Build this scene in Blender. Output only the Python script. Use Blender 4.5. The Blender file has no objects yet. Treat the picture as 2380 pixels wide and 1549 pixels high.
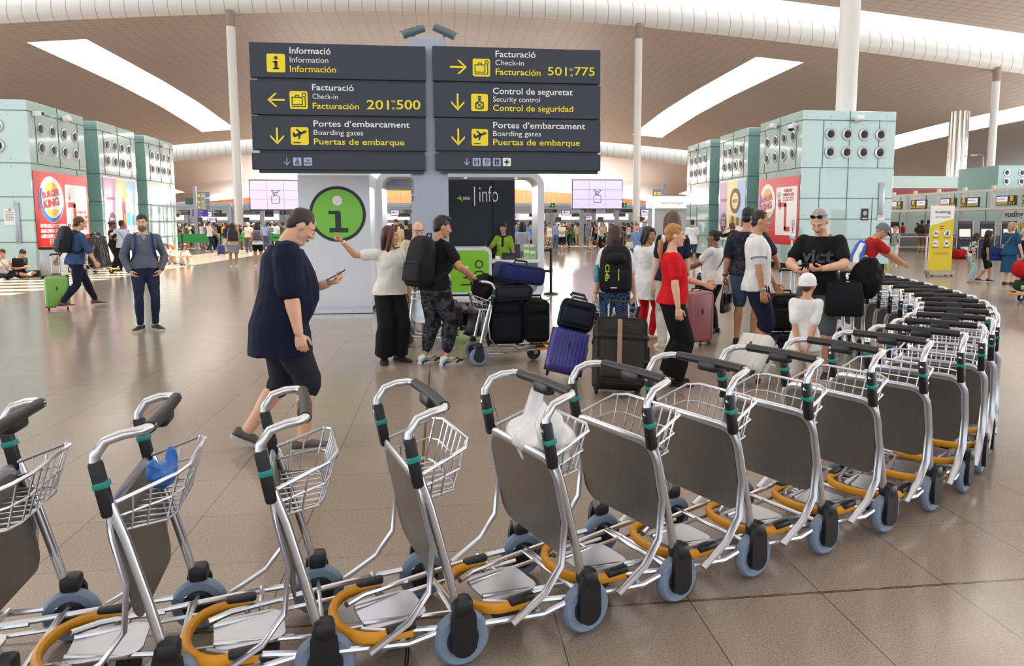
import bpy, bmesh, math, random
import numpy as np
from mathutils import Vector, Matrix, Euler, Quaternion
from math import sin, cos, pi, radians as R
random.seed(7); rng = np.random.default_rng(7)
SC = bpy.context.scene
COL = SC.collection

# ---------------------------------------------------------------- camera
# metres: X right, Y along the hall, Z up; the camera stands at the origin at eye level
CAM_F, CAM_PITCH, CAM_ROLL, CAM_YAW, CAM_H = 1671.97, .1069, -.0017, .1175, 1.6316
CAM_CX, CAM_CY, IMW, IMH = 1225.55, 699.04, 2380, 1549
cd = bpy.data.cameras.new('camera'); cam = bpy.data.objects.new('camera', cd); COL.objects.link(cam)
cd.sensor_fit = 'HORIZONTAL'; cd.sensor_width = 36; cd.lens = CAM_F * 36 / IMW
cd.shift_x = (IMW / 2 - CAM_CX) / IMW; cd.shift_y = (CAM_CY - IMH / 2) / IMW
cd.clip_end = 600; cd.clip_start = .05
cam.location = (0, 0, CAM_H)
_r = Vector((cos(CAM_YAW), -sin(CAM_YAW), 0)); _f0 = Vector((sin(CAM_YAW), cos(CAM_YAW), 0))
_f = _f0 * cos(CAM_PITCH) + Vector((0, 0, -sin(CAM_PITCH))); _u = _r.cross(_f)
_x = _r * cos(CAM_ROLL) + _u * sin(CAM_ROLL); _y = _u * cos(CAM_ROLL) - _r * sin(CAM_ROLL)
cam.rotation_euler = Matrix((_x, _y, -_f)).transposed().to_euler()
SC.camera = cam

def ray(px, py):
    return _x * ((px - CAM_CX) / CAM_F) - _y * ((py - CAM_CY) / CAM_F) + _f
def gp(px, py, z=0.0):                       # survey: the point of the level z seen at a pixel of the photograph
    r = ray(px, py); t = (z - CAM_H) / r.z
    return r.x * t, r.y * t
def ay(px, py, Y):                           # the point of the upright plane Y = const
    r = ray(px, py); t = Y / r.y
    return r.x * t, CAM_H + r.z * t
def ax(px, py, X):
    r = ray(px, py); t = X / r.x
    return r.y * t, CAM_H + r.z * t

# ---------------------------------------------------------------- world, light, exposure
SC.view_settings.view_transform = 'Standard'; SC.view_settings.look = 'None'
SC.view_settings.exposure = 0.0; SC.view_settings.gamma = 1.0
SC.cycles.use_denoising = True
SC.cycles.max_bounces = 8; SC.cycles.diffuse_bounces = 3; SC.cycles.glossy_bounces = 4
SC.cycles.sample_clamp_indirect = 6.0
SC.cycles.caustics_reflective = False; SC.cycles.caustics_refractive = False
wd = bpy.data.worlds.new('sky'); SC.world = wd; wd.use_nodes = True
wd.node_tree.nodes['Background'].inputs[0].default_value = (.86, .93, 1, 1)
wd.node_tree.nodes['Background'].inputs[1].default_value = 1.75
sd = bpy.data.lights.new('sun', 'SUN'); sun = bpy.data.objects.new('sun', sd); COL.objects.link(sun)
sd.energy = 24.0; sd.angle = R(.6); sd.color = (1, .93, .82)
SUN_DIR = Vector((-.28, -.12, -1)).normalized()
sun.rotation_euler = SUN_DIR.to_track_quat('-Z', 'Y').to_euler()
def area(name, loc, sx, sy, power, rot=(0, 0, 0), col=(1, 1, 1)):
    d = bpy.data.lights.new(name, 'AREA'); d.shape = 'RECTANGLE'; d.size = sx; d.size_y = sy; d.energy = power; d.color = col
    o = bpy.data.objects.new(name, d); COL.objects.link(o); o.location = loc; o.rotation_euler = rot
    return o
# lamp panel added below the foreground roof, then lamps under the rear roof lights
area('overhead_lamp', (0, 17, 16.6), 56, 44, 7000, col=(1, .97, .93))
for _X in (-20, 20):
    area('overhead_lamp', (_X, 130, 9.6), 5, 40, 15000, col=(1, .95, .9))
area('rear_window_daylight', (0, 159.4, 9.2), 140, 5.5, 110000, (R(97), 0, R(180)), (1, .95, .92))
# lamps added out of view for the glazed long sides, to lift the ceiling
for _s in (-1, 1):
    area('side_fill_lamp', (_s * 61, 22, 7.5), 84, 5, 15000, (R(90), 0, R(90) * _s), (.96, .98, 1))
# ---------------------------------------------------------------- materials
def lin(h):
    if isinstance(h, str):
        h = h.lstrip('#'); c = [int(h[i:i + 2], 16) / 255 for i in (0, 2, 4)]
    else: c = list(h)
    return tuple(x / 12.92 if x <= .04045 else ((x + .055) / 1.055) ** 2.4 for x in c) + (1,)
MATS = {}
class NT:
    def __init__(s, m):
        m.use_nodes = True; s.t = m.node_tree; s.n = s.t.nodes; s.l = s.t.links; s.b = s.n['Principled BSDF']
    def new(s, kind, **kw):
        o = s.n.new('ShaderNode' + kind)
        for k, v in kw.items(): setattr(o, k, v)
        return o
    def link(s, a, b): s.l.new(a, b)
    def val(s, sock, v): sock.default_value = v
    def math(s, op, a, b=None, c=None):
        n = s.new('Math', operation=op)
        for i, v in enumerate((a, b, c)):
            if v is None: continue
            if hasattr(v, 'is_output'): s.link(v, n.inputs[i])
            else: n.inputs[i].default_value = v
        return n.outputs[0]
    def mix(s, fac, a, b):
        n = s.new('Mix', data_type='RGBA')
        for sock, v in ((n.inputs[0], fac), (n.inputs[6], a), (n.inputs[7], b)):
            if hasattr(v, 'is_output'): s.link(v, sock)
            else: sock.default_value = v
        return n.outputs[2]
    def coord(s, which='Object'): return s.new('TexCoord').outputs[which]
    def noise(s, scale, detail=2, vec=None, rough=.5):
        n = s.new('TexNoise'); n.inputs['Scale'].default_value = scale; n.inputs['Detail'].default_value = detail
        n.inputs['Roughness'].default_value = rough
        s.link(vec if vec is not None else s.coord(), n.inputs['Vector']); return n.outputs['Fac']
    def ramp(s, fac, stops):
        n = s.new('ValToRGB'); e = n.color_ramp.elements
        while len(e) < len(stops): e.new(.5)
        for el, (p, c) in zip(e, stops): el.position = p; el.color = c
        s.link(fac, n.inputs[0]); return n.outputs[0]
    def bump(s, h, strength, dist=.01):
        n = s.new('Bump'); n.inputs['Strength'].default_value = strength; n.inputs['Distance'].default_value = dist
        s.link(h, n.inputs['Height']); s.link(n.outputs[0], s.b.inputs['Normal'])
def M(name, col='#808080', rough=.5, metal=0., var=.06, vs=18, bump=0., bs=60, emit=None, es=1., coat=0., alpha=1., trans=0., spec=.5):
    if name in MATS: return MATS[name]
    m = bpy.data.materials.new(name); MATS[name] = m; t = NT(m); c = lin(col)
    f = t.noise(vs, 3)
    lo = tuple(x * (1 - var) for x in c[:3]) + (1,); hi = tuple(min(1, x * (1 + var)) for x in c[:3]) + (1,)
    t.link(t.ramp(f, [(.3, lo), (.7, hi)]), t.b.inputs['Base Color'])
    b = t.b.inputs
    b['Roughness'].default_value = rough; b['Metallic'].default_value = metal; b['Coat Weight'].default_value = coat
    b['Alpha'].default_value = alpha; b['Transmission Weight'].default_value = trans
    b['Specular IOR Level'].default_value = spec
    if bump: t.bump(t.noise(bs, 3), bump, .004)
    if emit: b['Emission Color'].default_value = lin(emit); b['Emission Strength'].default_value = es
    return m
def cloth(name, col, rough=.85, var=.12, vs=9, bump=.35, bs=26):          # woven fabric with soft creases
    return M('cloth_' + name, col, rough, 0, var, vs, bump, bs, spec=.25)
def pattern(name, stops, scale=8, rough=.85, detail=2, kind='noise', rnd=1.):
    if name in MATS: return MATS[name]
    m = bpy.data.materials.new(name); MATS[name] = m; t = NT(m)
    if kind == 'noise': f = t.noise(scale, detail, rough=.6)
    elif kind == 'voronoi':
        n = t.new('TexVoronoi'); n.inputs['Scale'].default_value = scale; n.inputs['Randomness'].default_value = rnd
        t.link(t.coord(), n.inputs['Vector']); f = n.outputs['Distance']
    elif kind == 'cells':
        n = t.new('TexVoronoi'); n.inputs['Scale'].default_value = scale
        t.link(t.coord(), n.inputs['Vector']); f = t.math('FRACT', t.math('MULTIPLY', t.new('SeparateColor').outputs[0], 1.))
        sp = [x for x in t.n if x.bl_idname == 'ShaderNodeSeparateColor'][0]; t.link(n.outputs['Color'], sp.inputs[0]); f = sp.outputs[0]
    elif kind == 'rings':
        n = t.new('TexVoronoi'); n.inputs['Scale'].default_value = scale; n.inputs['Randomness'].default_value = .15
        t.link(t.coord(), n.inputs['Vector']); f = t.math('FRACT', t.math('MULTIPLY', n.outputs['Distance'], 3.2))
    elif kind == 'check':
        sp = t.new('SeparateXYZ'); t.link(t.coord(), sp.inputs[0])
        a = t.math('FRACT', t.math('MULTIPLY', sp.outputs[0], scale)); b = t.math('FRACT', t.math('MULTIPLY', sp.outputs[2], scale))
        c = t.math('FRACT', t.math('MULTIPLY', sp.outputs[1], scale))
        f = t.math('MAXIMUM', t.math('MAXIMUM', t.math('GREATER_THAN', a, .8), t.math('GREATER_THAN', b, .8)), t.math('GREATER_THAN', c, .8))
    r = t.ramp(f, [(p, lin(c)) for p, c in stops]); t.n[r.node.name].color_ramp.interpolation = 'CONSTANT' if kind in ('noise', 'rings', 'cells') else 'LINEAR'
    t.link(r, t.b.inputs['Base Color']); t.b.inputs['Roughness'].default_value = rough; t.b.inputs['Specular IOR Level'].default_value = .25
    t.bump(t.noise(30, 3), .3, .004)
    return m

# ---------------------------------------------------------------- objects
def tag(o, label=None, cat=None, group=None, kind=None):
    if label: o['label'] = label
    if cat: o['category'] = cat
    if group: o['group'] = group
    if kind: o['kind'] = kind
    return o
def empty(name, loc=(0, 0, 0), rz=0, label=None, cat=None, group=None):
    o = bpy.data.objects.new(name, None); COL.objects.link(o); o.location = loc; o.rotation_euler = (0, 0, rz); o.empty_display_size = .1
    return tag(o, label, cat, group)
def copy_tree(o, parent=None):
    c = o.copy(); COL.objects.link(c); c.parent = parent
    for ch in o.children: copy_tree(ch, c)
    return c

def frame(d, up=(0, 0, 1)):
    d = Vector(d).normalized(); up = Vector(up)
    if abs(d.dot(up.normalized())) > .97: up = Vector((0, 1, 0)) if abs(d.y) < .9 else Vector((1, 0, 0))
    s = d.cross(up).normalized(); return s, s.cross(d).normalized(), d
_rb = {}
class MB:
    def __init__(s): s.v = []; s.f = []; s.m = []; s.k = 0
    def mat(s, k): s.k = k; return s
    def add(s, vs, fs, T=None):
        n = len(s.v)
        s.v += [tuple(T @ Vector(p)) for p in vs] if T is not None else [tuple(p) for p in vs]
        s.f += [tuple(i + n for i in f) for f in fs]; s.m += [s.k] * len(fs); return s
    def box(s, c, size, rot=None, r=0., seg=2):
        key = (tuple(round(x, 4) for x in size), round(r, 4), seg)
        if key not in _rb:
            bm = bmesh.new(); bmesh.ops.create_cube(bm, size=1)
            bmesh.ops.scale(bm, vec=size, verts=bm.verts)
            if r > 0: bmesh.ops.bevel(bm, geom=bm.edges[:], offset=min(r, min(size) * .49), segments=seg, affect='EDGES', profile=.5)
            bm.verts.index_update()
            _rb[key] = ([tuple(v.co) for v in bm.verts], [tuple(v.index for v in f.verts) for f in bm.faces]); bm.free()
        vs, fs = _rb[key]
        T = Matrix.Translation(c)
        if rot is not None: T = T @ (rot.to_4x4() if isinstance(rot, Matrix) else Euler(rot).to_matrix().to_4x4())
        return s.add(vs, fs, T)
    def loft(s, rings, cap=True, closed=False):
        n = len(rings[0]); vs = [p for r in rings for p in r]; fs = []; m = len(rings)
        for i in range(m if closed else m - 1):
            a, b = i * n, ((i + 1) % m) * n
            for j in range(n):
                k = (j + 1) % n; fs.append((a + j, a + k, b + k, b + j))
        if cap and not closed: fs.append(tuple(range(n))[::-1]); fs.append(tuple(range((m - 1) * n, m * n)))
        return s.add(vs, fs)
    def tube(s, pts, r, seg=8, cap=True, closed=False, rb=None, up=(0, 0, 1), rnd=False):
        pts = [Vector(p) for p in pts]; n = len(pts); rings = []
        rs = r if isinstance(r, (list, tuple)) else [r] * n
        rbs = rs if rb is None else (rb if isinstance(rb, (list, tuple)) else [rb] * n)
        if rnd:                                             # rounded ends
            d0 = (pts[0] - pts[1]).normalized(); d1 = (pts[-1] - pts[-2]).normalized()
            a, b = rs[0], rs[-1]; rs = list(rs); rbs = list(rbs)
            pts = [pts[0] + d0 * a * .95, pts[0] + d0 * a * .65] + pts + [pts[-1] + d1 * b * .65, pts[-1] + d1 * b * .95]
            rs = [a * .3, a * .76] + rs + [b * .76, b * .3]; rbs = [rbs[0] * .3, rbs[0] * .76] + rbs + [rbs[-1] * .76, rbs[-1] * .3]; n = len(pts)
        pv = None
        for i, p in enumerate(pts):
            if closed: d = pts[(i + 1) % n] - pts[i - 1]
            else: d = (pts[min(i + 1, n - 1)] - pts[max(i - 1, 0)])
            d = d.normalized() if d.length > 1e-9 else Vector((0, 0, 1))
            if pv is None: sx, uy, _ = frame(d, up)
            else:
                sx = (pv - d * pv.dot(d)); sx = sx.normalized() if sx.length > 1e-6 else frame(d, up)[0]; uy = sx.cross(d)
            pv = sx
            rings.append([p + sx * (rs[i] * cos(2 * pi * j / seg)) + uy * (rbs[i] * sin(2 * pi * j / seg)) for j in range(seg)])
        return s.loft(rings, cap, closed)
    def ell(s, c, r, rot=None, nu=14, nv=9):
        vs = []; fs = []
        for i in range(1, nv):
            a = pi * i / nv
            for j in range(nu):
                b = 2 * pi * j / nu; vs.append((r[0] * sin(a) * cos(b), r[1] * sin(a) * sin(b), r[2] * cos(a)))
        for i in range(nv - 2):
            for j in range(nu):
                k = (j + 1) % nu; fs.append((i * nu + j, (i + 1) * nu + j, (i + 1) * nu + k, i * nu + k))
        t = len(vs); vs += [(0, 0, r[2]), (0, 0, -r[2])]
        for j in range(nu):
            k = (j + 1) % nu; fs.append((t, j, k)); fs.append((t + 1, (nv - 2) * nu + k, (nv - 2) * nu + j))
        T = Matrix.Translation(c)
        if rot is not None: T = T @ (rot.to_4x4() if isinstance(rot, Matrix) else Euler(rot).to_matrix().to_4x4())
        return s.add(vs, fs, T)
    def lathe(s, prof, c=(0, 0, 0), axis='Z', seg=24):
        rot = {'Z': Matrix.Identity(3), 'Y': Matrix.Rotation(-pi / 2, 3, 'X'), 'X': Matrix.Rotation(pi / 2, 3, 'Y')}[axis]
        rings = [[Vector(c) + rot @ Vector((r * cos(2 * pi * j / seg), r * sin(2 * pi * j / seg), z)) for j in range(seg)] for r, z in prof]
        return s.loft(rings)
    def prism(s, poly, d, T=None):                          # polygon in local XY extruded along local Z by d
        n = len(poly); vs = [(x, y, 0) for x, y in poly] + [(x, y, d) for x, y in poly]
        fs = [tuple(range(n))[::-1], tuple(range(n, 2 * n))] + [(i, (i + 1) % n, n + (i + 1) % n, n + i) for i in range(n)]
        return s.add(vs, fs, T)
    def quad(s, a, b, c, d): return s.add([a, b, c, d], [(0, 1, 2, 3)])
    def build(s, name, mats, parent=None, smooth=True, angle=.7, loc=None):
        me = bpy.data.meshes.new(name); me.from_pydata(s.v, [], s.f)
        if not isinstance(mats, (list, tuple)): mats = [mats]
        for m in mats: me.materials.append(m)
        if len(mats) > 1: me.polygons.foreach_set('material_index', s.m)
        me.update()
        if smooth:
            me.polygons.foreach_set('use_smooth', [True] * len(me.polygons)); me.set_sharp_from_angle(angle=angle)
        o = bpy.data.objects.new(name, me); COL.objects.link(o); o.parent = parent
        if loc is not None: o.location = loc
        return o
def circ(r, n=24, cx=0, cy=0, a0=0, a1=2 * pi, ry=None):
    full = abs(a1 - a0) > 6.28; k = n if full else n + 1
    return [(cx + r * cos(a0 + (a1 - a0) * i / n), cy + (ry or r) * sin(a0 + (a1 - a0) * i / n)) for i in range(k)]
def rrect(x0, y0, x1, y1, r, n=5):
    out = []
    for cx, cy, a in ((x1 - r, y1 - r, 0), (x0 + r, y1 - r, 90), (x0 + r, y0 + r, 180), (x1 - r, y0 + r, 270)):
        out += [(cx + r * cos(R(a + 90 * i / n)), cy + r * sin(R(a + 90 * i / n))) for i in range(n + 1)]
    return out

# ---------------------------------------------------------------- lettering (built-in font turned into flat solids)
_tx = {}
def text_geo(t, bold=0.):
    key = (t, bold)
    if key not in _tx:
        c = bpy.data.curves.new('lettering', 'FONT'); c.body = t; c.size = 1; c.offset = bold; c.resolution_u = 3; c.fill_mode = 'FRONT'
        o = bpy.data.objects.new('lettering', c); me = o.to_mesh()
        vs = [tuple(v.co) for v in me.vertices]; fs = [tuple(p.vertices) for p in me.polygons]
        o.to_mesh_clear(); bpy.data.objects.remove(o); bpy.data.curves.remove(c)
        xs = [v[0] for v in vs] or [0]; _tx[key] = (vs, fs, min(xs), max(xs))
    return _tx[key]
CAP = .7                                                     # cap height of the built-in font at size 1
class Sheet:
    """flat marks on a plane: P(u, v) metres -> world, each layer a little further off the plane"""
    def __init__(s, o, ux, uy, lift=.004):
        s.o = Vector(o); s.ux = Vector(ux).normalized(); s.uy = Vector(uy).normalized(); s.n = s.ux.cross(s.uy); s.lift = lift; s.mb = {}
    def _T(s, lay): 
        T = Matrix((s.ux, s.uy, s.n)).transposed().to_4x4(); T.translation = s.o + s.n * s.lift * lay; return T
    def _mb(s, k): return s.mb.setdefault(k, MB())
    def poly(s, pts, k, lay=1): s._mb(k).add([(x, y, 0) for x, y in pts], [tuple(range(len(pts)))], s._T(lay)); return s
    def rect(s, x0, y0, x1, y1, k, lay=1, r=0): return s.poly(rrect(x0, y0, x1, y1, r) if r else [(x0, y0), (x1, y0), (x1, y1), (x0, y1)], k, lay)
    def ring(s, outer, inner, k, lay=1):
        n = len(outer); s._mb(k).add([(x, y, 0) for x, y in outer + inner], [(i, (i + 1) % n, n + (i + 1) % n, n + i) for i in range(n)], s._T(lay)); return s
    def band(s, outer, inner, k, lay=1):
        n = len(outer); s._mb(k).add([(x, y, 0) for x, y in outer + inner], [(i, i + 1, n + i + 1, n + i) for i in range(n - 1)], s._T(lay)); return s
    def line(s, pts, w, k, lay=1, closed=False):
        n = len(pts)
        for i in range(n if closed else n - 1):
            a = Vector(pts[i]); b = Vector(pts[(i + 1) % n]); d = (b - a); q = Vector((-d.y, d.x)).normalized() * w / 2; e = d.normalized() * w * .25
            s.poly([tuple(a - e + q * -1), tuple(b + e - q), tuple(b + e + q), tuple(a - e + q)], k, lay)
        return s
    def text(s, t, x, y, h, k, w=None, bold=0., lay=1, align='l', rot=0):        # baseline at y, cap height h, optional width w
        vs, fs, x0, x1 = text_geo(t, bold); sc = h / CAP; sx = w / (x1 - x0) if w else sc
        W = (x1 - x0) * sx; dx = {'l': 0, 'c': -W / 2, 'r': -W}[align]
        T = s._T(lay) @ Matrix.Translation((x, y, 0)) @ Matrix.Rotation(rot, 4, 'Z')
        s._mb(k).add([((v[0] - x0) * sx + dx, v[1] * sc, 0) for v in vs], fs, T); return s
    def build(s, parent, mats, names=None):
        out = []
        for k, mb in s.mb.items():
            out.append(mb.build((names or {}).get(k, 'lettering'), mats[k], parent, smooth=False))
        return out
# ================================================================ the setting: floor, roof, columns, back wall
def struct(o, kind='structure'): o['kind'] = kind; return o
def floor_material():
    m = bpy.data.materials.new('polished_granite'); t = NT(m); co = t.coord()
    sp = t.new('SeparateXYZ'); t.link(co, sp.inputs[0])
    tx = t.math('DIVIDE', t.math('ADD', sp.outputs[0], .1543 + 60), .6); ty = t.math('DIVIDE', t.math('SUBTRACT', sp.outputs[1], 2.8628 - 60), .6)
    def joint(v, w): return t.math('LESS_THAN', t.math('ABSOLUTE', t.math('SUBTRACT', t.math('FRACT', t.math('ADD', v, .5)), .5)), w)
    jt = t.math('MAXIMUM', joint(tx, .0036), t.math('MULTIPLY', joint(ty, .0036), .6))
    def one(v, at, w): return t.math('LESS_THAN', t.math('ABSOLUTE', t.math('SUBTRACT', v, at)), w)
    br = t.math('MAXIMUM', one(tx, 100, .013), one(ty, 100, .013)); br2 = t.math('MAXIMUM', one(tx, 100, .005), one(ty, 100, .005))
    cm = t.new('CombineXYZ'); t.link(t.math('FLOOR', tx), cm.inputs[0]); t.link(t.math('FLOOR', ty), cm.inputs[1])
    wn = t.new('TexWhiteNoise'); t.link(cm.outputs[0], wn.inputs[0])
    g1 = t.noise(260, 4, co, .7); g2 = t.noise(110, 4, co, .65); g3 = t.noise(.35, 2, co)
    base = t.ramp(g1, [(.36, lin('#4e4640')), (.46, lin('#93887e')), (.54, lin('#bab0a5')), (.66, lin('#d6cdc2'))])
    sp2 = t.ramp(g2, [(.38, lin('#63574f')), (.47, lin('#ada196')), (.6, lin('#c6bbb0'))])
    c = t.mix(.42, base, sp2)
    tone = t.ramp(wn.outputs[0], [(0, lin('#d2cac1')), (.5, lin('#dbd3c8')), (1, lin('#e0d4c8'))])
    mx = t.new('Mix', data_type='RGBA', blend_type='MULTIPLY'); mx.inputs[0].default_value = .8
    t.link(c, mx.inputs[6]); t.link(tone, mx.inputs[7]); c = mx.outputs[2]
    c = t.mix(t.math('MULTIPLY', t.math('SUBTRACT', g3, .35), .35), c, lin('#a79d93'))
    c = t.mix(jt, c, lin('#4a3d35')); c = t.mix(br, c, lin('#2c2019')); c = t.mix(br2, c, lin('#8a6a3c'))
    t.link(c, t.b.inputs['Base Color'])
    t.link(t.math('ADD', t.math('MULTIPLY', t.noise(6, 3, co), .10), .13), t.b.inputs['Roughness'])
    t.b.inputs['Specular IOR Level'].default_value = .42
    return m
mb = MB(); mb.add([(-80, -25, 0), (80, -25, 0), (80, 170, 0), (-80, 170, 0)], [(0, 1, 2, 3)])
FLOOR = struct(mb.build('floor', floor_material(), smooth=False))

def ceil_material(name, col, sx, sy, line, along=1):
    m = bpy.data.materials.new(name); t = NT(m); sp = t.new('SeparateXYZ'); t.link(t.coord(), sp.inputs[0])
    def ln(o, s, w): return t.math('LESS_THAN', t.math('FRACT', t.math('DIVIDE', t.math('ADD', o, 300), s)), w / s)
    j = t.math('MAXIMUM', ln(sp.outputs[0], sx, line), ln(sp.outputs[along], sy, line)); c = lin(col)
    c2 = tuple(x * .94 for x in c[:3]) + (1,)
    t.link(t.mix(t.math('MULTIPLY', j, .55), t.mix(t.noise(.5, 3), c, c2), lin('#5d4a40')), t.b.inputs['Base Color'])
    t.b.inputs['Roughness'].default_value = .42
    return m
CM = ceil_material('roof_slats', '#ccb8aa', .95, .62, .05)
CMF = ceil_material('roof_fascia', '#d5d0c9', .95, 40, .06)
def zc(X): return 17.05 - .0105 * abs(X) ** 1.5
def drop(d):                                                   # how far a bay of the roof dips, d metres beyond its near edge
    return float(np.interp(d, [-5, 0, 4, 12, 20, 30, 42, 50, 60], [0, 0, .12, .2, .32, .7, 1.6, 2.4, 3.2]))
glow = M('roof_light_diffuser', '#ffffff', .4, emit='#fffaf2', es=1.7)
def glow_grid():
    m = bpy.data.materials.new('roof_light_grid'); t = NT(m); sp = t.new('SeparateXYZ'); t.link(t.coord(), sp.inputs[0])
    def ln(o, s, w): return t.math('LESS_THAN', t.math('FRACT', t.math('DIVIDE', t.math('ADD', o, 300), s)), w / s)
    j = t.math('MAXIMUM', ln(sp.outputs[0], .95, .07), ln(sp.outputs[1], .62, .05))
    c = t.mix(j, lin('#fffaf0'), lin('#b9b0a4')); t.link(c, t.b.inputs['Base Color']); t.link(c, t.b.inputs['Emission Color'])
    t.b.inputs['Emission Strength'].default_value = 3.0
    return m
GG = glow_grid()
XS = np.linspace(-80, 80, 81)
def bay(name, Y0, dz, length, slots, n=40, seam=1.8, gap=.45):
    """one curved bay of the roof: bull-nosed fascia at Y0, soffit running back, long roof lights let into it"""
    ys = np.linspace(0, length, n); mb = MB(); mg = MB()
    xs = sorted(set(list(np.round(XS, 3)) + [s + d for s, w, a, b in slots for d in (-w / 2, w / 2)]))
    yy = sorted(set(list(np.round(ys, 3)) + [v for s in slots for v in (s[2], s[3])]))
    idx = {}; V = []
    for i, x in enumerate(xs):
        for j, y in enumerate(yy): idx[i, j] = len(V); V.append((x, Y0 + y, zc(x) + dz - drop(y)))
    F = []; G = []
    for i in range(len(xs) - 1):
        for j in range(len(yy) - 1):
            cx, cy = (xs[i] + xs[i + 1]) / 2, (yy[j] + yy[j + 1]) / 2
            hole = any(abs(cx - s) < w / 2 and a < cy < b for s, w, a, b in slots)
            (G if hole else F).append((idx[i, j], idx[i, j + 1], idx[i + 1, j + 1], idx[i + 1, j]))
    mb.add(V, F); ob = struct(mb.build('ceiling', CM, angle=1.2))
    if G: mg.add(V, G); mg.build('skylight_panel', GG, ob)
    mf = MB(); prof = [(0, 0), (-.28, .25), (-.42, .7), (-.36, 1.2), (-.05, seam)]
    P = [[(x, Y0 + a, zc(x) + dz + b) for a, b in prof] for x in xs]; vs = [p for r in P for p in r]; k = len(prof)
    mf.add(vs, [(i * k + j, i * k + j + 1, (i + 1) * k + j + 1, (i + 1) * k + j) for i in range(len(xs) - 1) for j in range(k - 1)])
    mf.build('fascia', CMF, ob, angle=1.2)
    ms = MB(); vs = []
    for x in xs: vs += [(x, Y0 - .05, zc(x) + dz + seam), (x, Y0 - .9, zc(x) + dz + seam + gap)]
    ms.add(vs, [(2 * i, 2 * i + 1, 2 * i + 3, 2 * i + 2) for i in range(len(xs) - 1)]); ms.build('clerestory_glazing', glow, ob)
    return ob
SUNSLOT = (-3.9, 5.2, 0, 0)
bay('ceiling', 55, 0, 50, [(-28.5, 4.2, 4.5, 44), (28.5, 4.2, 4.5, 44), (57, 4.4, 5, 46), (-57, 4.4, 5, 46)])
bay('ceiling', 108, -4.2, 56, [(-22, 5, 3, 40), (22, 5, 3, 40), (-52, 5, 3, 40), (52, 5, 3, 40)])
# bay over the foreground; an unseen slot and blades are added to stripe the floor with sun
def near_bay():
    mb = MB(); mg = MB(); dz = 4.55; Y0 = 2.
    xs = sorted(set(list(np.round(XS, 3)) + [-31, -26, 26, 31, -7.5, -4.0])); yy = sorted(set(list(np.round(np.linspace(-30, 52.2, 50), 3)) + [4, 47, 18.6, 50.]))
    V = [(x, y, zc(x) + dz - drop(y - Y0)) for x in xs for y in yy]; n = len(yy); F = []; G = []
    for i in range(len(xs) - 1):
        for j in range(n - 1):
            cx, cy = (xs[i] + xs[i + 1]) / 2, (yy[j] + yy[j + 1]) / 2
            q = (i * n + j, i * n + j + 1, (i + 1) * n + j + 1, (i + 1) * n + j)
            if 26 < abs(cx) < 31 and 4 < cy < 47: G.append(q)
            elif -7.5 < cx < -4.0 and 18.6 < cy < 50: pass
            else: F.append(q)
    mb.add(V, F); ob = struct(mb.build('ceiling', CM, angle=1.2)); mg.add(V, G); mg.build('skylight_panel', GG, ob)
    ml = MB(); y = 18.9
    while y < 50:
        z = zc(-5.7) + dz - drop(y - Y0); ml.box((-5.75, y, z + .1), (3.6, .5 if y < 30 else .3, .05), (0, 0, .12)); y += 1.1 if y < 30 else .9
    ml.build('sun_stripe_blades', M('stripe_blade_white', '#d8d4cc', .5), ob)
near_bay()
# columns
colm = M('column_white', '#d9d6d0', .35, var=.03); colcap = M('column_head', '#8f7f72', .6)
def column(X, Y, r, z1, m=colm, z0=0):
    mb = MB(); mb.lathe([(r, z0), (r, z1 - .9)], (X, Y, 0), seg=28); o = mb.build('column', m)
    struct(o); mb = MB(); mb.lathe([(r * .93, z1 - .9), (r * 1.05, z1 - .1), (r * 1.1, z1 + .2)], (X, Y, 0), seg=28); mb.build('column_head', colcap, o)
    return o
column(-14.7, 55, .31, zc(14.7)); column(15.04, 55, .28, zc(15)); column(44.8, 55, .29, zc(44.8))
column(14.3, 24.6, .34, 20.5, z0=5.42)
column(-42, 55, .3, zc(42))
mb = MB(); CXs = ay(2225, 350, 57)[0]
for k in range(9): a = k * 2 * pi / 9; mb.lathe([(.2, 3.9), (.2, 10.9)], (CXs + .55 * cos(a), 57 + .55 * sin(a), 0), seg=10)
struct(mb.build('column', M('polished_steel', '#cfcac2', .12, 1.)))
# back of the hall: timber-clad curved wall with windows above, open to the daylight
def zw(X): return 9.8 - .01 * abs(X) ** 1.5
tim = bpy.data.materials.new('timber_cladding'); t = NT(tim); sp = t.new('SeparateXYZ'); t.link(t.coord(), sp.inputs[0])
ln = t.math('LESS_THAN', t.math('FRACT', t.math('DIVIDE', sp.outputs[0], 1.1)), .06)
t.link(t.mix(ln, t.ramp(t.noise(3, 3), [(.3, lin('#b77a52')), (.7, lin('#cb9066'))]), lin('#8e5a3a')), t.b.inputs['Base Color']); t.b.inputs['Roughness'].default_value = .6
mb = MB(); vs = []
for x in XS: vs += [(x, 160, 4.6), (x, 160, zw(x)), (x, 160.3, 4.6), (x, 160.3, zw(x))]
mb.add(vs, [f for i in range(80) for f in ((4 * i, 4 * i + 4, 4 * i + 5, 4 * i + 1), (4 * i + 1, 4 * i + 5, 4 * i + 7, 4 * i + 3))])
WB = struct(mb.build('wall_back', tim, smooth=False))
mb = MB(); mb.box((0, 161, 2.3), (160, .3, 4.6)); mb.build('lower_wall', M('grey_partition', '#b9bcc0', .6), WB)
mb = MB()
for x in range(-76, 80, 4): mb.box((x, 160.2, 9.2), (.12, .12, 5.5))
wn = struct(mb.build('window_1', M('mullion', '#c9c9c6', .5)))
mb = MB(); mb.add([(-80, 161.5, 4), (80, 161.5, 4), (80, 161.5, 13.5), (-80, 161.5, 13.5)], [(0, 1, 2, 3)])
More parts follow.
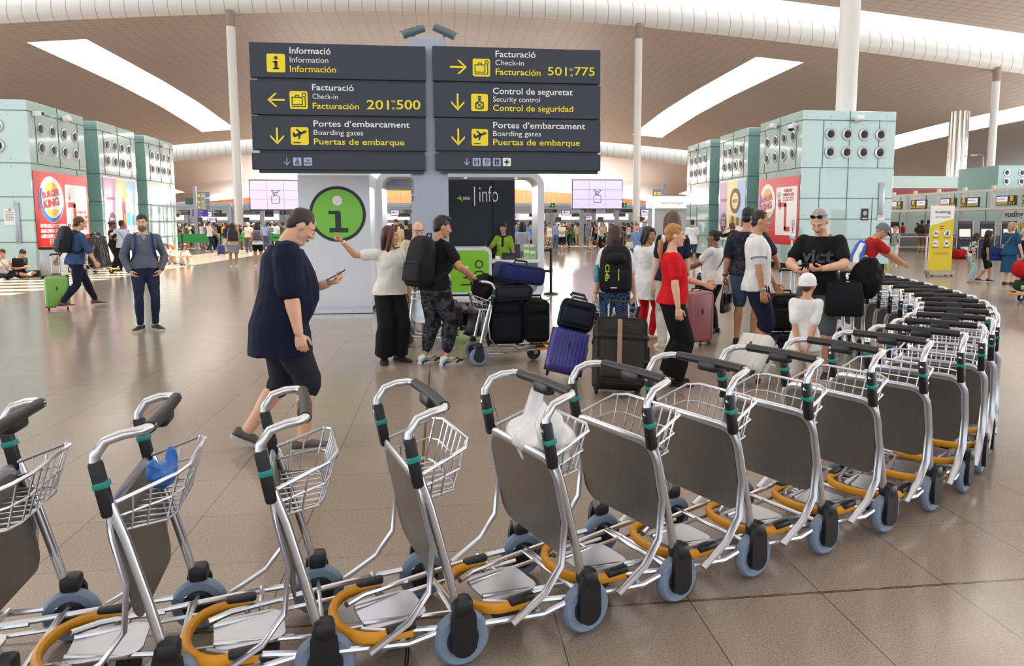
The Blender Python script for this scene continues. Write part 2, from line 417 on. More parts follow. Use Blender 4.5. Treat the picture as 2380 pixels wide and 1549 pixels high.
mb.build('daylit_pane', M('daylit_glass', '#ffffff', .2, emit='#f8fbff', es=4.), wn, smooth=False)
# closed ends so that the roof reads as a hall from the side
for s, nm in ((-1, 'wall_left'), (1, 'wall_right')):
    mb = MB(); mb.box((s * 79, 105, 3), (.4, 120, 6)); struct(mb.build(nm, M('grey_partition')))

# ================================================================ glass-clad service blocks
glassm = M('mint_glass_cladding', '#b4d0cc', .06, var=.05, vs=.6, coat=1., spec=.9)
glassd = M('mint_glass_edge', '#7fa5a0', .12, var=.04, spec=.7)
seamm = M('panel_seam', '#4f6361', .7); boltm = M('steel_bolt', '#9aa6a6', .25, .9); dark = M('black_recess', '#0e1012', .8)
nozo = M('nozzle_ring', '#b7b9b8', .3, .6); nozi = M('nozzle_throat', '#16181a', .5)
ZB = 5.4; SEAMS = (5.08, 3.5, 2.47, 1.76, 1.08)
def side_marks(o, X, s, Y0, Y1, seams=SEAMS, noz=True):
    """seams, bolts and air nozzles of a long face at X that looks along s"""
    e = .006 * s; sm = MB(); bo = MB()
    for z in seams: sm.box((X + e, (Y0 + Y1) / 2, z), (.02, Y1 - Y0, .018))
    w = Y1 - Y0
    for f, z0, z1 in ((.5, 3.5, ZB), (.12, 3.5, 5.08), (.86, 3.5, 5.08), (.5, 1.08, 2.47), (.8, .2, 3.5)): sm.box((X + e, Y0 + w * f, (z0 + z1) / 2), (.02, .012, z1 - z0))
    sm.build('panel_seam', seamm, o)
    for z in seams:
        for f in (.04, .09, .46, .54, .9, .96):
            for d in (-.13, .13): bo.lathe([(.016, 0), (.012, .012 * s)], (X, Y0 + w * f, z + d), 'X', 8)
    bo.build('steel_bolt', boltm, o)
    if noz:
        for z in (4.62, 4.02):
            for i in range(4): nozzle(o, (X, Y0 + w * (.2 + .2 * i), z), 'X', s)
def nozzle(o, c, axis, s, r=.19):
    n = MB(); q = 1 if s > 0 else -1
    n.mat(0).lathe([(r * 1.08, 0), (r * 1.06, .035 * q), (r * .9, .04 * q), (r * .62, .012 * q)], c, axis, 20)
    n.mat(1).lathe([(r * .62, .012 * q), (r * .55, .03 * q), (r * .2, .034 * q)], c, axis, 20)
    return n.build('air_nozzle', [nozo, nozi], o)
def front_marks(o, Y, X0, X1, seams=SEAMS, cols=(.04, .3, .64, .9), noz=True):
    sm = MB(); bo = MB(); w = X1 - X0
    for z in seams: sm.box(((X0 + X1) / 2, Y - .006, z), (w, .02, .018))
    for f, z0, z1 in ((.22, 3.5, 5.08), (.5, 1.76, ZB), (.82, 3.5, 5.08), (.78, .2, 2.47), (.2, 1.08, 3.5)): sm.box((X0 + w * f, Y - .006, (z0 + z1) / 2), (.012, .02, z1 - z0))
    sm.build('panel_seam', seamm, o)
    for z in seams:
        for f in cols:
            for d in (-.13, .13): bo.lathe([(.016, 0), (.012, -.012)], (X0 + w * f, Y, z + d), 'Y', 8)
    bo.build('steel_bolt', boltm, o)
    if noz:
        for z in (4.62, 4.02):
            for f in (.3, .48, .66, .84): nozzle(o, (X0 + w * f, Y, z), 'Y', -1, .2)
def block(label, X0, X1, Y0, Y1, s, front='strip', name='service_block'):
    """X0 is the face towards the hall, s the way that face looks"""
    cx, cy = (X0 + X1) / 2, (Y0 + Y1) / 2
    mb = MB(); mb.box((cx, cy, ZB / 2 + .1), (abs(X1 - X0), Y1 - Y0, ZB - .2), r=.02, seg=1)
    o = tag(mb.build(name, glassm), label, 'glass block', 'glass-clad service blocks')
    mb = MB(); mb.box((cx, cy, .1), (abs(X1 - X0) - .2, Y1 - Y0 - .2, .2)); mb.build('plinth', dark, o)
    side_marks(o, X0, s, Y0, Y1)
    a, b = min(X0, X1), max(X0, X1)
    if front == 'strip':
        mb = MB(); mb.box((cx, Y0 - .004, ZB / 2 + .1), (b - a - .04, .012, ZB - .24)); mb.build('edge_panel', glassd, o)
        front_marks(o, Y0 - .01, a, b, cols=(.92, .97) if s > 0 else (.03, .08), noz=False)
    else: front_marks(o, Y0, a, b)
    return o
XL, XR = -12.5, 12.1
B1 = block('pale green glass block with a red burger poster, nearest on the left wall side', XL, XL - 5.5, 24., 27.55, 1, 'face')
B2 = block('pale green glass block with a perfume poster, left row, between two neighbours', XL, XL - 5.5, 28.6, 31.8, 1)
B3 = block('pale green glass block without any poster, left row, farthest', XL, XL - 5.5, 32.85, 36.1, 1)
C1 = block('pale green glass block with a red burger poster, right row, under the thick white column', XR, XR + 3.35, 23.4, 26.7, -1, 'face')
C2 = block('pale green glass block with a pastel chocolate poster, right row', XR, XR + 5.5, 27.8, 30.7, -1)
C3 = block('pale green glass block with cream exchange sign beside it, right row, farthest', XR, XR + 5.5, 31.9, 34.9, -1)
for (X, Y, s) in ((XL, 27.55, 1), (XL, 31.8, 1), (XR, 26.7, -1), (XR, 30.7, -1)):   # dark joints between the blocks
    pass

# ---------------------------------------------------------------- posters
red = M('poster_red', '#d3181c', .35, var=.02); white = M('print_white', '#f1efec', .4, var=.01); blue = M('print_blue', '#1f5fb0', .4, var=.02)
bun = M('print_orange', '#f0b23a', .4, var=.02); black = M('print_black', '#17181b', .5, var=.02); deepred = M('print_deep_red', '#c01a1d', .4, var=.02)
PM = {'red': red, 'white': white, 'blue': blue, 'bun': bun, 'black': black, 'dred': deepred}
NM = {'red': 'poster_ground', 'white': 'white_print', 'blue': 'blue_print', 'bun': 'logo_bun', 'dred': 'red_print', 'black': 'black_print'}
def clip_ell(cx, cy, rx, ry, y0, y1, n=16):
    out = []
    for i in range(n + 1): y = y0 + (y1 - y0) * i / n; out.append((cx + rx * math.sqrt(max(0, 1 - ((y - cy) / ry) ** 2)), y))
    return out + [(2 * cx - x, y) for x, y in out[::-1]]
def bk_logo(S, cx, cy, r, ry):
    S.poly(circ(r, 40, cx, cy, ry=ry), 'white', 2)
    a = [(cx + r * .97 * cos(R(d)), cy + ry * .97 * sin(R(d))) for d in range(150, 345, 5)]
    b = [(cx + .06 * r + r * .86 * cos(R(d)), cy + .05 * ry + ry * .84 * sin(R(d))) for d in range(150, 345, 5)]
    S.band(a, b, 'blue', 3)
    S.poly(clip_ell(cx + .04 * r, cy + .02 * ry, r * .66, ry * .74, cy + .38 * ry, cy + .755 * ry), 'bun', 3)
    S.poly(clip_ell(cx + .04 * r, cy - .02 * ry, r * .66, ry * .72, cy - .735 * ry, cy - .42 * ry), 'bun', 3)
    S.text('BURGER', cx - .73 * r, cy + .03 * ry, .27 * ry, 'dred', 1.42 * r, .035, 4, rot=R(8))
    S.text('KING', cx - .66 * r, cy - .38 * ry, .33 * ry, 'dred', 1.28 * r, .045, 4, rot=R(8))
def pin(S, x, y, r, glyph):
    S.ring(circ(r, 24, x, y), circ(r * .84, 24, x, y), 'black', 3); S.poly(circ(r * .84, 24, x, y), 'white', 3)
    S.poly([(x - r * .55, y - r * 1.15), (x + r * .55, y - r * 1.15), (x, y - r * 2.7)], 'dred', 3)
    if glyph == 'walk':
        S.poly(circ(r * .14, 10, x, y + r * .45), 'black', 4); S.line([(x, y + r * .3), (x, y - r * .1), (x - r * .2, y - r * .5)], r * .14, 'black', 4); S.line([(x, y - r * .1), (x + r * .22, y - r * .5)], r * .14, 'black', 4)
    else:
        S.ring(circ(r * .5, 16, x, y), circ(r * .36, 16, x, y), 'dred', 4); S.rect(x - r * .36, y - r * .14, x + r * .36, y + r * .14, 'dred', 4)
def poster_obj(label, name='wall_poster'): return empty(name, label=label, cat='poster')
# left: X = XL face, u runs along +Y from its near edge
P = poster_obj('red burger poster with 1 MIN. text on the left glass block'); S = Sheet((XL + .012, 24.06, 0), (0, 1, 0), (0, 0, 1), .006)
W = 3.42; b, tp = .9, 3.28
S.rect(0, b, W, tp, 'red', 1); bk_logo(S, .98, 2.42, .74, .74)
S.rect(1.85, 1.28, W - .1, 2.95, 'white', 2, .06)
pin(S, 2.1, 2.7, .12, 'walk'); pin(S, W - .3, 1.72, .12, 'b')
S.line([(2.02, 2.28), (2.42, 2.28), (2.42, .98 + .1)], .17, 'dred', 3)
S.text('EL MIRADOR', 2.55, 2.0, .1, 'dred', .62, .03, 3); S.text('COMMERCIAL AREA', 2.5, 1.84, .1, 'dred', .78, .03, 3)
S.text('ÀREA COMERCIAL EL MIRADOR', 2.55, 1.74, .045, 'dred', .7, .03, 3); S.text('ÁREA COMERCIAL EL MIRADOR', 2.55, 1.66, .045, 'dred', .7, .03, 3)
for i, tx in enumerate(('BEFORE SECURITY CONTROL', 'ABANS CONTROL DE SEGURETAT', 'ANTES CONTROL DE SEGURIDAD')):
    S.text(tx, .2, 1.53 - .165 * i, .105, 'white', 1.62, .03, 2)
S.text('1 MIN.', .72, .98 + .02, .17, 'white', .6, .04, 2)
S.build(P, PM, NM)
P = poster_obj('red burger poster with a left-turning arrow on the right glass block'); S = Sheet((XR - .012, 26.64, 0), (0, -1, 0), (0, 0, 1), .006)
W = 3.2; S.rect(0, .88, W, 3.25, 'red', 1); bk_logo(S, .78, 2.35, .66, .72)
S.rect(1.5, 1.2, W - .12, 2.9, 'white', 2, .06); pin(S, 1.72, 2.62, .12, 'b'); pin(S, W - .36, 1.62, .12, 'walk')
S.line([(1.85, 2.28), (2.25, 2.28), (2.25, 1.42), (2.55, 1.42)], .16, 'dred', 3); S.poly([(1.88, 2.5), (1.62, 2.28), (1.88, 2.06)], 'dred', 3)
S.text('EL MIRADOR', 2.12, 2.72, .1, 'dred', .6, .03, 3); S.text('COMMERCIAL AREA', 2.0, 2.58, .1, 'dred', .85, .03, 3)
S.text('ÀREA COMERCIAL EL MIRADOR', 2.05, 2.49, .045, 'dred', .78, .03, 3); S.text('ÁREA COMERCIAL EL MIRADOR', 2.05, 2.41, .045, 'dred', .78, .03, 3)
S.build(P, PM, NM)
PM2 = {'white': white, 'mauve': M('print_mauve', '#c9a2c6', .4, var=.03), 'yellow': M('print_pale_yellow', '#efe08f', .4, var=.03), 'sky': M('print_sky', '#9ec9ea', .4, var=.08, vs=4),
       'pink': M('print_magenta', '#c2357a', .4), 'plum': M('print_plum', '#5d2a4a', .4), 'glass': M('print_pale_glass', '#d4e6ef', .3), 'gold': M('print_gold', '#d8b25a', .35), 'teal': M('print_teal', '#3fa0b8', .4), 'brown': M('print_brown', '#7a4a2a', .5)}
def pastel(P, X, Y, s, kind):
    S = Sheet((X + .012 * s, Y, 0), (0, s, 0), (0, 0, 1), .006); W = 2.9 if s > 0 else 2.75; z0, z1 = .92, 3.42
    S.rect(0, z0, W, z1, 'white', 1); f = (.38, .66) if s > 0 else (.32, .7)
    S.rect(.04, z0 + .65, W * f[0], z1 - .05, 'mauve', 2); S.rect(W * f[0], z0 + .65, W * f[1], z1 - .05, 'yellow', 2); S.rect(W * f[1], z0 + .65, W - .04, z1 - .05, 'sky', 2)
    S.text('Summer', .18, 2.55, .17, 'pink', .75, .01, 3); S.text('#', .45, 2.82, .08, 'white', None, 0, 3)
    S.poly(circ(.32, 28, .56, 1.62, ry=.46), 'plum', 4)
    for i, q in enumerate(('Grandes', 'Ofertas', 'Great', 'Offers') if s > 0 else ('hasta el', 'up to', '20%')): S.text(q, .56, 1.8 - .14 * i, .09 if q != '20%' else .17, 'white', None, .01, 5, 'c')
    if kind == 'perfume':
        for x, w, h, c in ((1.62, .26, 1.1, 'pink'), (1.98, .42, 1.25, 'glass'), (2.38, .3, 1.05, 'glass')):
            S.rect(x - w / 2, 1.4, x + w / 2, 1.4 + h, c, 4, .06); S.rect(x - w * .2, 1.4 + h, x + w * .2, 1.6 + h, 'gold', 4, .02)
            S.rect(x - w * .32, 1.6, x + w * .32, 1.6 + h * .4, 'teal' if c == 'glass' else 'gold', 5, .03)
    else:
        S.ring(circ(.52, 26, 1.75, 2.55), circ(.34, 26, 1.75, 2.55), 'brown', 4); S.poly(circ(.34, 26, 1.75, 2.55), 'gold', 4); S.text('CHOCO', 1.75, 2.48, .13, 'brown', .5, .02, 5, 'c')
        for i in range(6): S.rect(1.2 + .25 * i, 1.62 - .03 * i, 1.4 + .25 * i, 1.95 - .03 * i, 'brown' if i % 2 else 'gold', 4, .03)
    S.build(P, PM2, {k: k + '_print' for k in PM2})
pastel(poster_obj('pastel summer poster with perfume bottles on the middle left glass block'), XL, 28.72, 1, 'perfume')
pastel(poster_obj('pastel summer poster with chocolates on the middle right glass block'), XR, 30.58, -1, 'choco')
# notices on the near faces
def notice(label, X, z, w, h, Y, ground, sign=False):
    o = empty('wall_notice', label=label, cat='notice'); S = Sheet((X, Y, z), (1, 0, 0), (0, 0, 1), .006)
    S.rect(-w / 2, -h / 2, w / 2, h / 2, 'g', 1)
    if sign:
        S.ring(circ(w * .3, 20, 0, h * .1), circ(w * .23, 20, 0, h * .1), 'r', 2); S.poly(circ(w * .23, 20, 0, h * .1), 'w', 2); S.rect(-w * .15, h * .1 - .02, w * .15, h * .1 + .02, 'k', 3)
        S.rect(-w * .35, -h * .38, w * .35, -h * .3, 'w', 2)
    else:
        for i in range(7): S.rect(-w * .38, h * .34 - h * .1 * i, w * (.38 if i % 3 else .2), h * .37 - h * .1 * i, 'k', 2)
        S.poly(circ(w * .1, 14, 0, h * .43), 'k', 2)
    S.build(o, {'g': ground, 'r': red, 'w': white, 'k': M('print_grey', '#7d868c', .5)}, {'g': 'board', 'r': 'red_ring', 'w': 'white_print', 'k': 'grey_print'})
navy_sign = M('sign_navy', '#272c40', .45, var=.03)
notice('small navy no-smoking notice on the right glass block front', 14.45, 1.92, .26, .4, 23.38, navy_sign, True)
notice('small white printed notice on the right glass block front', 15.05, 1.92, .26, .4, 23.38, white)
notice('small white printed notice on the left glass block front', -13.17, 1.86, .36, .5, 23.98, white)
notice('navy sign cut by the left picture edge on the glass block', -13.75, 1.86, .3, .5, 23.98, navy_sign, True)
for nm, X, z0, z1, Y in (('x', 15.03, 1.9, 3.0, 23.37), ('y', -12.98, 1.05, 2.3, 23.97)):
    mb = MB(); mb.box((X, Y, (z0 + z1) / 2), (.2 if X > 0 else .16, .04, z1 - z0), r=.01)
    tag(mb.build('vertical_light_panel', M('brushed_panel', '#aab2b8', .3, .5)), 'tall narrow grey panel on the front of the %s glass block' % ('right' if X > 0 else 'left'), 'panel')
whitep = M('white_plastic', '#e4e5e4', .35, var=.02); greyp = M('grey_plastic', '#6d7378', .45)
def wall_speaker(label, c, rz):
    o = empty('wall_speaker', c, rz, label, 'speaker'); mb = MB(); mb.box((0, -.2, 0), (.26, .2, .18), (R(-18), 0, 0), r=.03); mb.build('speaker_box', whitep, o)
    mb = MB(); mb.tube([(0, 0, 0), (0, -.12, 0)], .02); mb.build('bracket', greyp, o)
wall_speaker('small white speaker on the near left poster block', (XL, 26.0, 5.12), pi / 2)
wall_speaker('small white speaker high on the plain left block', (XL, 34.6, 5.1), pi / 2)
wall_speaker('small white speaker on the right poster block side', (XR, 25.2, 5.1), -pi / 2)
wall_speaker('small white speaker on the right block front', (14.0, 23.4, 5.12), 0)
wall_speaker('small white speaker on the farthest right block', (XR, 33.6, 5.1), -pi / 2)
def dome_cam(label, c, rz):
    o = empty('security_camera', c, rz, label, 'camera'); mb = MB(); mb.box((0, -.1, .02), (.1, .2, .12), r=.01); mb.lathe([(.1, .02), (.12, -.05), (.11, -.12)], (0, -.24, 0), seg=18); mb.build('housing', whitep, o)
    mb = MB(); mb.ell((0, -.24, -.12), (.105, .105, .09)); mb.build('dome', M('smoked_dome', '#101114', .1), o)
dome_cam('white dome camera at the corner of the right block', (12.1, 23.75, 4.95), -pi / 2)
o = empty('security_camera', (XL, 24.3, 5.02), pi / 2, 'boxy white camera at the corner of the left block', 'camera')
mb = MB(); mb.box((0, -.18, 0), (.2, .26, .15), r=.03); mb.build('housing', whitep, o); mb = MB(); mb.box((0, -.32, 0), (.14, .02, .1), r=.01); mb.build('lens_window', nozi, o)

# ================================================================ direction sign
sg = M('sign_slate', '#2d3140', .45, var=.03); pylm = M('pylon_grey_blue', '#a4adbb', .35, var=.03); yel = M('sign_yellow', '#f7e017', .45, var=.02)
lav = M('sign_lavender', '#aeb6dc', .45, var=.02); grn = M('sign_green', '#1f7a55', .45)
SM = {'y': yel, 'w': white, 'k': sg, 'v': lav, 'g': grn}
SNM = {'y': 'yellow_print', 'w': 'white_print', 'k': 'slate_print', 'v': 'lavender_print', 'g': 'green_print'}
YS = 12.0
def sp_(cx, cy): return ay(560 + cx / 2.7674, 60 + cy / 2.7674, YS)          # a survey point on the sign face
def i_suit(S, x0, y0, x1, y1, g, k):
    w = x1 - x0; f = lambda u, v: (x0 + u * w, y0 + v * w)
    S.rect(x0, y0, x1, y1, g, 2, w * .1)
    S.line([f(.13, .25), f(.13, .65), f(.7, .65), f(.7, .25)], w * .05, k, 3, True); S.line([f(.3, .66), f(.34, .76), f(.5, .76), f(.53, .66)], w * .045, k, 3)
    S.line([f(.1, .14), f(.86, .14), f(.86, .66)], w * .05, k, 3); S.ring([f(.8 + .12 * cos(a), .8 + .12 * sin(a)) for a in np.linspace(0, 6.28, 20)], [f(.8 + .07 * cos(a), .8 + .07 * sin(a)) for a in np.linspace(0, 6.28, 20)], k, 3)
def i_plane(S, x0, y0, x1, y1, g, k):
    w = x1 - x0; f = lambda u, v: (x0 + u * w, y0 + v * w); S.rect(x0, y0, x1, y1, g, 2, w * .1)
    S.poly([f(.12, .55), f(.2, .42), f(.9, .72), f(.9, .8), f(.8, .82)], k, 3); S.poly([f(.28, .88), f(.38, .9), f(.62, .68), f(.5, .62)], k, 3)
    S.poly([f(.42, .52), f(.58, .58), f(.5, .34), f(.42, .31)], k, 3); S.poly([f(.12, .55), f(.02 + .1, .7), f(.2, .72), f(.26, .55)], k, 3); S.rect(*f(.12, .1), *f(.55, .16), k, 3)
def i_guard(S, x0, y0, x1, y1, g, k):
    w = x1 - x0; f = lambda u, v: (x0 + u * w, y0 + v * w); S.rect(x0, y0, x1, y1, g, 2, w * .1)
    S.poly([f(.38, .84), f(.5, .9), f(.62, .84), f(.6, .78), f(.4, .78)], k, 3); S.poly([f(.41, .75), f(.59, .75), f(.58, .62), f(.5, .57), f(.42, .62)], k, 3)
    S.line([f(.28, .14), f(.28, .46), f(.4, .53), f(.6, .53), f(.72, .46), f(.72, .14), ], w * .07, k, 3); S.line([f(.36, .46), f(.66, .2)], w * .07, k, 3); S.line([f(.38, .14), f(.62, .14)], w * .07, k, 3); S.line([f(.62, .46), f(.38, .22)], w * .04, k, 3)
def arrow(S, x0, y0, x1, y1, d, k):
    cx, cy = (x0 + x1) / 2, (y0 + y1) / 2; h = max(x1 - x0, y1 - y0) / 2
    f = {'d': lambda u, v: (cx + u * h, cy + v * h), 'l': lambda u, v: (cx + v * h, cy + u * h), 'r': lambda u, v: (cx - v * h, cy + u * h)}[d]
    S.poly([f(-.11, 1), f(.11, 1), f(.11, -.6), f(-.11, -.6)][::1 if d != 'l' else -1], k, 2)
    S.poly([f(-.8, -.12), f(-.8, .16), f(0, -.7), f(0, -1)], k, 2); S.poly([f(.8, .16), f(.8, -.12), f(0, -1), f(0, -.7)], k, 2)
def i_big(S, x0, y0, x1, y1, g, k):
    w = x1 - x0; f = lambda u, v: (x0 + u * w, y0 + v * w); S.rect(x0, y0, x1, y1, g, 2, w * .08)
    S.poly(circ(w * .1, 18, *f(.5, .78)), k, 3); S.rect(*f(.42, .2), *f(.58, .6), k, 3); S.rect(*f(.33, .52), *f(.58, .6), k, 3); S.rect(*f(.33, .16), *f(.67, .24), k, 3)
def r_(a, b, c, d):                                                         # survey box on the sign, corner to corner
    p, q = sp_(a, d), sp_(c, b); w = q[0] - p[0]; return p[0], p[1], q[0], p[1] + w
SIGN = empty('direction_sign', (1.0 - 1.06, YS, 0), label='tall grey pylon with eight slate direction panels in front of the kiosk', cat='sign')
SIGN.location = (0, 0, 0)
px0, px1 = ay(957, 500, YS + .12)[0], ay(1043, 500, YS + .12)[0]; ztop = ay(1000, 86, YS + .12)[1]
mb = MB(); mb.box(((px0 + px1) / 2, YS + .26, ztop / 2), (px1 - px0, .26, ztop), r=.02); pyl = mb.build('pylon', pylm, SIGN)
S = Sheet((px0 + .04, YS + .13, ay(963, 468, YS + .12)[1]), (0, 0, 1), (-1, 0, 0), .004); S.text('SE 00200', 0, 0, .05, 'k', .36, 0, 1); S.build(pyl, {'k': sg})
Tt = lambda *a: a
ROWS = [
 ('l', 99, 181, [('i', i_big, 168, 184, 283, 298)], [('Informació', 313, 178, 578, 46, 'w', 1), ('Information', 315, 235, 562, 41, 'w', 0), ('Información', 316, 295, 612, 44, 'y', 1)], None),
 ('l', 186, 266, [('i', i_suit, 316, 422, 428, 535)], [('Facturació', 458, 414, 726, 44, 'w', 1), ('Check-in', 461, 470, 623, 38, 'w', 0), ('Facturación', 462, 533, 760, 43, 'y', 1), ('201', 810, 536, 953, 66, 'y', 1), ('to', 968, 494, 993, 26, 'w', 0), ('a', 972, 538, 990, 26, 'y', 0), ('500', 1001, 536, 1155, 66, 'y', 1)], ('l', 172, 433, 280, 521)),
 ('l', 271, 349, [('i', i_plane, 323, 655, 434, 766)], [('Portes d’embarcament', 467, 648, 1085, 44, 'w', 1), ('Boarding gates', 469, 702, 788, 38, 'w', 0), ('Puertas de embarque', 470, 763, 1052, 43, 'y', 1)], ('d', 180, 657, 286, 763)),
 ('l', 356, 394, [('v', i_guard, 337, 850, 388, 900), ('tax', None, 405, 850, 456, 900)], [], ('dv', 272, 850, 320, 898)),
 ('r', 108, 189, [('i', i_suit, 1491, 212, 1602, 326)], [('Facturació', 1637, 200, 1895, 44, 'w', 1), ('Check-in', 1636, 253, 1820, 38, 'w', 0), ('Facturación', 1638, 315, 1927, 43, 'y', 1), ('501', 1973, 318, 2095, 58, 'y', .5), ('to', 2113, 290, 2137, 26, 'w', 0), ('a', 2118, 326, 2134, 26, 'y', 0), ('775', 2145, 319, 2275, 58, 'y', .5)], ('r', 1345, 222, 1453, 308)),
 ('r', 192, 272, [('i', i_guard, 1481, 438, 1588, 548)], [('Control de seguretat', 1620, 438, 2133, 43, 'w', 1), ('Security control', 1621, 488, 1923, 36, 'w', 0), ('Control de seguridad', 1621, 547, 2136, 43, 'y', 1)], ('d', 1341, 438, 1447, 545)),
 ('r', 275, 351, [('i', i_plane, 1484, 663, 1589, 772)], [('Portes d’embarcament', 1622, 658, 2214, 43, 'w', 1), ('Boarding gates', 1622, 709, 1930, 37, 'w', 0), ('Puertas de embarque', 1622, 767, 2180, 42, 'y', 1)], ('d', 1345, 663, 1451, 770)),
 ('r', 357, 395, [('wc', None, 1491, 852, 1542, 903), ('fork', None, 1555, 852, 1605, 903), ('gift', None, 1621, 852, 1671, 903), ('cross', None, 1684, 852, 1736, 903)], [], ('dv', 1429, 852, 1477, 900))]
for side, y0, y1, icons, texts, arr in ROWS:
    xa, xb = (579, 989) if side == 'l' else (1005, 1396); xm = (xa + xb) / 2
    X0, X1 = ay(xa + (2 if y0 > 150 else 0) + (4 if y0 > 250 else 0), (y0 + y1) / 2, YS)[0], ay(xb, (y0 + y1) / 2, YS)[0]; dy = 3.5 if y0 < 250 else 1.5
    Z1, Z0 = ay(xm, y0 + dy, YS)[1], ay(xm, y1 + dy * .8, YS)[1]
    mb = MB(); mb.box(((X0 + X1) / 2, YS + .06, (Z0 + Z1) / 2), (X1 - X0, .12, Z1 - Z0), r=.008, seg=1); mb.box(((X0 + X1) / 2 + .03, YS + .08, Z0 - .025), (X1 - X0 - .14, .08, .05))
    pn = mb.build('sign_panel', sg, SIGN, angle=.5)
    S = Sheet((0, YS, 0), (1, 0, 0), (0, 0, 1), .0025)
    for kind, fn, a, b, c, d in icons:
        x0_, y0_, x1_, y1_ = r_(a, b, c, d); w = x1_ - x0_; f = lambda u, v: (x0_ + u * w, y0_ + v * w)
        if fn: fn(S, x0_, y0_, x1_, y1_, 'v' if kind == 'v' else 'y', 'k'); continue
        S.rect(x0_, y0_, x1_, y1_, 'w' if kind == 'cross' else 'v', 2, w * .1)
        if kind == 'tax': S.text('TAX', x0_ + w / 2, y0_ + w * .55, w * .26, 'k', w * .62, .02, 3, 'c'); S.text('FREE', x0_ + w / 2, y0_ + w * .18, w * .26, 'k', w * .74, .02, 3, 'c')
        elif kind == 'cross': S.rect(*f(.4, .18), *f(.6, .82), 'g', 3); S.rect(*f(.18, .4), *f(.82, .6), 'g', 3)
        elif kind == 'fork':
            S.rect(*f(.36, .14), *f(.43, .6), 'k', 3); S.rect(*f(.3, .6), *f(.49, .66), 'k', 3)
            for u in (.3, .37, .44): S.rect(*f(u, .6), *f(u + .05, .86), 'k', 3)
            S.rect(*f(.62, .14), *f(.69, .86), 'k', 3); S.poly([f(.69, .45), f(.76, .5), f(.74, .8), f(.69, .86)], 'k', 3)
        elif kind == 'wc':
            for u in (.27, .73):
                S.poly(circ(w * .07, 12, *f(u, .8)), 'k', 3); S.rect(*f(u - .1, .42), *f(u + .1, .7), 'k', 3); S.rect(*f(u - .08, .14), *f(u - .01, .45), 'k', 3); S.rect(*f(u + .01, .14), *f(u + .08, .45), 'k', 3)
            S.rect(*f(.48, .14), *f(.52, .86), 'k', 3)
        elif kind == 'gift':
            S.rect(*f(.22, .14), *f(.78, .6), 'k', 3); S.rect(*f(.46, .14), *f(.54, .6), 'v', 4); S.rect(*f(.16, .62), *f(.84, .74), 'k', 3)
            S.line([f(.5, .74), f(.3, .9), f(.24, .78), f(.5, .74), f(.7, .9), f(.76, .78), f(.5, .74)], w * .05, 'k', 3)
    for tx, a, by, c, cap, k, bold in texts:
        p, q = sp_(a, by), sp_(c, by); sc = (q[0] - p[0]) / (c - a)
        cap_ = cap / 1.15 if tx not in ('to', 'a') else cap / 1.3
        S.text(tx, p[0], p[1], cap_ * sc * 1.02, k, q[0] - p[0], .011 * bold, 2)
    if arr:
        d, a, b, c, e = arr; p, q = sp_(a, e), sp_(c, b); arrow(S, p[0], p[1], q[0], q[1], d[0], 'v' if len(d) > 1 else 'y')
    S.build(pn, SM, SNM)
cctv = M('camera_grey_green', '#5c6f74', .4)
for s, lb in ((-1, 'grey bullet camera on the sign pylon top, tilted down to the left'), (1, 'grey bullet camera on the sign pylon top, tilted down to the right')):
    cx, zz = ay(963 if s < 0 else 1031, 73, YS + .2); o = empty('surveillance_camera', (cx, YS + .2, zz), 0, lb, 'camera')
    d = Vector((s * .93, -.1, -.36 if s < 0 else -.42)).normalized(); mb = MB()
    mb.tube([d * -.17, d * .17], [.06, .06], 16); mb.tube([d * .15, d * .2], [.066, .066], 16); mb.build('camera_tube', cctv, o)
    mb = MB(); sx, uy, _ = frame(d); mb.tube([d * -.1 + Vector((0, 0, .062)), d * .26 + Vector((0, 0, .066))], .03, 8, rb=.006); mb.build('sun_shield', cctv, o)
    mb = MB(); mb.tube([d * -.02, (d.x * .02, 0, -.13 if s < 0 else -.12)], .016, 8); mb.build('bracket', greyp, o)
# ================================================================ information kiosk
kw = M('kiosk_white', '#dfe3ea', .3, var=.02, vs=2); kwi = M('kiosk_inner_grey', '#c3c9d2', .35, var=.02)
lime = M('lime_panel', '#86cc2c', .3, var=.02); limei = M('lime_disc', '#7cc83e', .35, var=.02); ink = M('graphite_print', '#23262b', .45); navy = M('kiosk_navy', '#1c1d30', .4, var=.04)
K = empty('information_kiosk', (0, 13.4, 0), label='white and green information kiosk with a giant round i on its end wall', cat='kiosk')
def K_(mb, name, m, parent=K, **k):
    o = mb.build(name, m, parent, **k); o.location = (0, -13.4, 0) if parent is K else (0, 0, 0); return o
mb = MB(); prof = rrect(13.4, .09, 17.6, 2.54, .04, 4)
prof = [(y, z) for y, z in prof]; big = [(17.6 - .9 + .9 * cos(a), 2.54 - .5 + .5 * sin(a)) for a in np.linspace(0, pi / 2, 9)]
poly = [(13.4, .09), (17.6, .09)] + big + [(13.44, 2.54), (13.4, 2.5)]
T = Matrix(((0, 0, 1, -2.55), (1, 0, 0, 0), (0, 1, 0, 0), (0, 0, 0, 1))); mb.prism(poly, 1.26, T)
wallp = K_(mb, 'end_wall', kw, angle=.5)
mb = MB(); mb.box((-1.92, 13.36, .075), (1.28, .04, .05)); mb.box((-1.92, 15.4, .03), (1.3, 4.2, .04)); K_(mb, 'skirting', M('chrome_strip', '#b8bcc2', .2, .9))
mb = MB()
for x in (-2.4, -1.92, -1.4): mb.lathe([(.03, 0), (.03, .09)], (x, 13.45, 0), seg=10)
K_(mb, 'foot', M('chrome_strip'))
S = Sheet((-1.865, 13.4, 1.805), (1, 0, 0), (0, 0, 1), .004)
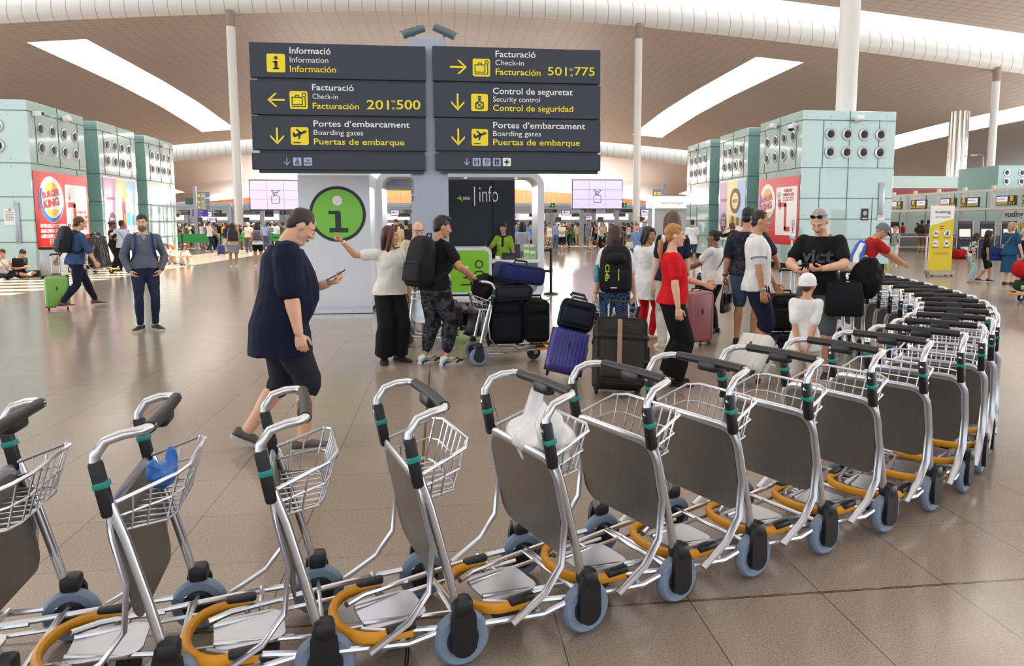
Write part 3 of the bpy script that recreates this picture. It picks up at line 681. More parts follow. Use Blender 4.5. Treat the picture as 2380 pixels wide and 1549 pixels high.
S.poly(circ(.5, 56), 'ink', 1); S.poly(circ(.445, 56), 'lime', 2); S.poly(circ(.088, 28, 0, .24), 'w', 3)
S.poly([(-.16, .06), (-.16, .0), (-.045, 0), (-.045, -.25), (-.15, -.25), (-.15, -.33), (.18, -.33), (.18, -.25), (.055, -.25), (.055, .03), (.025, .06)], 'ink', 3)
S.build(wallp, {'ink': ink, 'lime': limei, 'w': white}, {'ink': 'graphite_print', 'lime': 'lime_disc', 'w': 'white_dot'})
# the rounded loop with the desk
mb = MB(); o_ = rrect(-1.3, .03, 2.10, 2.68, .28, 7); i_ = rrect(-1.18, .16, 1.97, 2.57, .2, 7)
n = len(o_); Y0, Y1 = 14.8, 15.8
mb.loft([[(x, Y0, z) for x, z in o_], [(x, Y1, z) for x, z in o_], [(x, Y1, z) for x, z in i_], [(x, Y0, z) for x, z in i_]], False, True)
K_(mb, 'frame_loop', kw, angle=.6)
mb = MB(); mb.box((.4, 15.1, .1), (3.1, 1.3, .12), r=.02); K_(mb, 'base_step', kw)
mb = MB()
for x in (.5, 1.55): mb.lathe([(.035, 2.571), (.03, 2.565)], (x, 15.1, 0), seg=12)
K_(mb, 'downlight', M('downlight_glow', '#ffffff', .3, emit='#fff4e0', es=6))
mb = MB(); mb.box((.75, 16.3, 1.32), (1.78, .1, 2.62)); bd = K_(mb, 'back_panel', navy, smooth=False)
mb = MB(); mb.box((1.14, 16.24, 1.6), (.012, .03, 2.0)); mb.build('panel_joint', dark, bd)
S = Sheet((0, 16.25, 0), (1, 0, 0), (0, 0, 1), .004)
def kp(cx, cy): return ay(560 + cx * .32271, 380 + cy * .32271, 16.25)
a, b = kp(1717, 278), kp(1852, 278); S.text('info', a[0], a[1], .36, 'w', b[0] - a[0], -.008, 1)
a = kp(1683, 305); S.rect(a[0] - .012, a[1], a[0] + .012, a[1] + .42, 'w', 1)
a, b = kp(1600, 262), kp(1650, 262); S.text('aena', a[0], a[1], .095, 'w', b[0] - a[0], .015, 1)
a, b, c, d = kp(1552, 252), kp(1583, 232), kp(1600, 278), kp(1575, 262); S.poly([a, d, c, b], 'lime', 1)
S.build(bd, {'w': white, 'lime': limei}, {'w': 'lettering', 'lime': 'emblem'})
# counter: forward lime block and the white shelf
mb = MB(); prof = rrect(-.35, .12, 1.0, 1.15, .12, 6); prof[12:18] = [(-.35, .12)]; prof[13:] = [(1.0, .12)]
mb.prism([(x, z) for x, z in rrect(-.35, .2, 1.0, 1.15, .12, 6)], .9, Matrix(((1, 0, 0, 0), (0, 0, 1, 14.62), (0, 1, 0, 0), (0, 0, 0, 1))))
cb = K_(mb, 'counter_block', kw, angle=.5)
mb = MB(); mb.box((.3, 14.66, .16), (1.3, .05, .16)); K_(mb, 'kick_recess', dark)
S = Sheet((0, 14.62, 0), (1, 0, 0), (0, 0, 1), .004); S.poly(rrect(-.3, .24, .94, 1.09, .1), 'lime', 1)
cx, cz = .74, .55
S.ring(circ(.085, 24, cx, cz + .26), circ(.06, 24, cx, cz + .26), 'ink', 2)
S.line([(cx - .17, cz - .13), (cx - .13, cz + .02), (cx - .06, cz + .11), (cx + .06, cz + .11), (cx + .13, cz + .02), (cx + .17, cz - .13), (cx + .1, cz - .1), (cx + .08, cz - .13), (cx - .08, cz - .13), (cx - .1, cz - .1)], .026, 'ink', 2, True)
S.rect(cx - .37, cz - .17, cx + .35, cz - .14, 'ink', 2); ix = cx - .25
S.poly(circ(.035, 16, ix, cz + .2), 'w', 2); S.rect(ix - .02, cz - .01, ix + .02, cz + .13, 'ink', 2); S.rect(ix - .06, cz + .1, ix + .02, cz + .13, 'ink', 2); S.rect(ix - .07, cz - .03, ix + .07, cz, 'ink', 2)
S.build(cb, {'lime': lime, 'ink': ink, 'w': white}, {'lime': 'lime_panel', 'ink': 'graphite_print', 'w': 'white_dot'})
mb = MB(); mb.box((1.48, 15.0, .855), (.98, .75, .065), r=.015); K_(mb, 'desk_shelf', kw)
mb = MB(); mb.box((1.3, 15.42, .5), (.66, .04, .68)); K_(mb, 'under_desk_void', M('black_panel', '#0c0d10', .6))  # black sheet painted in for the dark void under the desk
mb = MB(); mb.box((1.8, 15.4, .5), (.34, .08, .66)); K_(mb, 'side_panel', kw)
mb = MB(); mb.tube([(2.1, 14.9, .02), (2.2, 14.85, .03), (2.24, 14.8, .1), (2.15, 14.85, .12)], .015, 6); K_(mb, 'floor_bracket', M('chrome_strip'))
mb = MB(); mb.box((-.62, 16.6, 2.5), (1.3, 1.6, .18), r=.02); K_(mb, 'rear_lintel', kwi)
# on the desk
lt = empty('brochure_rack', (1.82, 14.95, .892), label='clear rack of green leaflets on the kiosk desk', cat='rack')
mb = MB(); mb.box((0, .02, .01), (.26, .18, .02)); mb.box((0, .1, .15), (.25, .01, .3)); mb.build('rack_stand', M('clear_acrylic', '#dfe6ea', .1, alpha=.5), lt)
for i, (x, z, y) in enumerate(((-.065, .2, .07), (.065, .2, .07), (-.065, .08, -.01), (.065, .06, -.02))):
    mb = MB(); mb.box((x, y, z), (.11, .008, .21), (R(-8), 0, 0)); l_ = mb.build('leaflet', white, lt)
    S = Sheet((x, y - .006, z), (1, 0, 0), (0, cos(R(8)) * 0 + .14, 1), .002); S.rect(-.048, -.09, .048, .05, 'g', 1); S.line([(-.03, -.05), (.03, -.02)], .008, 'w', 2); S.build(l_, {'g': lime, 'w': white}, {'g': 'lime_print', 'w': 'white_print'})
tb = empty('desk_tablet', (1.38, 14.85, .892), label='black tablet stand on the kiosk desk before the clerk', cat='tablet'); mb = MB(); mb.box((0, 0, .065), (.3, .02, .14), (R(-12), 0, 0), r=.008); mb.build('screen_back', M('black_plastic', '#15161a', .35), tb); mb = MB(); mb.box((0, .05, .01), (.2, .12, .02), r=.004); mb.build('base', M('black_plastic'), tb)
mb = MB(); mb.box((1.14, 14.84, .93), (.1, .01, .07), (R(-15), 0, 0)); tag(mb.build('desk_card', white, angle=.3), 'small white card standing on the kiosk desk', 'card')

# ================================================================ far hall: video walls, security lanes
scr = M('screen_lavender', '#d9d0f0', .25, emit='#dcd0fa', es=.5, var=.02); scrw = M('screen_line', '#8f86a8', .4); scrk = M('screen_ink', '#2a2340', .4)
def video_wall(X0, X1, Z0, Z1, Y, label):
    o = empty('video_wall', ((X0 + X1) / 2, Y, Z0), label=label, cat='screen'); w, h = X1 - X0, Z1 - Z0
    mb = MB(); mb.box((0, .1, h / 2), (w + .1, .16, h + .1), r=.01, seg=1); mb.build('housing', M('dark_purple_frame', '#3a2f5a', .4), o)
    for i in range(3):
        for j in range(3):
            mb = MB(); mb.box((w * (i + .5) / 3 - w / 2, 0, h * (j + .5) / 3), (w / 3 - .02, .05, h / 3 - .02)); mb.build('display_panel', scr, o, smooth=False)
    S = Sheet((0, -.03, 0), (1, 0, 0), (0, 0, 1), .004); c = h * .46; k = h * .13
    S.line(rrect(-k, c - k * 1.9, k, c + k * .1, k * .35, 4), .035, 'k', 1, True)
    S.line([(-k, c + k * 1.45), (-k * .2, c + k * .5), (-k * .2, c + k * .1)], .035, 'k'); S.line([(k * .2, c + k * .1), (k * .2, c + k * .5), (k, c + k * 1.45)], .035, 'k'); S.line([(-k, c + k * 1.5), (-k * .35, c + k * 1.5)], .035, 'k'); S.line([(k * .35, c + k * 1.5), (k, c + k * 1.5)], .035, 'k')
    S.line(circ(k * .3, 10, 0, c + k * 1.0, ry=k * .15), .03, 'k', 1, True); S.line([(-k * .7, c + k * .7), (-k * .3, c + k * .4)], .04, 'k')
    S.build(o, {'k': scrk}, {'k': 'screen_drawing'})
    mb = MB()
    for x in (-w * .3, w * .42): mb.box((x, .3, -Z0 / 2 + .2), (.28, .2, Z0 + .4))
    mb.build('support_post', M('steel_grey', '#9ba2ab', .4, .3), o)
video_wall(-12.6, -9.33, 2.58, 4.5, 50, 'lavender video wall with a perfume bottle drawing, left of the kiosk')
video_wall(9.1, 12.62, 2.66, 4.63, 50, 'lavender video wall with a perfume bottle drawing, right of the kiosk')
gatem = M('gate_grey', '#a9aeb4', .45, .2); bdark = M('board_dark', '#2b2b33', .45); purple = M('screen_purple', '#3a2a7a', .3, emit='#3a2a8a', es=.5)
mb = MB()                                                      # security portal: posts, lintel and bright openings
for x in range(-30, 32, 4): mb.box((x, 66, 1.6), (.35, .35, 3.2))
mb.box((0, 66, 3.05), (62, .5, .5)); mb.box((0, 62.1, 3.05), (62, .2, .16)); mb.box((0, 60.1, 3.07), (62, .16, .16)); mb.box((-18.5, 56.1, 3.05), (6, .16, .16)); mb.box((-21, 56.1, 1.5), (.2, .2, 3.0)); mb.box((-15.6, 56.1, 1.5), (.2, .2, 3.0)); mb.box((-30, 62, 1.5), (.3, 4.4, 3.0)); mb.box((30, 62, 1.5), (.3, 4.4, 3.0)); mb.box((0, 66.3, 1.75), (62, .3, .12))
SEC = struct(mb.build('wall_security', gatem, smooth=False), 'structure')
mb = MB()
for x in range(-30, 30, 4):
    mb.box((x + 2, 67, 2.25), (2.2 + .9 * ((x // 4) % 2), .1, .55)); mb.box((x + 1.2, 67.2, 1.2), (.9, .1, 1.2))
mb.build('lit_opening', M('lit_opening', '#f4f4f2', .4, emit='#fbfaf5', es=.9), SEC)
mb = MB()
for x in range(-30, 30, 4): mb.box((x + 2.6, 66.6, .8), (1.5, .3, 1.6)); mb.box((x + .8, 66.7, 2.0), (.5, .2, .4)); mb.box((x + 2.6, 66.6, 2.4), (1.1, .2, .3))
mb.build('scanner_row', M('scanner_dark', '#5b5e64', .5), SEC)
mb = MB(); mb.box((0, 70, 1.8), (62, .2, 3.6)); mb.build('rear_partition', M('pale_partition', '#c9cccf', .6), SEC)
def board(px0, py0, px1, py1, Y, label, kind='b', txt=True):
    a, b = ay(px0, py1, Y), ay(px1, py0, Y); w, h = b[0] - a[0], b[1] - a[1]
    nm = 'queue_monitor' if kind == 's' else 'security_sign'
    o = empty(nm, ((a[0] + b[0]) / 2, Y, a[1]), label=label, cat='monitor' if kind == 's' else 'sign')
    mb = MB(); mb.box((0, .1, h / 2), (w, .16, h), r=.01, seg=1); mb.build('housing', bdark if kind != 'p' else purple, o)
    S = Sheet((0, .015, 0), (1, 0, 0), (0, 0, 1), .005)
    if kind == 's':
        S.rect(-w * .44, h * .08, w * .44, h * .92, 's', 1); S.rect(-w * .3, h * .5, -w * .05, h * .7, 'k', 2); S.rect(.05 * w, h * .5, w * .22, h * .62, 'k', 2)
    else:
        x = -w * .3
        if kind == 'b': S.rect(-w * .46, h * .22, -w * .46 + h * .55, h * .8, 'y', 1, .02); S.poly(circ(h * .12, 10, -w * .46 + h * .28, h * .6), 'd', 2); S.rect(-w * .46 + h * .16, h * .28, -w * .46 + h * .4, h * .48, 'd', 2); x = -w * .46 + h * .8
        if kind == 'n': S.poly(circ(h * .26, 18, -w * .36, h * .5), 'w', 1); S.ring(circ(h * .25, 18, -w * .36, h * .5), circ(h * .17, 18, -w * .36, h * .5), 'r', 2); x = -w * .2
        tw = min(w * .5, h * 3.6)
        S.text('Control de seguretat', x, h * .68, h * .16, 'w', tw, .01, 1); S.text('Security control', x, h * .42, h * .15, 'w', tw * .8, 0, 1); S.text('Control de seguridad', x, h * .15, h * .16, 'y' if kind != 'p' else 'w', tw, .01, 1)
    S.build(o, {'s': scr, 'k': scrk, 'y': yel, 'w': white, 'r': red, 'd': bdark}, {'s': 'screen', 'k': 'screen_marks', 'y': 'yellow_print', 'w': 'white_print', 'r': 'red_print', 'd': 'dark_print'})
    mb = MB(); mb.tube([(0, .1, h), (0, .1, max(h + .3, 3.0 - a[1]))], .025, 6); mb.build('hanger', gatem, o)
board(414, 489, 440, 500, 62, 'dark security sign beside the farthest left glass block')
board(447, 488, 481, 503, 56, 'purple lit security sign on the left post', 'p')
board(497, 489, 514, 498, 62, 'short dark security sign left of the tall white column', 'n')
board(553, 489, 634, 499, 62, 'long dark security sign under the left video wall')
board(650, 490, 700, 499, 62, 'dark no-entry security sign left of the kiosk end wall', 'n')
board(936, 488, 962, 496, 62, 'dark security sign seen through the kiosk tunnel')
board(1262, 487, 1295, 494, 62, 'dark security sign right of the kiosk loop')
board(1348, 487, 1385, 494, 62, 'dark no-entry security sign under the right video wall', 'n')
board(1409, 486, 1476, 494, 62, 'long dark security sign left of the right white column')
for i, (a, b, c, d, lb) in enumerate(((471, 492, 493, 505, 'lavender monitor behind the purple sign, upper one'), (482, 507, 502, 518, 'lavender monitor behind the purple sign, lower one'), (908, 488, 928, 502, 'lavender monitor seen through the kiosk tunnel'), (1305, 489, 1326, 501, 'lavender monitor just right of the kiosk'), (1360, 502, 1377, 512, 'lavender monitor hanging low under the right video wall'), (1489, 487, 1510, 501, 'lavender monitor at the right white column'), (1523, 502, 1541, 512, 'lavender monitor under the exchange booth'), (1194, 500, 1205, 512, 'lavender monitor seen through the kiosk loop'))):
    board(a, b, c, d, 60 if i != 1 else 58.5, lb, 's')
for px, lb in ((961, 'black lane light with a green arrow seen through the kiosk tunnel'), (1284, 'black lane light with a green arrow right of the kiosk'), (1451, 'black lane light with a green arrow right of the video wall')):
    X, z = ay(px, 477 if px > 1000 else 478, 60); o = empty('lane_light', (X, 59.96, z), label=lb, cat='light'); mb = MB(); mb.box((0, 0, 0), (.36, .1, .36), r=.02); mb.build('case', M('black_plastic'), o)
    S = Sheet((0, -.055, 0), (1, 0, 0), (0, 0, 1), .004); arrow(S, -.1, -.14, .1, .14, 'd', 'g'); S.build(o, {'g': M('lane_green', '#2fd06a', .4, emit='#2fd06a', es=1.5)}, {'g': 'green_arrow'})
# left wayfinding post
o = empty('wayfinding_post', (-15.2, 50, 0), label='grey wayfinding post with three pale sign boards beside the left blocks', cat='sign')
X0 = ay(455, 500, 50)[0]; o.location.x = X0; mb = MB(); mb.box((0, 0, 2.05), (.2, .14, 4.1)); mb.build('post', M('steel_grey'), o)
for i, (y0, y1) in enumerate(((446, 460), (461, 475), (476, 487))):
    z1, z0 = ay(470, y0, 50)[1], ay(470, y1, 50)[1]; mb = MB(); mb.box((.55, -.05, (z0 + z1) / 2), (.78, .08, z1 - z0 - .02)); p_ = mb.build('sign_panel', M('pale_slate', '#7f8492', .5), o)
    S = Sheet((.2, -.095, z0), (1, 0, 0), (0, 0, 1), .004); S.rect(0, .06, .16, .22, 'y', 1); S.rect(.22, .05, .5, .1, 'y', 1); S.rect(.22, .14, .45, .18, 'w', 1); S.rect(.22, .24, .5, .28, 'w', 1); S.build(p_, {'y': yel, 'w': white}, {'y': 'yellow_print', 'w': 'white_print'})
mb = MB(); q_ = ay(442, 468, 56); mb.box((q_[0], 56, q_[1]), (.7, .12, .44), r=.01, seg=1); mb.tube([(q_[0], 56, q_[1] - .2), (q_[0], 56.05, 3.0)], .03, 6); tag(mb.build('green_sign', M('dark_green_board', '#2f5f57', .5)), 'plain dark green hanging sign left of the wayfinding post', 'sign')
# exchange booth
o = empty('exchange_booth', (14.6, 44, 0), label='white exchange booth beside the farthest right glass block', cat='booth')
mb = MB(); mb.box((0, 1, 2.95), (2.9, 1.6, .75), r=.02); mb.box((-1.38, .3, 1.3), (.12, .12, 2.6)); mb.build('sign_box', M('bright_booth', '#fbfbfb', .4, emit='#ffffff', es=.35), o)
S = Sheet((-.9, .19, 2.82), (1, 0, 0), (0, 0, 1), .004); S.text('exchange', 0, 0, .2, 'g', 1.4, 0, 1); S.build(o, {'g': M('pale_grey_print', '#b9bcc0', .5)}); mb = MB(); mb.box((0, 1.2, 1.2), (2.6, 1.2, 2.4)); mb.build('booth_body', M('grey_partition'), o)
o = empty('hanging_sign', (13.75, 45.2, 3.42), label='grey hanging sign above the exchange booth', cat='sign'); mb = MB(); mb.box((0, 0, .15), (.66, .1, .42)); mb.box((.42, .05, .3), (.16, .16, .86)); mb.build('board', M('pale_slate'), o)
S = Sheet((-.25, -.052, 0), (1, 0, 0), (0, 0, 1), .004); S.rect(0, 0, .14, .2, 'y', 1); S.rect(.2, .02, .5, .07, 'y', 1); S.rect(.2, .12, .45, .17, 'w', 1); S.build(o, {'y': yel, 'w': white}, {'y': 'yellow_print', 'w': 'white_print'})
# green belt barriers
gb = M('belt_green', '#2f9a45', .6); bpost = M('barrier_black', '#141518', .4)
def barrier(pts, label, zs=((.80, 1.0), (.56, .74))):
    o = empty('queue_barrier', (pts[0][0], pts[0][1], 0), label=label, cat='barrier'); q = Vector((pts[0][0], pts[0][1], 0))
    for p in pts:
        mb = MB(); c = Vector((p[0], p[1], 0)) - q; mb.lathe([(.18, 0), (.17, .02), (.05, .04), (.04, .06), (.04, 1.0), (.045, 1.03)], c, seg=12); mb.build('post', bpost, o)
    for z0, z1 in zs:
        mb = MB()
        for a, b in zip(pts, pts[1:]):
            A_, B_ = Vector((a[0], a[1], 0)) - q, Vector((b[0], b[1], 0)) - q; d = (B_ - A_).normalized(); n_ = Vector((-d.y, d.x, 0)) * .006
            mb.add([A_ + n_ + Vector((0, 0, z0)), B_ + n_ + Vector((0, 0, z0)), B_ + n_ + Vector((0, 0, z1)), A_ + n_ + Vector((0, 0, z1)), A_ - n_ + Vector((0, 0, z0)), B_ - n_ + Vector((0, 0, z0)), B_ - n_ + Vector((0, 0, z1)), A_ - n_ + Vector((0, 0, z1))],
                   [(0, 1, 2, 3), (7, 6, 5, 4), (3, 2, 6, 7), (1, 0, 4, 5)])
        mb.build('belt', gb, o, smooth=False)
barrier([(-17, 44), (-15, 44), (-13.4, 44)], 'green belt barrier in front of the left queue, by the glass block')
barrier([(-13.6, 46.5), (-11.6, 46.5), (-9.2, 46.5)], 'green belt barrier in front of the left queue, under the video wall')
barrier([(-8.4, 46), (-6, 46), (-3.6, 46), (-1.6, 46)], 'green belt barrier seen past the kiosk end wall')
barrier([(7.9, 53), (9.6, 53), (11.2, 53)], 'green belt barrier under the right video wall')
barrier([(11.9, 53), (13.6, 53), (15.6, 53)], 'green belt barrier right of the right video wall')
barrier([(3.0, 52), (5, 52), (7.2, 52)], 'green belt barrier seen just right of the kiosk loop')
barrier([(-17, 49), (-15, 49), (-13, 49), (-11, 49)], 'green belt barrier behind the left queue, second row')
o = empty('belt_stanchion', (2.49, 16.42, 0), label='single black belt stanchion at the right end of the kiosk', cat='stanchion')
mb = MB(); mb.lathe([(.17, 0), (.165, .025), (.06, .045)], seg=22); mb.build('base', bpost, o); mb = MB(); mb.lathe([(.032, .04), (.032, .98), (.045, .98), (.045, 1.06), (.03, 1.07)], seg=16); mb.lathe([(.042, .5), (.042, .58)], seg=14); mb.build('pole', bpost, o)
for z in (.98, .5):
    mb = MB(); mb.box((-.24, .25, z + .03), (.7, .01, .055), (0, 0, R(-46))); mb.build('belt', M('belt_dark_green', '#1d4a33', .6), o)

# ================================================================ check-in side on the right
XC = 26.6
cream = M('canopy_cream', '#d9d2c6', .5); mint2 = M('mint_panel_far', '#a9c3bd', .4, var=.05)
o = empty('check_in_canopy', (XC, 36, 0), label='long cream canopy frame over the check-in counters', cat='canopy')
mb = MB()
zt = 3.2; ya, yb = 47., 26.
mb.box((0, 0, zt), (.14, yb - ya, .12)); mb.box((-.3, 0, 2.28), (.7, yb - ya, .1)); mb.build('rail', cream, o)
for i in range(11):
    mb = MB(); mb.box((0, -9.5 + 1.95 * i, 2.8), (.1, .16, 1.0)); mb.box((0, -9.5 + 1.95 * i, 3.34), (.12, .2, .18)); mb.build('post', cream, o)
mb = MB()
for i in range(5): mb.box((1.2, -9 + 4.5 * i, 1.6), (.16, .16, 3.2))
mb.build('rear_post', M('grey_partition'), o)
mb = MB(); mb.box((31, 37, 1.7), (.3, 26, 3.4)); wr = struct(mb.build('wall_right', mint2)); mb = MB()
for i in range(10): mb.box((30.83, 25 + 2.6 * i, 1.7), (.02, .03, 3.4))
mb.build('panel_seam', seamm, wr)
mb = MB(); mb.box((XC + .8, 37, .5), (.7, 20, 1.0), r=.02); tag(mb.build('check_in_counter', M('counter_grey', '#6b7074', .5)), 'long grey check-in counter under the cream canopy', 'counter')
# upper gallery with its red band
mb = MB(); mb.box((50, 56, 4.95), (30, .4, 1.0)); g_ = struct(mb.build('gallery', mint2)); mb = MB(); mb.box((50, 55.9, 4.1), (30, .5, .72)); mb.build('red_band', M('dark_red_band', '#7d1420', .5), g_); mb = MB(); mb.box((50, 56, 4.47), (30, .7, .08)); mb.build('ledge', cream, g_)
mb = MB(); mb.box((50, 56.6, 1.9), (30, .4, 3.7)); mb.build('lower_wall', mint2, g_)
LX = ay(2284, 390, 55.9)[0]; mb = MB(); mb.tube([(LX, 55.9, 5.45), (LX, 55.9, 7.0), (LX - .2, 55.9, 7.25), (LX - .7, 55.9, 7.25)], .05, 8); mb.box((LX - .9, 55.9, 7.2), (.6, .2, .12)); tag(mb.build('lamp_post', M('steel_grey')), 'thin grey lamp post on the upper gallery', 'lamp post')
mb = MB(); mb.box((35.2, 41.8, 2.55), (4.0, 3.4, 5.0)); o = tag(mb.build('service_block', M('mint_glass_far', '#6f9a94', .2)), 'grey-green glass block at the right picture edge beyond the canopy', 'glass block', 'glass-clad service blocks')
for z in (4.62, 4.1):
    for x in (33.75, 34.75, 35.75): nozzle(o, (x, 40.1, z), 'Y', -1, .2)
def display(px0, py0, px1, py1, num, label, left):
    y0, z1 = ax(px0, py0, XC - .5); y1, z0 = ax(px1, py1, XC - .5); w, h = abs(y1 - y0), z1 - z0
    o = empty('counter_display', (XC - .5, (y0 + y1) / 2, z0), -pi / 2, label, 'display'); mb = MB(); mb.box((0, .06, h / 2), (w, .1, h), r=.01, seg=1); mb.build('housing', M('brown_black', '#2a2118', .5), o)
    S = Sheet((0, .008, 0), (1, 0, 0), (0, 0, 1), .004); a = -w * .48 if left else w * .16; q = w * .32
    i_suit(S, a + q * .2, h * .46, a + q * .2 + min(q * .7, h * .48), h * .46 + min(q * .7, h * .48), 'y', 'd'); S.text(num, a + q * .05, h * .1, h * .26, 'y', q * .85, .02, 1)
    s0 = -w * .1 if left else -w * .46; s1 = w * .46 if left else w * .1
    S.rect(s0, h * .1, s1, h * .9, 's', 1); S.rect(s0, h * .1, s1, h * .42, 'o', 2); S.text('vueling', s0 + w * .04, h * .62, h * .14, 'k', (s1 - s0) * .7, .01, 2); S.text('SELF CHECK-IN', s0 + w * .05, h * .2, h * .09, 'k', (s1 - s0) * .75, .01, 3)
    S.build(o, {'y': yel, 'd': bdark, 's': scr, 'o': M('olive_yellow', '#c9bd3a', .5), 'k': scrk}, {'y': 'yellow_print', 'd': 'dark_print', 's': 'screen', 'o': 'olive_print', 'k': 'lettering'})
    mb = MB(); mb.tube([(0, .06, h), (0, .06, 3.2 - z0)], .02, 6); mb.build('hanger', cream, o)
display(2068, 469, 2094, 486, '515', 'counter display half hidden by the right glass block', False); display(2117, 466, 2151, 485, '514', 'counter display numbered 514, left of the yellow banner', True)
display(2185, 462, 2220, 480, '513', 'counter display behind the yellow banner', False); display(2233, 460, 2273, 481, '512', 'counter display numbered 512, just right of the yellow banner', True); display(2315, 456, 2359, 477, '511', 'counter display numbered 511, above the airline wall sign', False)
display(2376, 453, 2400, 474, '510', 'counter display cut by the right picture edge', True)
# airline wall sign
o = empty('airline_sign', (26.2, 31.4, 0), -pi / 2 * .0, 'grey airline wall sign with an orange corner at the right edge', 'sign')
a, b = ay(2328, 527, 33), ay(2400, 482, 33); o.location = (a[0], 33, a[1]); w, h = b[0] - a[0], b[1] - a[1]
mb = MB(); mb.box((w / 2, .05, h / 2), (w, .08, h)); mb.box((.35, .06, (1.0 - a[1]) / 2), (.06, .06, a[1] - 1.0)); mb.build('board', M('pale_sign', '#c9ccd0', .5), o)
vink = M('vueling_grey', '#3f4448', .5); S = Sheet((0, .005, 0), (1, 0, 0), (0, 0, 1), .004); S.text('vueling', .12, h * .5, h * .3, 'k', w * .62, .02, 1); S.poly([(w * .2, 0), (w * .95, 0), (w * .95, h * .3)], 'o', 1); S.build(o, {'k': vink, 'o': M('orange_corner', '#e0a02a', .5)}, {'k': 'lettering', 'o': 'orange_print'})
# self check-in machines
def machine(X, Y, label, rz=R(-30)):
    o = empty('check_in_machine', (X, Y, 0), rz, label, 'machine', 'self check-in machines'); bk = M('machine_black', '#17181c', .35)
    mb = MB(); prof = [(-.2, 0), (.24, 0), (.2, .5), (.23, .95), (.09, 1.38), (.06, 1.58), (-.04, 1.7), (-.14, 1.6), (-.2, 1.2), (-.2, .8), (-.22, .3)]
    T = Matrix(((0, 0, 1, -.3), (-1, 0, 0, 0), (0, 1, 0, 0), (0, 0, 0, 1))); mb.prism(prof, .6, T); mb.build('body', bk, o, angle=.5)
    mb = MB(); mb.box((0, -.168, 1.17), (.44, .04, .36), (R(-18), 0, 0), r=.01, seg=1); mb.build('screen', M('screen_pink', '#e3c6c0', .3, emit='#e6c9c2', es=.7), o)
    mb = MB(); mb.box((0, -.26, .9), (.5, .16, .06), (R(10), 0, 0), r=.01); mb.build('keypad_shelf', M('machine_grey', '#55585e', .4), o)
    for s in (-1, 1):
        mb = MB(); mb.tube([(s * .31, -.2, .02), (s * .31, -.2, .6), (s * .31, -.23, .95), (s * .31, -.1, 1.4), (s * .31, -.03, 1.66), (s * .31, .1, 1.68)], .018, 6); mb.build('trim_tube', M('machine_silver', '#c6c8ca', .3, .6), o)
    mb = MB(); mb.box((0, -.245, .35), (.3, .01, .4)); mb.build('white_sticker', white, o)
machine(23.6, 30.3, 'black self check-in machine nearest the yellow banner'); machine(24.6, 30.2, 'black self check-in machine, middle of the three'); machine(25.7, 30.2, 'black self check-in machine at the right picture edge'); machine(27.6, 41.5, 'black self check-in machine beside the right glass block', R(-10))
mb = MB(); pts = [gp(2095, 600), gp(2152, 600), gp(2225, 600)]
o = empty('queue_rail', (pts[1][0], pts[1][1], 0), label='white queue rail behind the yellow banner', cat='rail')
mb = MB(); mb.tube([(0, 0, 0), (0, 0, 1.0)], .04, 8); mb.build('post', white, o); mb = MB(); mb.tube([(-1.9, .4, .98), (2.4, -.3, .98)], .02, 6); mb.tube([(-1.9, .4, .5), (2.4, -.3, .5)], .02, 6); mb.build('rail', cream, o)
# standing banner
o = empty('standing_banner', (15.2, 20.5, 0), R(-6), 'yellow and white standing banner reading vueling SELF CHECK-IN', 'banner')
W, H0, H1 = .72, .17, 2.15
mb = MB(); mb.box((0, 0, (H0 + H1) / 2), (W, .03, H1 - H0)); bn = mb.build('banner_panel', white, o, smooth=False)
yb_ = M('banner_yellow', '#dcc627', .5, var=.02); S = Sheet((0, -.016, H0), (1, 0, 0), (0, 0, 1), .004); hh = H1 - H0
S.poly([(-W / 2, 0), (W / 2, 0), (W / 2, hh * .8), (-W / 2, hh * .69)], 'y', 1); S.text('vueling', 0, hh * .885, .085, 'k', W * .66, .012, 2, 'c'); S.text('SELF CHECK-IN', 0, hh * .815, .045, 'k', W * .62, 0, 2, 'c')
S.poly(circ(.055, 20, 0, hh * .665), 'r', 2); S.rect(-.035, hh * .665 - .012, .035, hh * .665 + .012, 'w', 3)
for i, (x, z, g_) in enumerate(((-.17, .575, 0), (.17, .575, 1), (-.17, .42, 2), (.17, .42, 3))):
    z *= hh; S.poly(circ(.095, 24, x, z), 'w', 2)
    if g_ == 0: S.rect(x - .05, z - .04, x - .02, z + .02, 'k', 3); S.poly(circ(.016, 10, x - .035, z + .04), 'k', 3); S.ring(circ(.035, 14, x + .03, z - .015), circ(.022, 14, x + .03, z - .015), 'k', 3); S.line([(x + .02, z + .05), (x + .02, z), (x + .055, z - .03)], .014, 'k', 3)
    elif g_ == 1: S.poly(circ(.02, 10, x + .01, z + .055), 'k', 3); S.rect(x - .02, z - .06, x + .04, z + .035, 'k', 3); S.rect(x - .055, z - .06, x - .03, z - .0, 'k', 3)
    elif g_ == 2: S.text('MAD', x, z - .025, .05, 'k', .13, .015, 3, 'c')
    else: S.rect(x - .045, z - .02, x + .035, z + .02, 'k', 3); S.rect(x - .045, z - .055, x - .03, z, 'k', 3); S.rect(x + .02, z - .055, x + .035, z, 'k', 3); S.poly([(x + .03, z), (x + .065, z + .03), (x + .03, z + .05)], 'k', 3); S.line([(x - .045, z + .01), (x - .065, z + .045)], .01, 'k', 3)
    S.rect(x - .11, z - .125, x + .11, z - .115, 'k', 2); S.rect(x - .1, z - .145, x + .1, z - .135, 'k', 2)
S.rect(-.22, hh * .27, .22, hh * .275, 'k', 2); S.rect(-.25, hh * .25, .25, hh * .255, 'k', 2)
S.build(bn, {'y': yb_, 'k': vink, 'r': M('banner_red', '#a8322a', .5), 'w': white}, {'y': 'yellow_print', 'k': 'lettering', 'r': 'red_print', 'w': 'white_print'})
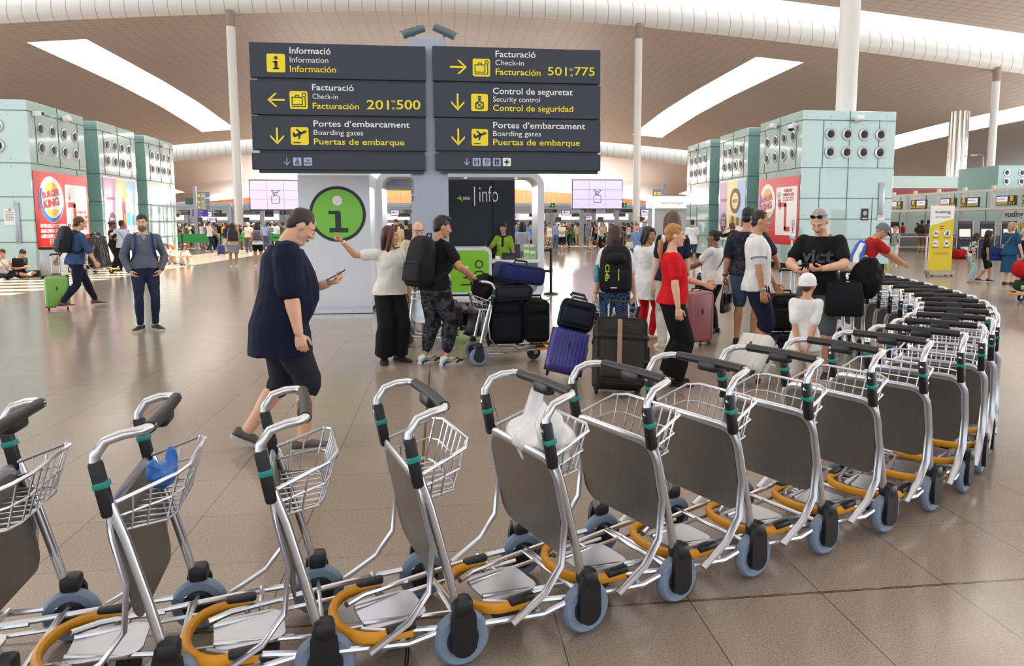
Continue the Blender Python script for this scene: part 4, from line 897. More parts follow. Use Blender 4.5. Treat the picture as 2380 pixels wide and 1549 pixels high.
mb = MB(); mb.prism([(-.2, .05), (.2, .05), (.1, .17), (-.1, .17)], W + .06, Matrix(((0, 0, 1, -W / 2 - .03), (1, 0, 0, 0), (0, 1, 0, 0), (0, 0, 0, 1)))); mb.build('base', M('banner_base', '#8d8676', .4), o)
for x in (-.3, .3):
    for y in (-.15, .15): mb = MB(); mb.lathe([(.028, -.012), (.028, .012)], (x, y, .028), 'X', 12); mb.build('castor', bpost, o)
X, Y = gp(2061, 622); mb = MB(); mb.lathe([(.055, 0), (.055, 1.0), (.04, 1.02)], (X, Y, 0), seg=16); tag(mb.build('bollard', M('bollard_yellow', '#e3c32a', .45)), 'yellow post at the corner of the right glass block', 'post')
X, Y = gp(1835, 690); o = empty('steel_stand', (X, Y, 0), 0, 'slim steel floor stand between the two men in front of the right glass block', 'stand'); stl = M('stand_steel', '#b9bcc0', .25, .9)
mb = MB(); mb.lathe([(.16, 0), (.15, .03), (.03, .05)], seg=20); mb.build('base', stl, o); mb = MB(); mb.tube([(0, 0, .04), (0, 0, 1.32)], .022, 10); mb.build('pole', stl, o); mb = MB(); mb.box((0, 0, .62), (.34, .2, .03), None, .01); mb.box((0, -.02, 1.34), (.12, .05, .16), None, .01); mb.build('tray', stl, o)
# litter bin and odds by the left block
X, Y = gp(128, 646); o = empty('litter_bin', (X, Y, 0), 0, 'grey metal litter bin in front of the left burger poster', 'bin')
mb = MB(); mb.box((0, 0, .47), (.6, .45, .82), r=.04); mb.build('body', M('bin_steel', '#9fa4a6', .35, .5), o); mb = MB(); mb.box((0, 0, .91), (.62, .47, .07), r=.02); mb.build('rim', dark, o); mb = MB(); mb.box((0, 0, .03), (.58, .43, .06)); mb.build('base', dark, o)
# ================================================================ luggage trolleys
chrome = M('trolley_chrome', '#cfd0d4', .24, .9, var=.03); flat = M('trolley_flat_tube', '#c6c8d0', .3, .85, var=.03); blackpl = M('trolley_black', '#121318', .45)
tyre = M('tyre_blue_grey', '#7d8ea4', .6, var=.05); hubm = M('hub_dark', '#23242b', .5); ppl = M('trolley_panel', '#7a746e', .38, .65, var=.06, vs=30); yb2 = M('bumper_yellow', '#e59a1c', .5); teal = M('band_teal', '#1f8f86', .45)
def trolley(label, group='nested luggage trolleys', bumper_col=None):
    """front towards +X, handle side at the origin, rear wheels on the ground"""
    o = empty('luggage_trolley', label=label, cat='trolley', group=group); hw = .265
    for s in (-1, 1):
        y = s * hw; mb = MB()
        mb.mat(0).lathe([(.062, -.02), (.094, -.024), (.105, -.012), (.107, 0), (.105, .012), (.094, .024), (.062, .02)], (0, y, .107), 'Y', 26)
        mb.mat(1).lathe([(.06, -.022), (.062, -.024), (.062, .024), (.02, .03), (.0, .03)], (0, y, .107), 'Y', 20); mb.build('rear_wheel', [tyre, hubm], o)
        mb = MB(); yo = y + s * .034                                     # fork cover: a teardrop on the outside and a cap above
        pr = [(.05 * cos(a), .05 * sin(a) - .01) for a in np.linspace(pi, 2 * pi, 9)] + [(.048, .1), (.035, .15), (-.02, .15), (-.045, .1)]
        mb.prism(pr, .02, Matrix(((1, 0, 0, 0), (0, 0, 1, yo - .01), (0, 1, 0, .107), (0, 0, 0, 1)))); mb.box((.0, y + s * .012, .235), (.075, .075, .07), r=.02); mb.build('wheel_cover', blackpl, o, angle=.5)
        mb = MB(); mb.tube([(.01, y, .2), (.055, y, .4), (.11, y, .62), (.15, y, .745)], .0175, 10); mb.build('upright', chrome, o)
        mb = MB(); mb.mat(0).box((.167, y, .795), (.042, .04, .19), (0, R(10), 0), r=.012); mb.mat(1).box((.168, y, .81), (.046, .044, .022), (0, R(10), 0), r=.004); mb.build('bracket', [blackpl, teal], o)
    h = MB()
    side = lambda s: [(.185, s * hw, .85), (.181, s * hw, .905), (.15, s * hw, .95), (.1, s * (hw - .005), .966), (.055, s * (hw - .02), .97), (.03, s * (hw - .06), .97)]
    h.tube(side(-1) + side(1)[::-1], .0165, 10); hd = h.build('handle', chrome, o)
    mb = MB(); mb.tube([(.035, -.21, .97), (.028, 0, .972), (.035, .21, .97)], .021, 10); mb.box((.036, 0, .95), (.05, .12, .05), r=.015); mb.build('grip', blackpl, hd)
    b = MB(); rim = [(.14, -.25, .74), (-.04, -.22, .81), (-.07, -.16, .82), (-.07, .16, .82), (-.04, .22, .81), (.14, .25, .74)]; b.tube(rim, .007, 6)
    low = [(.14, -.24, .64), (-.0, -.2, .65), (-.02, -.14, .65), (-.02, .14, .65), (0, .2, .65), (.14, .24, .64)]; b.tube(low, .005, 6); mid = [tuple((np.array(p) + q) / 2) for p, q in zip(rim, low)]; b.tube(mid, .004, 6)
    for y in np.linspace(-.2, .2, 8): b.tube([(-.07 if abs(y) < .17 else -.045, y, .818), (-.02 if abs(y) < .15 else 0, y * .92, .65), (.13, y * .95, .64)], .004, 5)
    for s in (-1, 1):
        for f in (.3, .6): b.tube([(.14 - .18 * f, s * (.25 - .03 * f), .74 + .07 * f), (.14 - .14 * f, s * (.24 - .04 * f), .64)], .004, 5)
    b.build('basket', chrome, o)
    # back plate in its inverted-U flat tube frame
    def plane(y, z): return (.055 + .16 * (z - .25), y, z)
    fr = [(.34, -.285, .14), (.20, -.285, .22), (.125, -.285, .32), (.11, -.285, .48)] + [plane(-.285 + .09 * (1 - cos(a)) , .635 + .09 * sin(a)) for a in np.linspace(0, pi / 2, 6)]
    fr = [(x + .025 if i > 3 else x, y, z) for i, (x, y, z) in enumerate(fr)]
    full = fr + [(x, -y, z) for x, y, z in fr[::-1]]
    mb = MB(); mb.tube(full, .021, 8, rb=.009, up=(1, 0, 0)); mb.build('panel_frame', flat, o)
    mb = MB(); poly = rrect(-.265, .325, .265, .71, .075, 5); f = [(plane(y, z)[0] + .02, y, z) for y, z in poly]; bk = [(x + .006, y, z) for x, y, z in f]; n = len(f)
    mb.add(f + bk, [tuple(range(n)), tuple(range(n, 2 * n))[::-1]] + [(i, n + i, n + (i + 1) % n, (i + 1) % n) for i in range(n)]); mb.build('back_panel', ppl, o, angle=.5)
    mb = MB()
    for s in (-1, 1):
        mb.tube([(.0, s * .25, .15), (.2, s * .275, .135), (.5, s * .225, .145), (.78, s * .15, .165), (.86, s * .1, .17)], .0125, 8); mb.tube([(.1, s * .14, .15), (.5, s * .12, .15), (.84, s * .06, .17)], .009, 8)
    for x, w in ((.0, .25), (.22, .27), (.48, .225), (.72, .165)): mb.tube([(x, -w, .15), (x, w, .15)], .01, 8)
    mb.build('base_frame', chrome, o)
    arc = [(.80 + .13 * cos(a), .185 * sin(a), .172) for a in np.linspace(-pi / 2, pi / 2, 13)]
    mb = MB(); mb.mat(0).tube([(.7, -.19, .165)] + arc + [(.7, .19, .165)], .018, 8, rb=.022); mb.mat(1).box((.74, -.19, .19), (.11, .035, .03), r=.01); mb.mat(1).box((.74, .19, .19), (.11, .035, .03), r=.01); mb.build('bumper', [bumper_col or yb2, blackpl], o)
    mb = MB(); mb.prism(rrect(.6, -.11, .84, .11, .05, 3), .008, Matrix.Translation((0, 0, .158))); mb.build('toe_plate', flat, o)
    c = MB(); c.lathe([(.05, -.018), (.075, -.02), (.083, 0), (.075, .02), (.05, .018)], (.70, 0, .083), 'Y', 20); c.lathe([(.045, -.024), (.045, .024)], (.70, 0, .083), 'Y', 14); cw = c.build('front_castor', M('castor_dark', '#2a2b30', .55), o)
    mb = MB()
    for s in (-1, 1): mb.box((.715, s * .03, .115), (.045, .008, .09), (0, R(-14), 0))
    mb.build('fork', flat, cw)
    return o
WH = [(-1.96, 2.36), (-1.47, 2.37), (-.98, 2.40), (-.49, 2.46), (-.01, 2.55), (.49, 2.70), (.93, 2.88), (1.35, 3.05), (1.8, 3.23), (2.26, 3.43), (2.69, 3.66)]
PTS = []
for i, w in enumerate(WH):
    a, b = WH[max(i - 1, 0)], WH[min(i + 1, len(WH) - 1)]; d = Vector((a[0] - b[0], a[1] - b[1])).normalized(); PTS.append((w[0] + d.y * .27, w[1] - d.x * .27 - .04))
PTS += [(2.93, 4.08), (3.26, 4.36), (3.56, 4.66), (3.84, 4.97), (4.09, 5.31), (4.32, 5.67), (4.52, 6.06), (4.69, 6.46), (4.85, 6.88), (5.0, 7.31), (5.14, 7.75), (5.28, 8.2), (5.42, 8.65), (5.55, 9.1)]
ORD = 'first second third fourth fifth sixth seventh eighth ninth tenth eleventh twelfth thirteenth fourteenth fifteenth sixteenth seventeenth eighteenth nineteenth twentieth twenty-first twenty-second twenty-third twenty-fourth twenty-fifth twenty-sixth twenty-seventh twenty-eighth twenty-ninth thirtieth'.split()
tr0 = trolley('')
ROWT = []; PTS = PTS[1:]
for i, p in enumerate(PTS):
    a, b = PTS[max(i - 1, 0)], PTS[min(i + 1, len(PTS) - 1)]; hx, hy = a[0] - b[0], a[1] - b[1]; ang = math.atan2(hy, hx)
    if i < 8: ang += R(3)
    t_ = tr0 if i == 0 else copy_tree(tr0); t_.location = (p[0] - .05 * cos(ang), p[1] - .05 * sin(ang), 0); t_.rotation_euler = (0, 0, ang); ROWT.append(t_)
    t_['label'] = 'chrome luggage trolley with yellow bumper, %s from the left end of the nested row' % ORD[i]

# ================================================================ bags and cases
def rounded(mb, c, s, r, seg=3, rot=None): return mb.box(c, s, rot, r, seg)
def hard_case(label, w, h, d, col, pull=.0, ribs=6, name='hard_suitcase', cat='suitcase', rough=.35):
    m = M('case_' + col.strip('#'), col, rough, var=.04); k = M('case_black_trim', '#17181b', .5); o = empty(name, label=label, cat=cat)
    mb = MB(); mb.box((0, 0, .05 + h / 2), (w, d, h), None, min(.06, d * .25), 4); sh = mb.build('shell', m, o, angle=1)
    mb = MB()
    for i in range(ribs):
        x = w * (-.38 + .76 * i / (ribs - 1)); mb.box((x, 0, .05 + h / 2), (w * .045, d + .012, h * .86), None, .006, 2)
    mb.build('shell_rib', m, o)
    mb = MB(); mb.box((0, 0, .05 + h / 2), (w + .006, .012, h + .006), None, .005, 1); mb.build('zip_seam', k, o)
    for x in (-.38, .38):
        for y in (-.3, .3): mb = MB(); mb.lathe([(.024, -.012), (.024, .012)], (x * w, y * d, .025), 'X', 12); mb.box((x * w, y * d, .05), (.036, .03, .03), None, .008); mb.build('castor', k, o)
    mb = MB(); mb.tube([(-.07, 0, .05 + h), (-.065, 0, .085 + h), (.065, 0, .085 + h), (.07, 0, .05 + h)], .011, 8); mb.build('carry_handle', k, o)
    mb = MB(); mb.box((w * .5, 0, .05 + h * .55), (.03, .03, .16), None, .01); mb.box((0, -d / 2 - .006, .05 + h * .62), (.02, .01, .07), None, .003); mb.build('side_handle', k, o)
    if pull: pull_handle(o, w * .32, d * .3, .05 + h, pull)
    return o
def pull_handle(o, w, y, z, L, col='#c3c6ca'):
    mb = MB()
    for s in (-1, 1): mb.tube([(s * w / 2, y, z - .05), (s * w / 2, y, z + L)], .0095, 8)
    p_ = mb.build('pull_handle', M('handle_silver', col, .25, .85), o); mb = MB(); mb.tube([(-w / 2 - .015, y, z + L - .02), (-w / 2, y, z + L + .012), (w / 2, y, z + L + .012), (w / 2 + .015, y, z + L - .02)], .016, 8); mb.build('grip', M('case_black_trim', '#17181b', .5), p_)
def soft_case(label, w, h, d, col, pull=0., pocket=True, name='soft_suitcase', cat='suitcase', trim='#0d0e10', wheels=True, strap=None):
    m = cloth(col.strip('#'), col, .8); k = M('case_trim_' + trim.strip('#'), trim, .55); o = empty(name, label=label, cat=cat); z0 = .05 if wheels else .0
    mb = MB(); mb.box((0, 0, z0 + h / 2), (w, d, h), None, min(.07, d * .3), 4); mb.build('body', m, o, angle=1)
    mb = MB()
    for y in (-d / 2 + .01, d / 2 - .01): mb.tube([(x, y, z) for x, z in rrect(-w / 2 + .012, z0 + .012, w / 2 - .012, z0 + h - .012, .05, 4)], .007, 6, closed=True, up=(0, 1, 0))
    mb.build('piping', k, o)
    if pocket: mb = MB(); mb.box((0, -d / 2 - .01, z0 + h * .36), (w * .82, .06, h * .55), None, .025, 3); mb.box((0, -d / 2 - .005, z0 + h * .8), (w * .7, .04, h * .16), None, .015, 2); mb.build('front_pocket', m, o, angle=1)
    mb = MB(); mb.tube([(-.08, -d * .1, z0 + h), (-.07, -d * .1, z0 + h + .04), (.07, -d * .1, z0 + h + .04), (.08, -d * .1, z0 + h)], .012, 8); mb.build('carry_handle', k, o)
    mb = MB(); mb.tube([(w / 2, -.02, z0 + h * .35), (w / 2 + .03, -.02, z0 + h * .4), (w / 2 + .03, -.02, z0 + h * .6), (w / 2, -.02, z0 + h * .65)], .012, 8); mb.build('side_handle', k, o)
    if wheels:
        for s in (-1, 1): mb = MB(); mb.lathe([(.035, -.014), (.035, .014)], (s * w * .4, d * .35, .035), 'X', 14); mb.box((s * w * .4, d * .35, .06), (.05, .06, .05), None, .01); mb.build('castor', k, o)
    if pull: pull_handle(o, w * .4, d * .3, z0 + h, pull)
    if strap:
        for z in (.34, .7): mb = MB(); mb.tube([(x, y, z0 + h * z) for x, y in rrect(-w / 2 - .006, -d / 2 - .03, w / 2 + .006, d / 2 + .006, .05, 3)], .004, 6, closed=True, rb=.02, up=(0, 0, 1)); mb.build('strap', M('strap_' + strap.strip('#'), strap, .7), o)
    return o
def duffel(label, L, r, col, name='duffel_bag', mat=None, flatten=.8, handles=True, cat='bag'):
    m = mat or cloth(col.strip('#'), col); k = M('bag_trim', '#1a1b1e', .6); o = empty(name, label=label, cat=cat); rings = []
    for x, f in ((-.5, .55), (-.49, .8), (-.44, .97), (-.3, 1), (-.1, 1.02), (.12, .99), (.3, 1.01), (.44, .96), (.49, .8), (.5, .55)):
        rings.append([(x * L, r * f * cos(a), r * flatten + r * flatten * f * sin(a) * (1 if sin(a) > 0 else .98)) for a in np.linspace(0, 2 * pi, 21)[:-1]])
    mb = MB(); mb.loft(rings); mb.build('body', m, o, angle=1.2)
    if handles:
        mb = MB()
        for s in (-1, 1): mb.tube([(-.16 * L, s * r * .8, r * flatten * 1.5), (-.12 * L, s * r * .35, r * flatten * 2 + .07), (.12 * L, s * r * .35, r * flatten * 2 + .07), (.16 * L, s * r * .8, r * flatten * 1.5)], .012, 8, rb=.006)
        mb.build('carry_handle', k, o)
        mb = MB(); mb.tube([(-.42 * L, 0, r * flatten * 2 + .003), (0, 0, r * flatten * 2.02), (.42 * L, 0, r * flatten * 2 + .003)], .008, 6); mb.build('zip', k, o)
    return o
def blob_mesh(parts, voxel, smooth=4, it=.6):
    mb = MB()
    for f in parts: f(mb)
    return remesh(mb, voxel, smooth, it)
def remesh(mb, voxel, smooth=3, fac=.6):
    me = bpy.data.meshes.new('m'); me.from_pydata(mb.v, [], mb.f); me.update(); o = bpy.data.objects.new('m', me); COL.objects.link(o)
    bm = bmesh.new(); bm.from_mesh(me); bmesh.ops.recalc_face_normals(bm, faces=bm.faces); bm.to_mesh(me); bm.free()
    m = o.modifiers.new('r', 'REMESH'); m.mode = 'VOXEL'; m.voxel_size = voxel
    if smooth: m = o.modifiers.new('s', 'SMOOTH'); m.iterations = smooth; m.factor = fac
    dg = bpy.context.evaluated_depsgraph_get(); r = bpy.data.meshes.new_from_object(o.evaluated_get(dg), depsgraph=dg)
    bpy.data.objects.remove(o); bpy.data.meshes.remove(me)
    r.polygons.foreach_set('use_smooth', [True] * len(r.polygons)); return r
def folds(me, amp, fz=9., seed=0, zs=1.):
    """soft cloth creases: pushes vertices along their normals"""
    n = len(me.vertices); co = np.empty(n * 3); no = np.empty(n * 3); me.vertices.foreach_get('co', co); me.vertices.foreach_get('normal', no); co = co.reshape(-1, 3); no = no.reshape(-1, 3)
    r = np.random.default_rng(seed); d = np.zeros(n)
    for i in range(7):
        k = r.normal(size=3) * fz * (1 + .4 * i); k[2] *= zs; w = r.normal(size=3) * 5
        d += np.sin(co @ k + 1.6 * np.sin(co @ w + i) + r.uniform(0, 6)) / (1 + .35 * i)
    d = -np.abs(d / 3.) + .25; co += no * (d * amp)[:, None]; me.vertices.foreach_set('co', co.ravel()); me.update()
def mobj(name, me, m, parent=None):
    me.name = name; me.materials.clear(); me.materials.append(m); o = bpy.data.objects.new(name, me); COL.objects.link(o); o.parent = parent; return o
def place(o, X, Y, Z=0, rz=0, rx=0, ry=0):
    o.location = (X, Y, Z); o.rotation_euler = (R(rx), R(ry), R(rz)); return o

# trolley of the man in the camouflage trousers, loaded
T1 = trolley('loaded trolley with a blue suitcase on top, pushed by the man in camouflage trousers', 'trolleys in use'); place(T1, .38, 8.42, 0, 5)
def on(T, x, y, z):                       # a point on a trolley's deck
    return T.matrix_basis @ Vector((x, y, z))
def put(o, T, x, y, z, rz=0, rx=0, ry=0): 
    p = on(T, x, y, z); e = T.rotation_euler.z; o.location = p; o.rotation_euler = (R(rx), R(ry), e + R(rz)); return o
put(soft_case('big black soft suitcase standing on the loaded trolley against its panel', .44, .52, .28, '#121318'), T1, .34, -.02, .17, -90 + 90)
put(soft_case('black soft suitcase at the front of the loaded trolley', .30, .50, .44, '#0d0e11'), T1, .70, .0, .19)
put(soft_case('dark slate suitcase lying across the loaded trolley', .46, .18, .44, '#262836', wheels=False, pocket=False), T1, .42, .0, .74, 0, 0, -2)
put(soft_case('royal blue suitcase lying tilted on top of the loaded trolley', .56, .22, .40, '#23295f', wheels=False, pocket=False), T1, .50, .0, .935, 2, 0, 9)
me = blob_mesh([lambda b: b.ell((0, 0, .13), (.13, .17, .14)), lambda b: b.ell((.05, .05, .22), (.09, .1, .09)), lambda b: b.ell((-.02, -.06, .18), (.1, .1, .12))], .012); folds(me, .02, 14, 3)
put(tag(mobj('cloth_bag', me, cloth('bag_black', '#17171a')), 'crumpled black bag in the basket of the loaded trolley', 'bag'), T1, .08, .0, .74)
# the older man's trolley, seen from behind
T2 = trolley('trolley with a scuffed pale panel half hidden behind the man in camouflage trousers', 'trolleys in use'); place(T2, -.22, 9.42, 0, 62)
for ch in T2.children:
    if ch.name.startswith('back_panel'): ch.data.materials[0] = M('scuffed_panel', '#c3ccd6', .45, .35, var=.12, vs=14)
put(hard_case('dark purple suitcase lying on the older man\'s trolley', .5, .30, .42, '#2c1c2c'), T2, .55, -.1, .2, 90)
put(hard_case('black spinner suitcase on its side with its wheels out', .36, .52, .26, '#131316', ribs=5), T2, .36, -.44, .3, 0, 8, 92)
# trolley beyond the woman with the backpack
T3 = trolley('trolley with floral bags behind the woman with the big black backpack', 'trolleys in use'); X, Y = gp(1478, 745); place(T3, X, Y, 0, 176)
flor = pattern('floral_grey', [(0, '#d3d1d6'), (.42, '#b9b6c0'), (.5, '#8f8b9c'), (.58, '#e3e1e4')], 9)
put(duffel('grey floral duffel bag, upper one on the trolley', .5, .17, '', mat=flor), T3, .56, .05, .62, 80, 0, 0); put(duffel('grey floral duffel bag, lower one on the trolley', .5, .19, '', mat=flor), T3, .56, .05, .2, 85)
put(duffel('beige tartan bag on the trolley behind the woman', .46, .17, '', mat=pattern('tartan', [(0, '#c8b8a6'), (.5, '#c8b8a6'), (.51, '#7d5a55'), (1, '#6d4a48')], 14, kind='check')), T3, .12, .12, .42, 85)
# cases the backpack woman pulls
X, Y = gp(1312, 880); c_ = hard_case('purple-blue hard suitcase tilted on its wheels', .40, .46, .26, '#3a3786', pull=.42, ribs=9); place(c_, X - .05, Y - .1, .03, -8, -20, 13)
o = soft_case('small navy bag strapped on top of the purple suitcase', .38, .30, .22, '#15172a', wheels=False, name='travel_bag', cat='bag', trim='#0a0b14'); place(o, X + .14, Y - .2, .50, -12, 20, 4); o.location.y = Y - .16; o.location = c_.matrix_basis @ Vector((.02, -.02, .53)); o.rotation_euler = c_.rotation_euler
X, Y = gp(1432, 915); c_ = soft_case('large charcoal wheeled duffel tilted beside the purple suitcase', .50, .66, .32, '#2c2b2a', pull=.22, strap='#111214'); place(c_, X, Y - .1, .03, -6, -24, 4)
mb = MB(); mb.box((-.03, -.20, .45), (.045, .02, .44), None, .006); mb.build('tan_strip', M('tan_webbing', '#9a7a66', .7), c_)
X, Y = gp(1622, 806); place(hard_case('tall pink hard suitcase behind the woman in red', .44, .68, .28, '#a0626a', ribs=2), X, Y + .12, 0, 20)
# green case of the striding man
X, Y = gp(130, 722); G1 = place(hard_case('lime green hard suitcase rolled behind the striding man', .40, .60, .26, '#7fb257', pull=.4, ribs=7), X, Y + .1, 0, 25, 0, 0)
# navy case with silver pull handle beside the white polo man
X, Y = gp(1832, 830); N1 = soft_case('navy suitcase with tall silver pull handle beside the man in the white polo', .42, .24, .3, '#161b30', pull=.76, name='cabin_case'); place(N1, X, Y + .02, 0, -4)
o = soft_case('black bag with an orange strip standing on the navy suitcase', .40, .46, .24, '#15151a', wheels=False, name='travel_bag', cat='bag'); place(o, X - .03, Y + .12, .31, -4); mb = MB(); mb.box((.12, -.128, .24), (.03, .02, .38), None, .006); mb.build('orange_strip', M('orange_web', '#d9532a', .6), o)
# white case lying behind the row
X, Y = gp(1735, 905); c_ = hard_case('white suitcase tilted behind the nested trolley row', .36, .44, .24, '#e3e2dc', ribs=5); place(c_, X + .0, Y + .12, .09, -58, -42, 0)
# things in the nested trolleys
pw = M('plastic_bag_white', '#e9e8ea', .3, var=.03)
def draped(label, i, scale, seed, m=pw, name='plastic_bag', dz=.75, dx=.05, dy=0):
    me = blob_mesh([lambda b: b.ell((0, 0, 0), (.13, .2, .07)), lambda b: b.ell((-.05, -.13, .07), (.05, .05, .12)), lambda b: b.ell((.04, .14, .06), (.06, .05, .1)), lambda b: b.ell((0, 0, -.07), (.1, .16, .06))], .012); folds(me, .03, 13, seed)
    o = mobj(name, me, m); o.scale = (scale,) * 3; t_ = ROWT[i]; e = t_.rotation_euler.z; o.location = t_.location + Vector((cos(e) * dx - sin(e) * dy, sin(e) * dx + cos(e) * dy, dz)); o.rotation_euler = (0, 0, e); return tag(o, label, 'bag')
draped('white plastic bag slumped in the basket of a near trolley', 4, 1.0, 5)
draped('small scrap of blue plastic in the basket of a near trolley at left', 1, .4, 6, M('plastic_blue', '#2f6fc0', .4), 'plastic_scrap', .75)
o = draped('beige cushion on a dark bag at the far end of the trolley row', 23, 1.2, 8, cloth('beige', '#b9a68c'), 'cushion', 1.0, -.25)
o = draped('dark bag under the beige cushion at the far end of the trolley row', 23, 1.3, 9, cloth('bag_black', '#17171a'), 'soft_bag', .87, -.22)
# wrapped cases on a cart by the left blocks
X, Y = gp(232, 638); T4 = trolley('trolley with film-wrapped cases parked against the left glass blocks', 'trolleys in use'); place(T4, X - .42, Y + .3, 0, -8)
film = M('black_stretch_film', '#1a191b', .18, var=.4, vs=12, bump=.6, bs=18)
me = blob_mesh([lambda b: b.box((0, 0, .55), (.42, .5, 1.05), None, .08, 3), lambda b: b.box((-.02, 0, 1.0), (.26, .4, .45), None, .1, 3)], .02); folds(me, .02, 9, 4, .3)
put(tag(mobj('wrapped_suitcase', me, film), 'tall black stack of cases wrapped in shiny film', 'suitcase'), T4, .42, 0, .17, 0, 0, -8)
# red bag load at the right picture edge
X, Y = gp(2385, 702); T5 = trolley('trolley cut by the right picture edge carrying red and green bags', 'trolleys in use', ); place(T5, X + .6, Y, 0, 178)
put(duffel('red bag heaped on the trolley at the right picture edge', .6, .26, '#b01218'), T5, .5, 0, .46, 90); put(duffel('green and white bag under the red bag at the right picture edge', .62, .17, '', mat=pattern('green_white', [(0, '#1d3a26'), (.5, '#20402a'), (.56, '#c8d0c0'), (.66, '#142018')], 4)), T5, .55, 0, .19, 84)
X, Y = gp(2240, 603); place(duffel('red bag on the floor beside the self check-in machines', .7, .27, '#a5141c'), X, Y + .3, 0, 20)
# ================================================================ people
V3 = Vector
def skin_mat(c): 
    m = M('skin_' + c.strip('#'), c, .52, var=.05, vs=22, bump=.08, bs=150); m.node_tree.nodes['Principled BSDF'].inputs['Subsurface Weight'].default_value = .08; return m
def hair_mat(c): return M('hair_' + c.strip('#'), c, .5, var=.35, vs=70, bump=.35, bs=150)
SK = {'fair': '#dca98c', 'tan': '#c08a68', 'med': '#cc9676', 'brown': '#8d5e44', 'dark': '#6e4a38'}
HC = {'black': '#17130f', 'dark': '#2a1d15', 'brown': '#4a3122', 'auburn': '#4d1f14', 'chest': '#5c3a26', 'grey': '#9a948c', 'blond': '#b08a58', 'ginger': '#a8693a', 'ash': '#6d5842', 'white': '#cfcac4'}
def ik(a, t, l1, l2, pole):
    d = t - a; L = d.length; mx = (l1 + l2) * .998
    if L > mx: t = a + d * (mx / L); d = t - a; L = mx
    c = (l1 * l1 + L * L - l2 * l2) / (2 * L); h = math.sqrt(max(l1 * l1 - c * c, 0)); u = d.normalized(); p = V3(pole); p = p - u * p.dot(u)
    p = p.normalized() if p.length > 1e-5 else V3((0, -1, 0)); return a + u * c + p * h, t
def hand_geo(mb, w, d, n, side, curl=.35, point=False, fine=True, k=1.):
    d = d.normalized(); n = (n - d * n.dot(d)); n = n.normalized() if n.length > 1e-4 else frame(d)[1]; t = d.cross(n) * side
    def ringp(c, a, b): return [c + t * (a * cos(q)) + n * (b * sin(q)) for q in np.linspace(0, 2 * pi, 13)[:-1]]
    mb.loft([ringp(w - d * .02, .024, .02), ringp(w + d * .005, .027, .019), ringp(w + d * .035, .037, .017), ringp(w + d * .075, .041, .014), ringp(w + d * .092, .036, .010)])
    cu = [curl] * 4 if not isinstance(curl, (list, tuple)) else curl
    for i, (o, L, r) in enumerate(((.031, .073, .0092), (.011, .082, .0095), (-.010, .076, .0092), (-.030, .06, .0082))):
        c = cu[i]
        if point: c = .03 if i == 0 else .95
        p = w + d * (.084 - .004 * abs(i - 1)) + t * o; pts = [p - d * .02, p]; a = 0; sp = (.10 if c < .4 else .02) * (1.5 - i) / 1.5
        for f, b in ((.46, 62), (.31, 80), (.26, 45)):
            a += R(b * c + 4); q = (d + t * sp).normalized() * cos(a) + n * sin(a); pts.append(pts[-1] + q * L * f)
        mb.tube(pts, [r, r, r * .97, r * .9, r * .72], 8, rnd=True)
    c = sum(cu) / 4 if not point else .8; p = w + d * .022 + t * .026; q1 = (t * (.9 - .35 * c) + d * .62 + n * (.25 + .6 * c)).normalized(); q2 = (t * (.35 - .45 * c) + d * .85 + n * (.2 + .55 * c)).normalized()
    mb.tube([p - t * .01, p + q1 * .036, p + q1 * .036 + q2 * .03, p + q1 * .036 + q2 * .055], [.014, .0115, .0105, .0085], 8, rnd=True)
    return w + d * .075 + n * .03
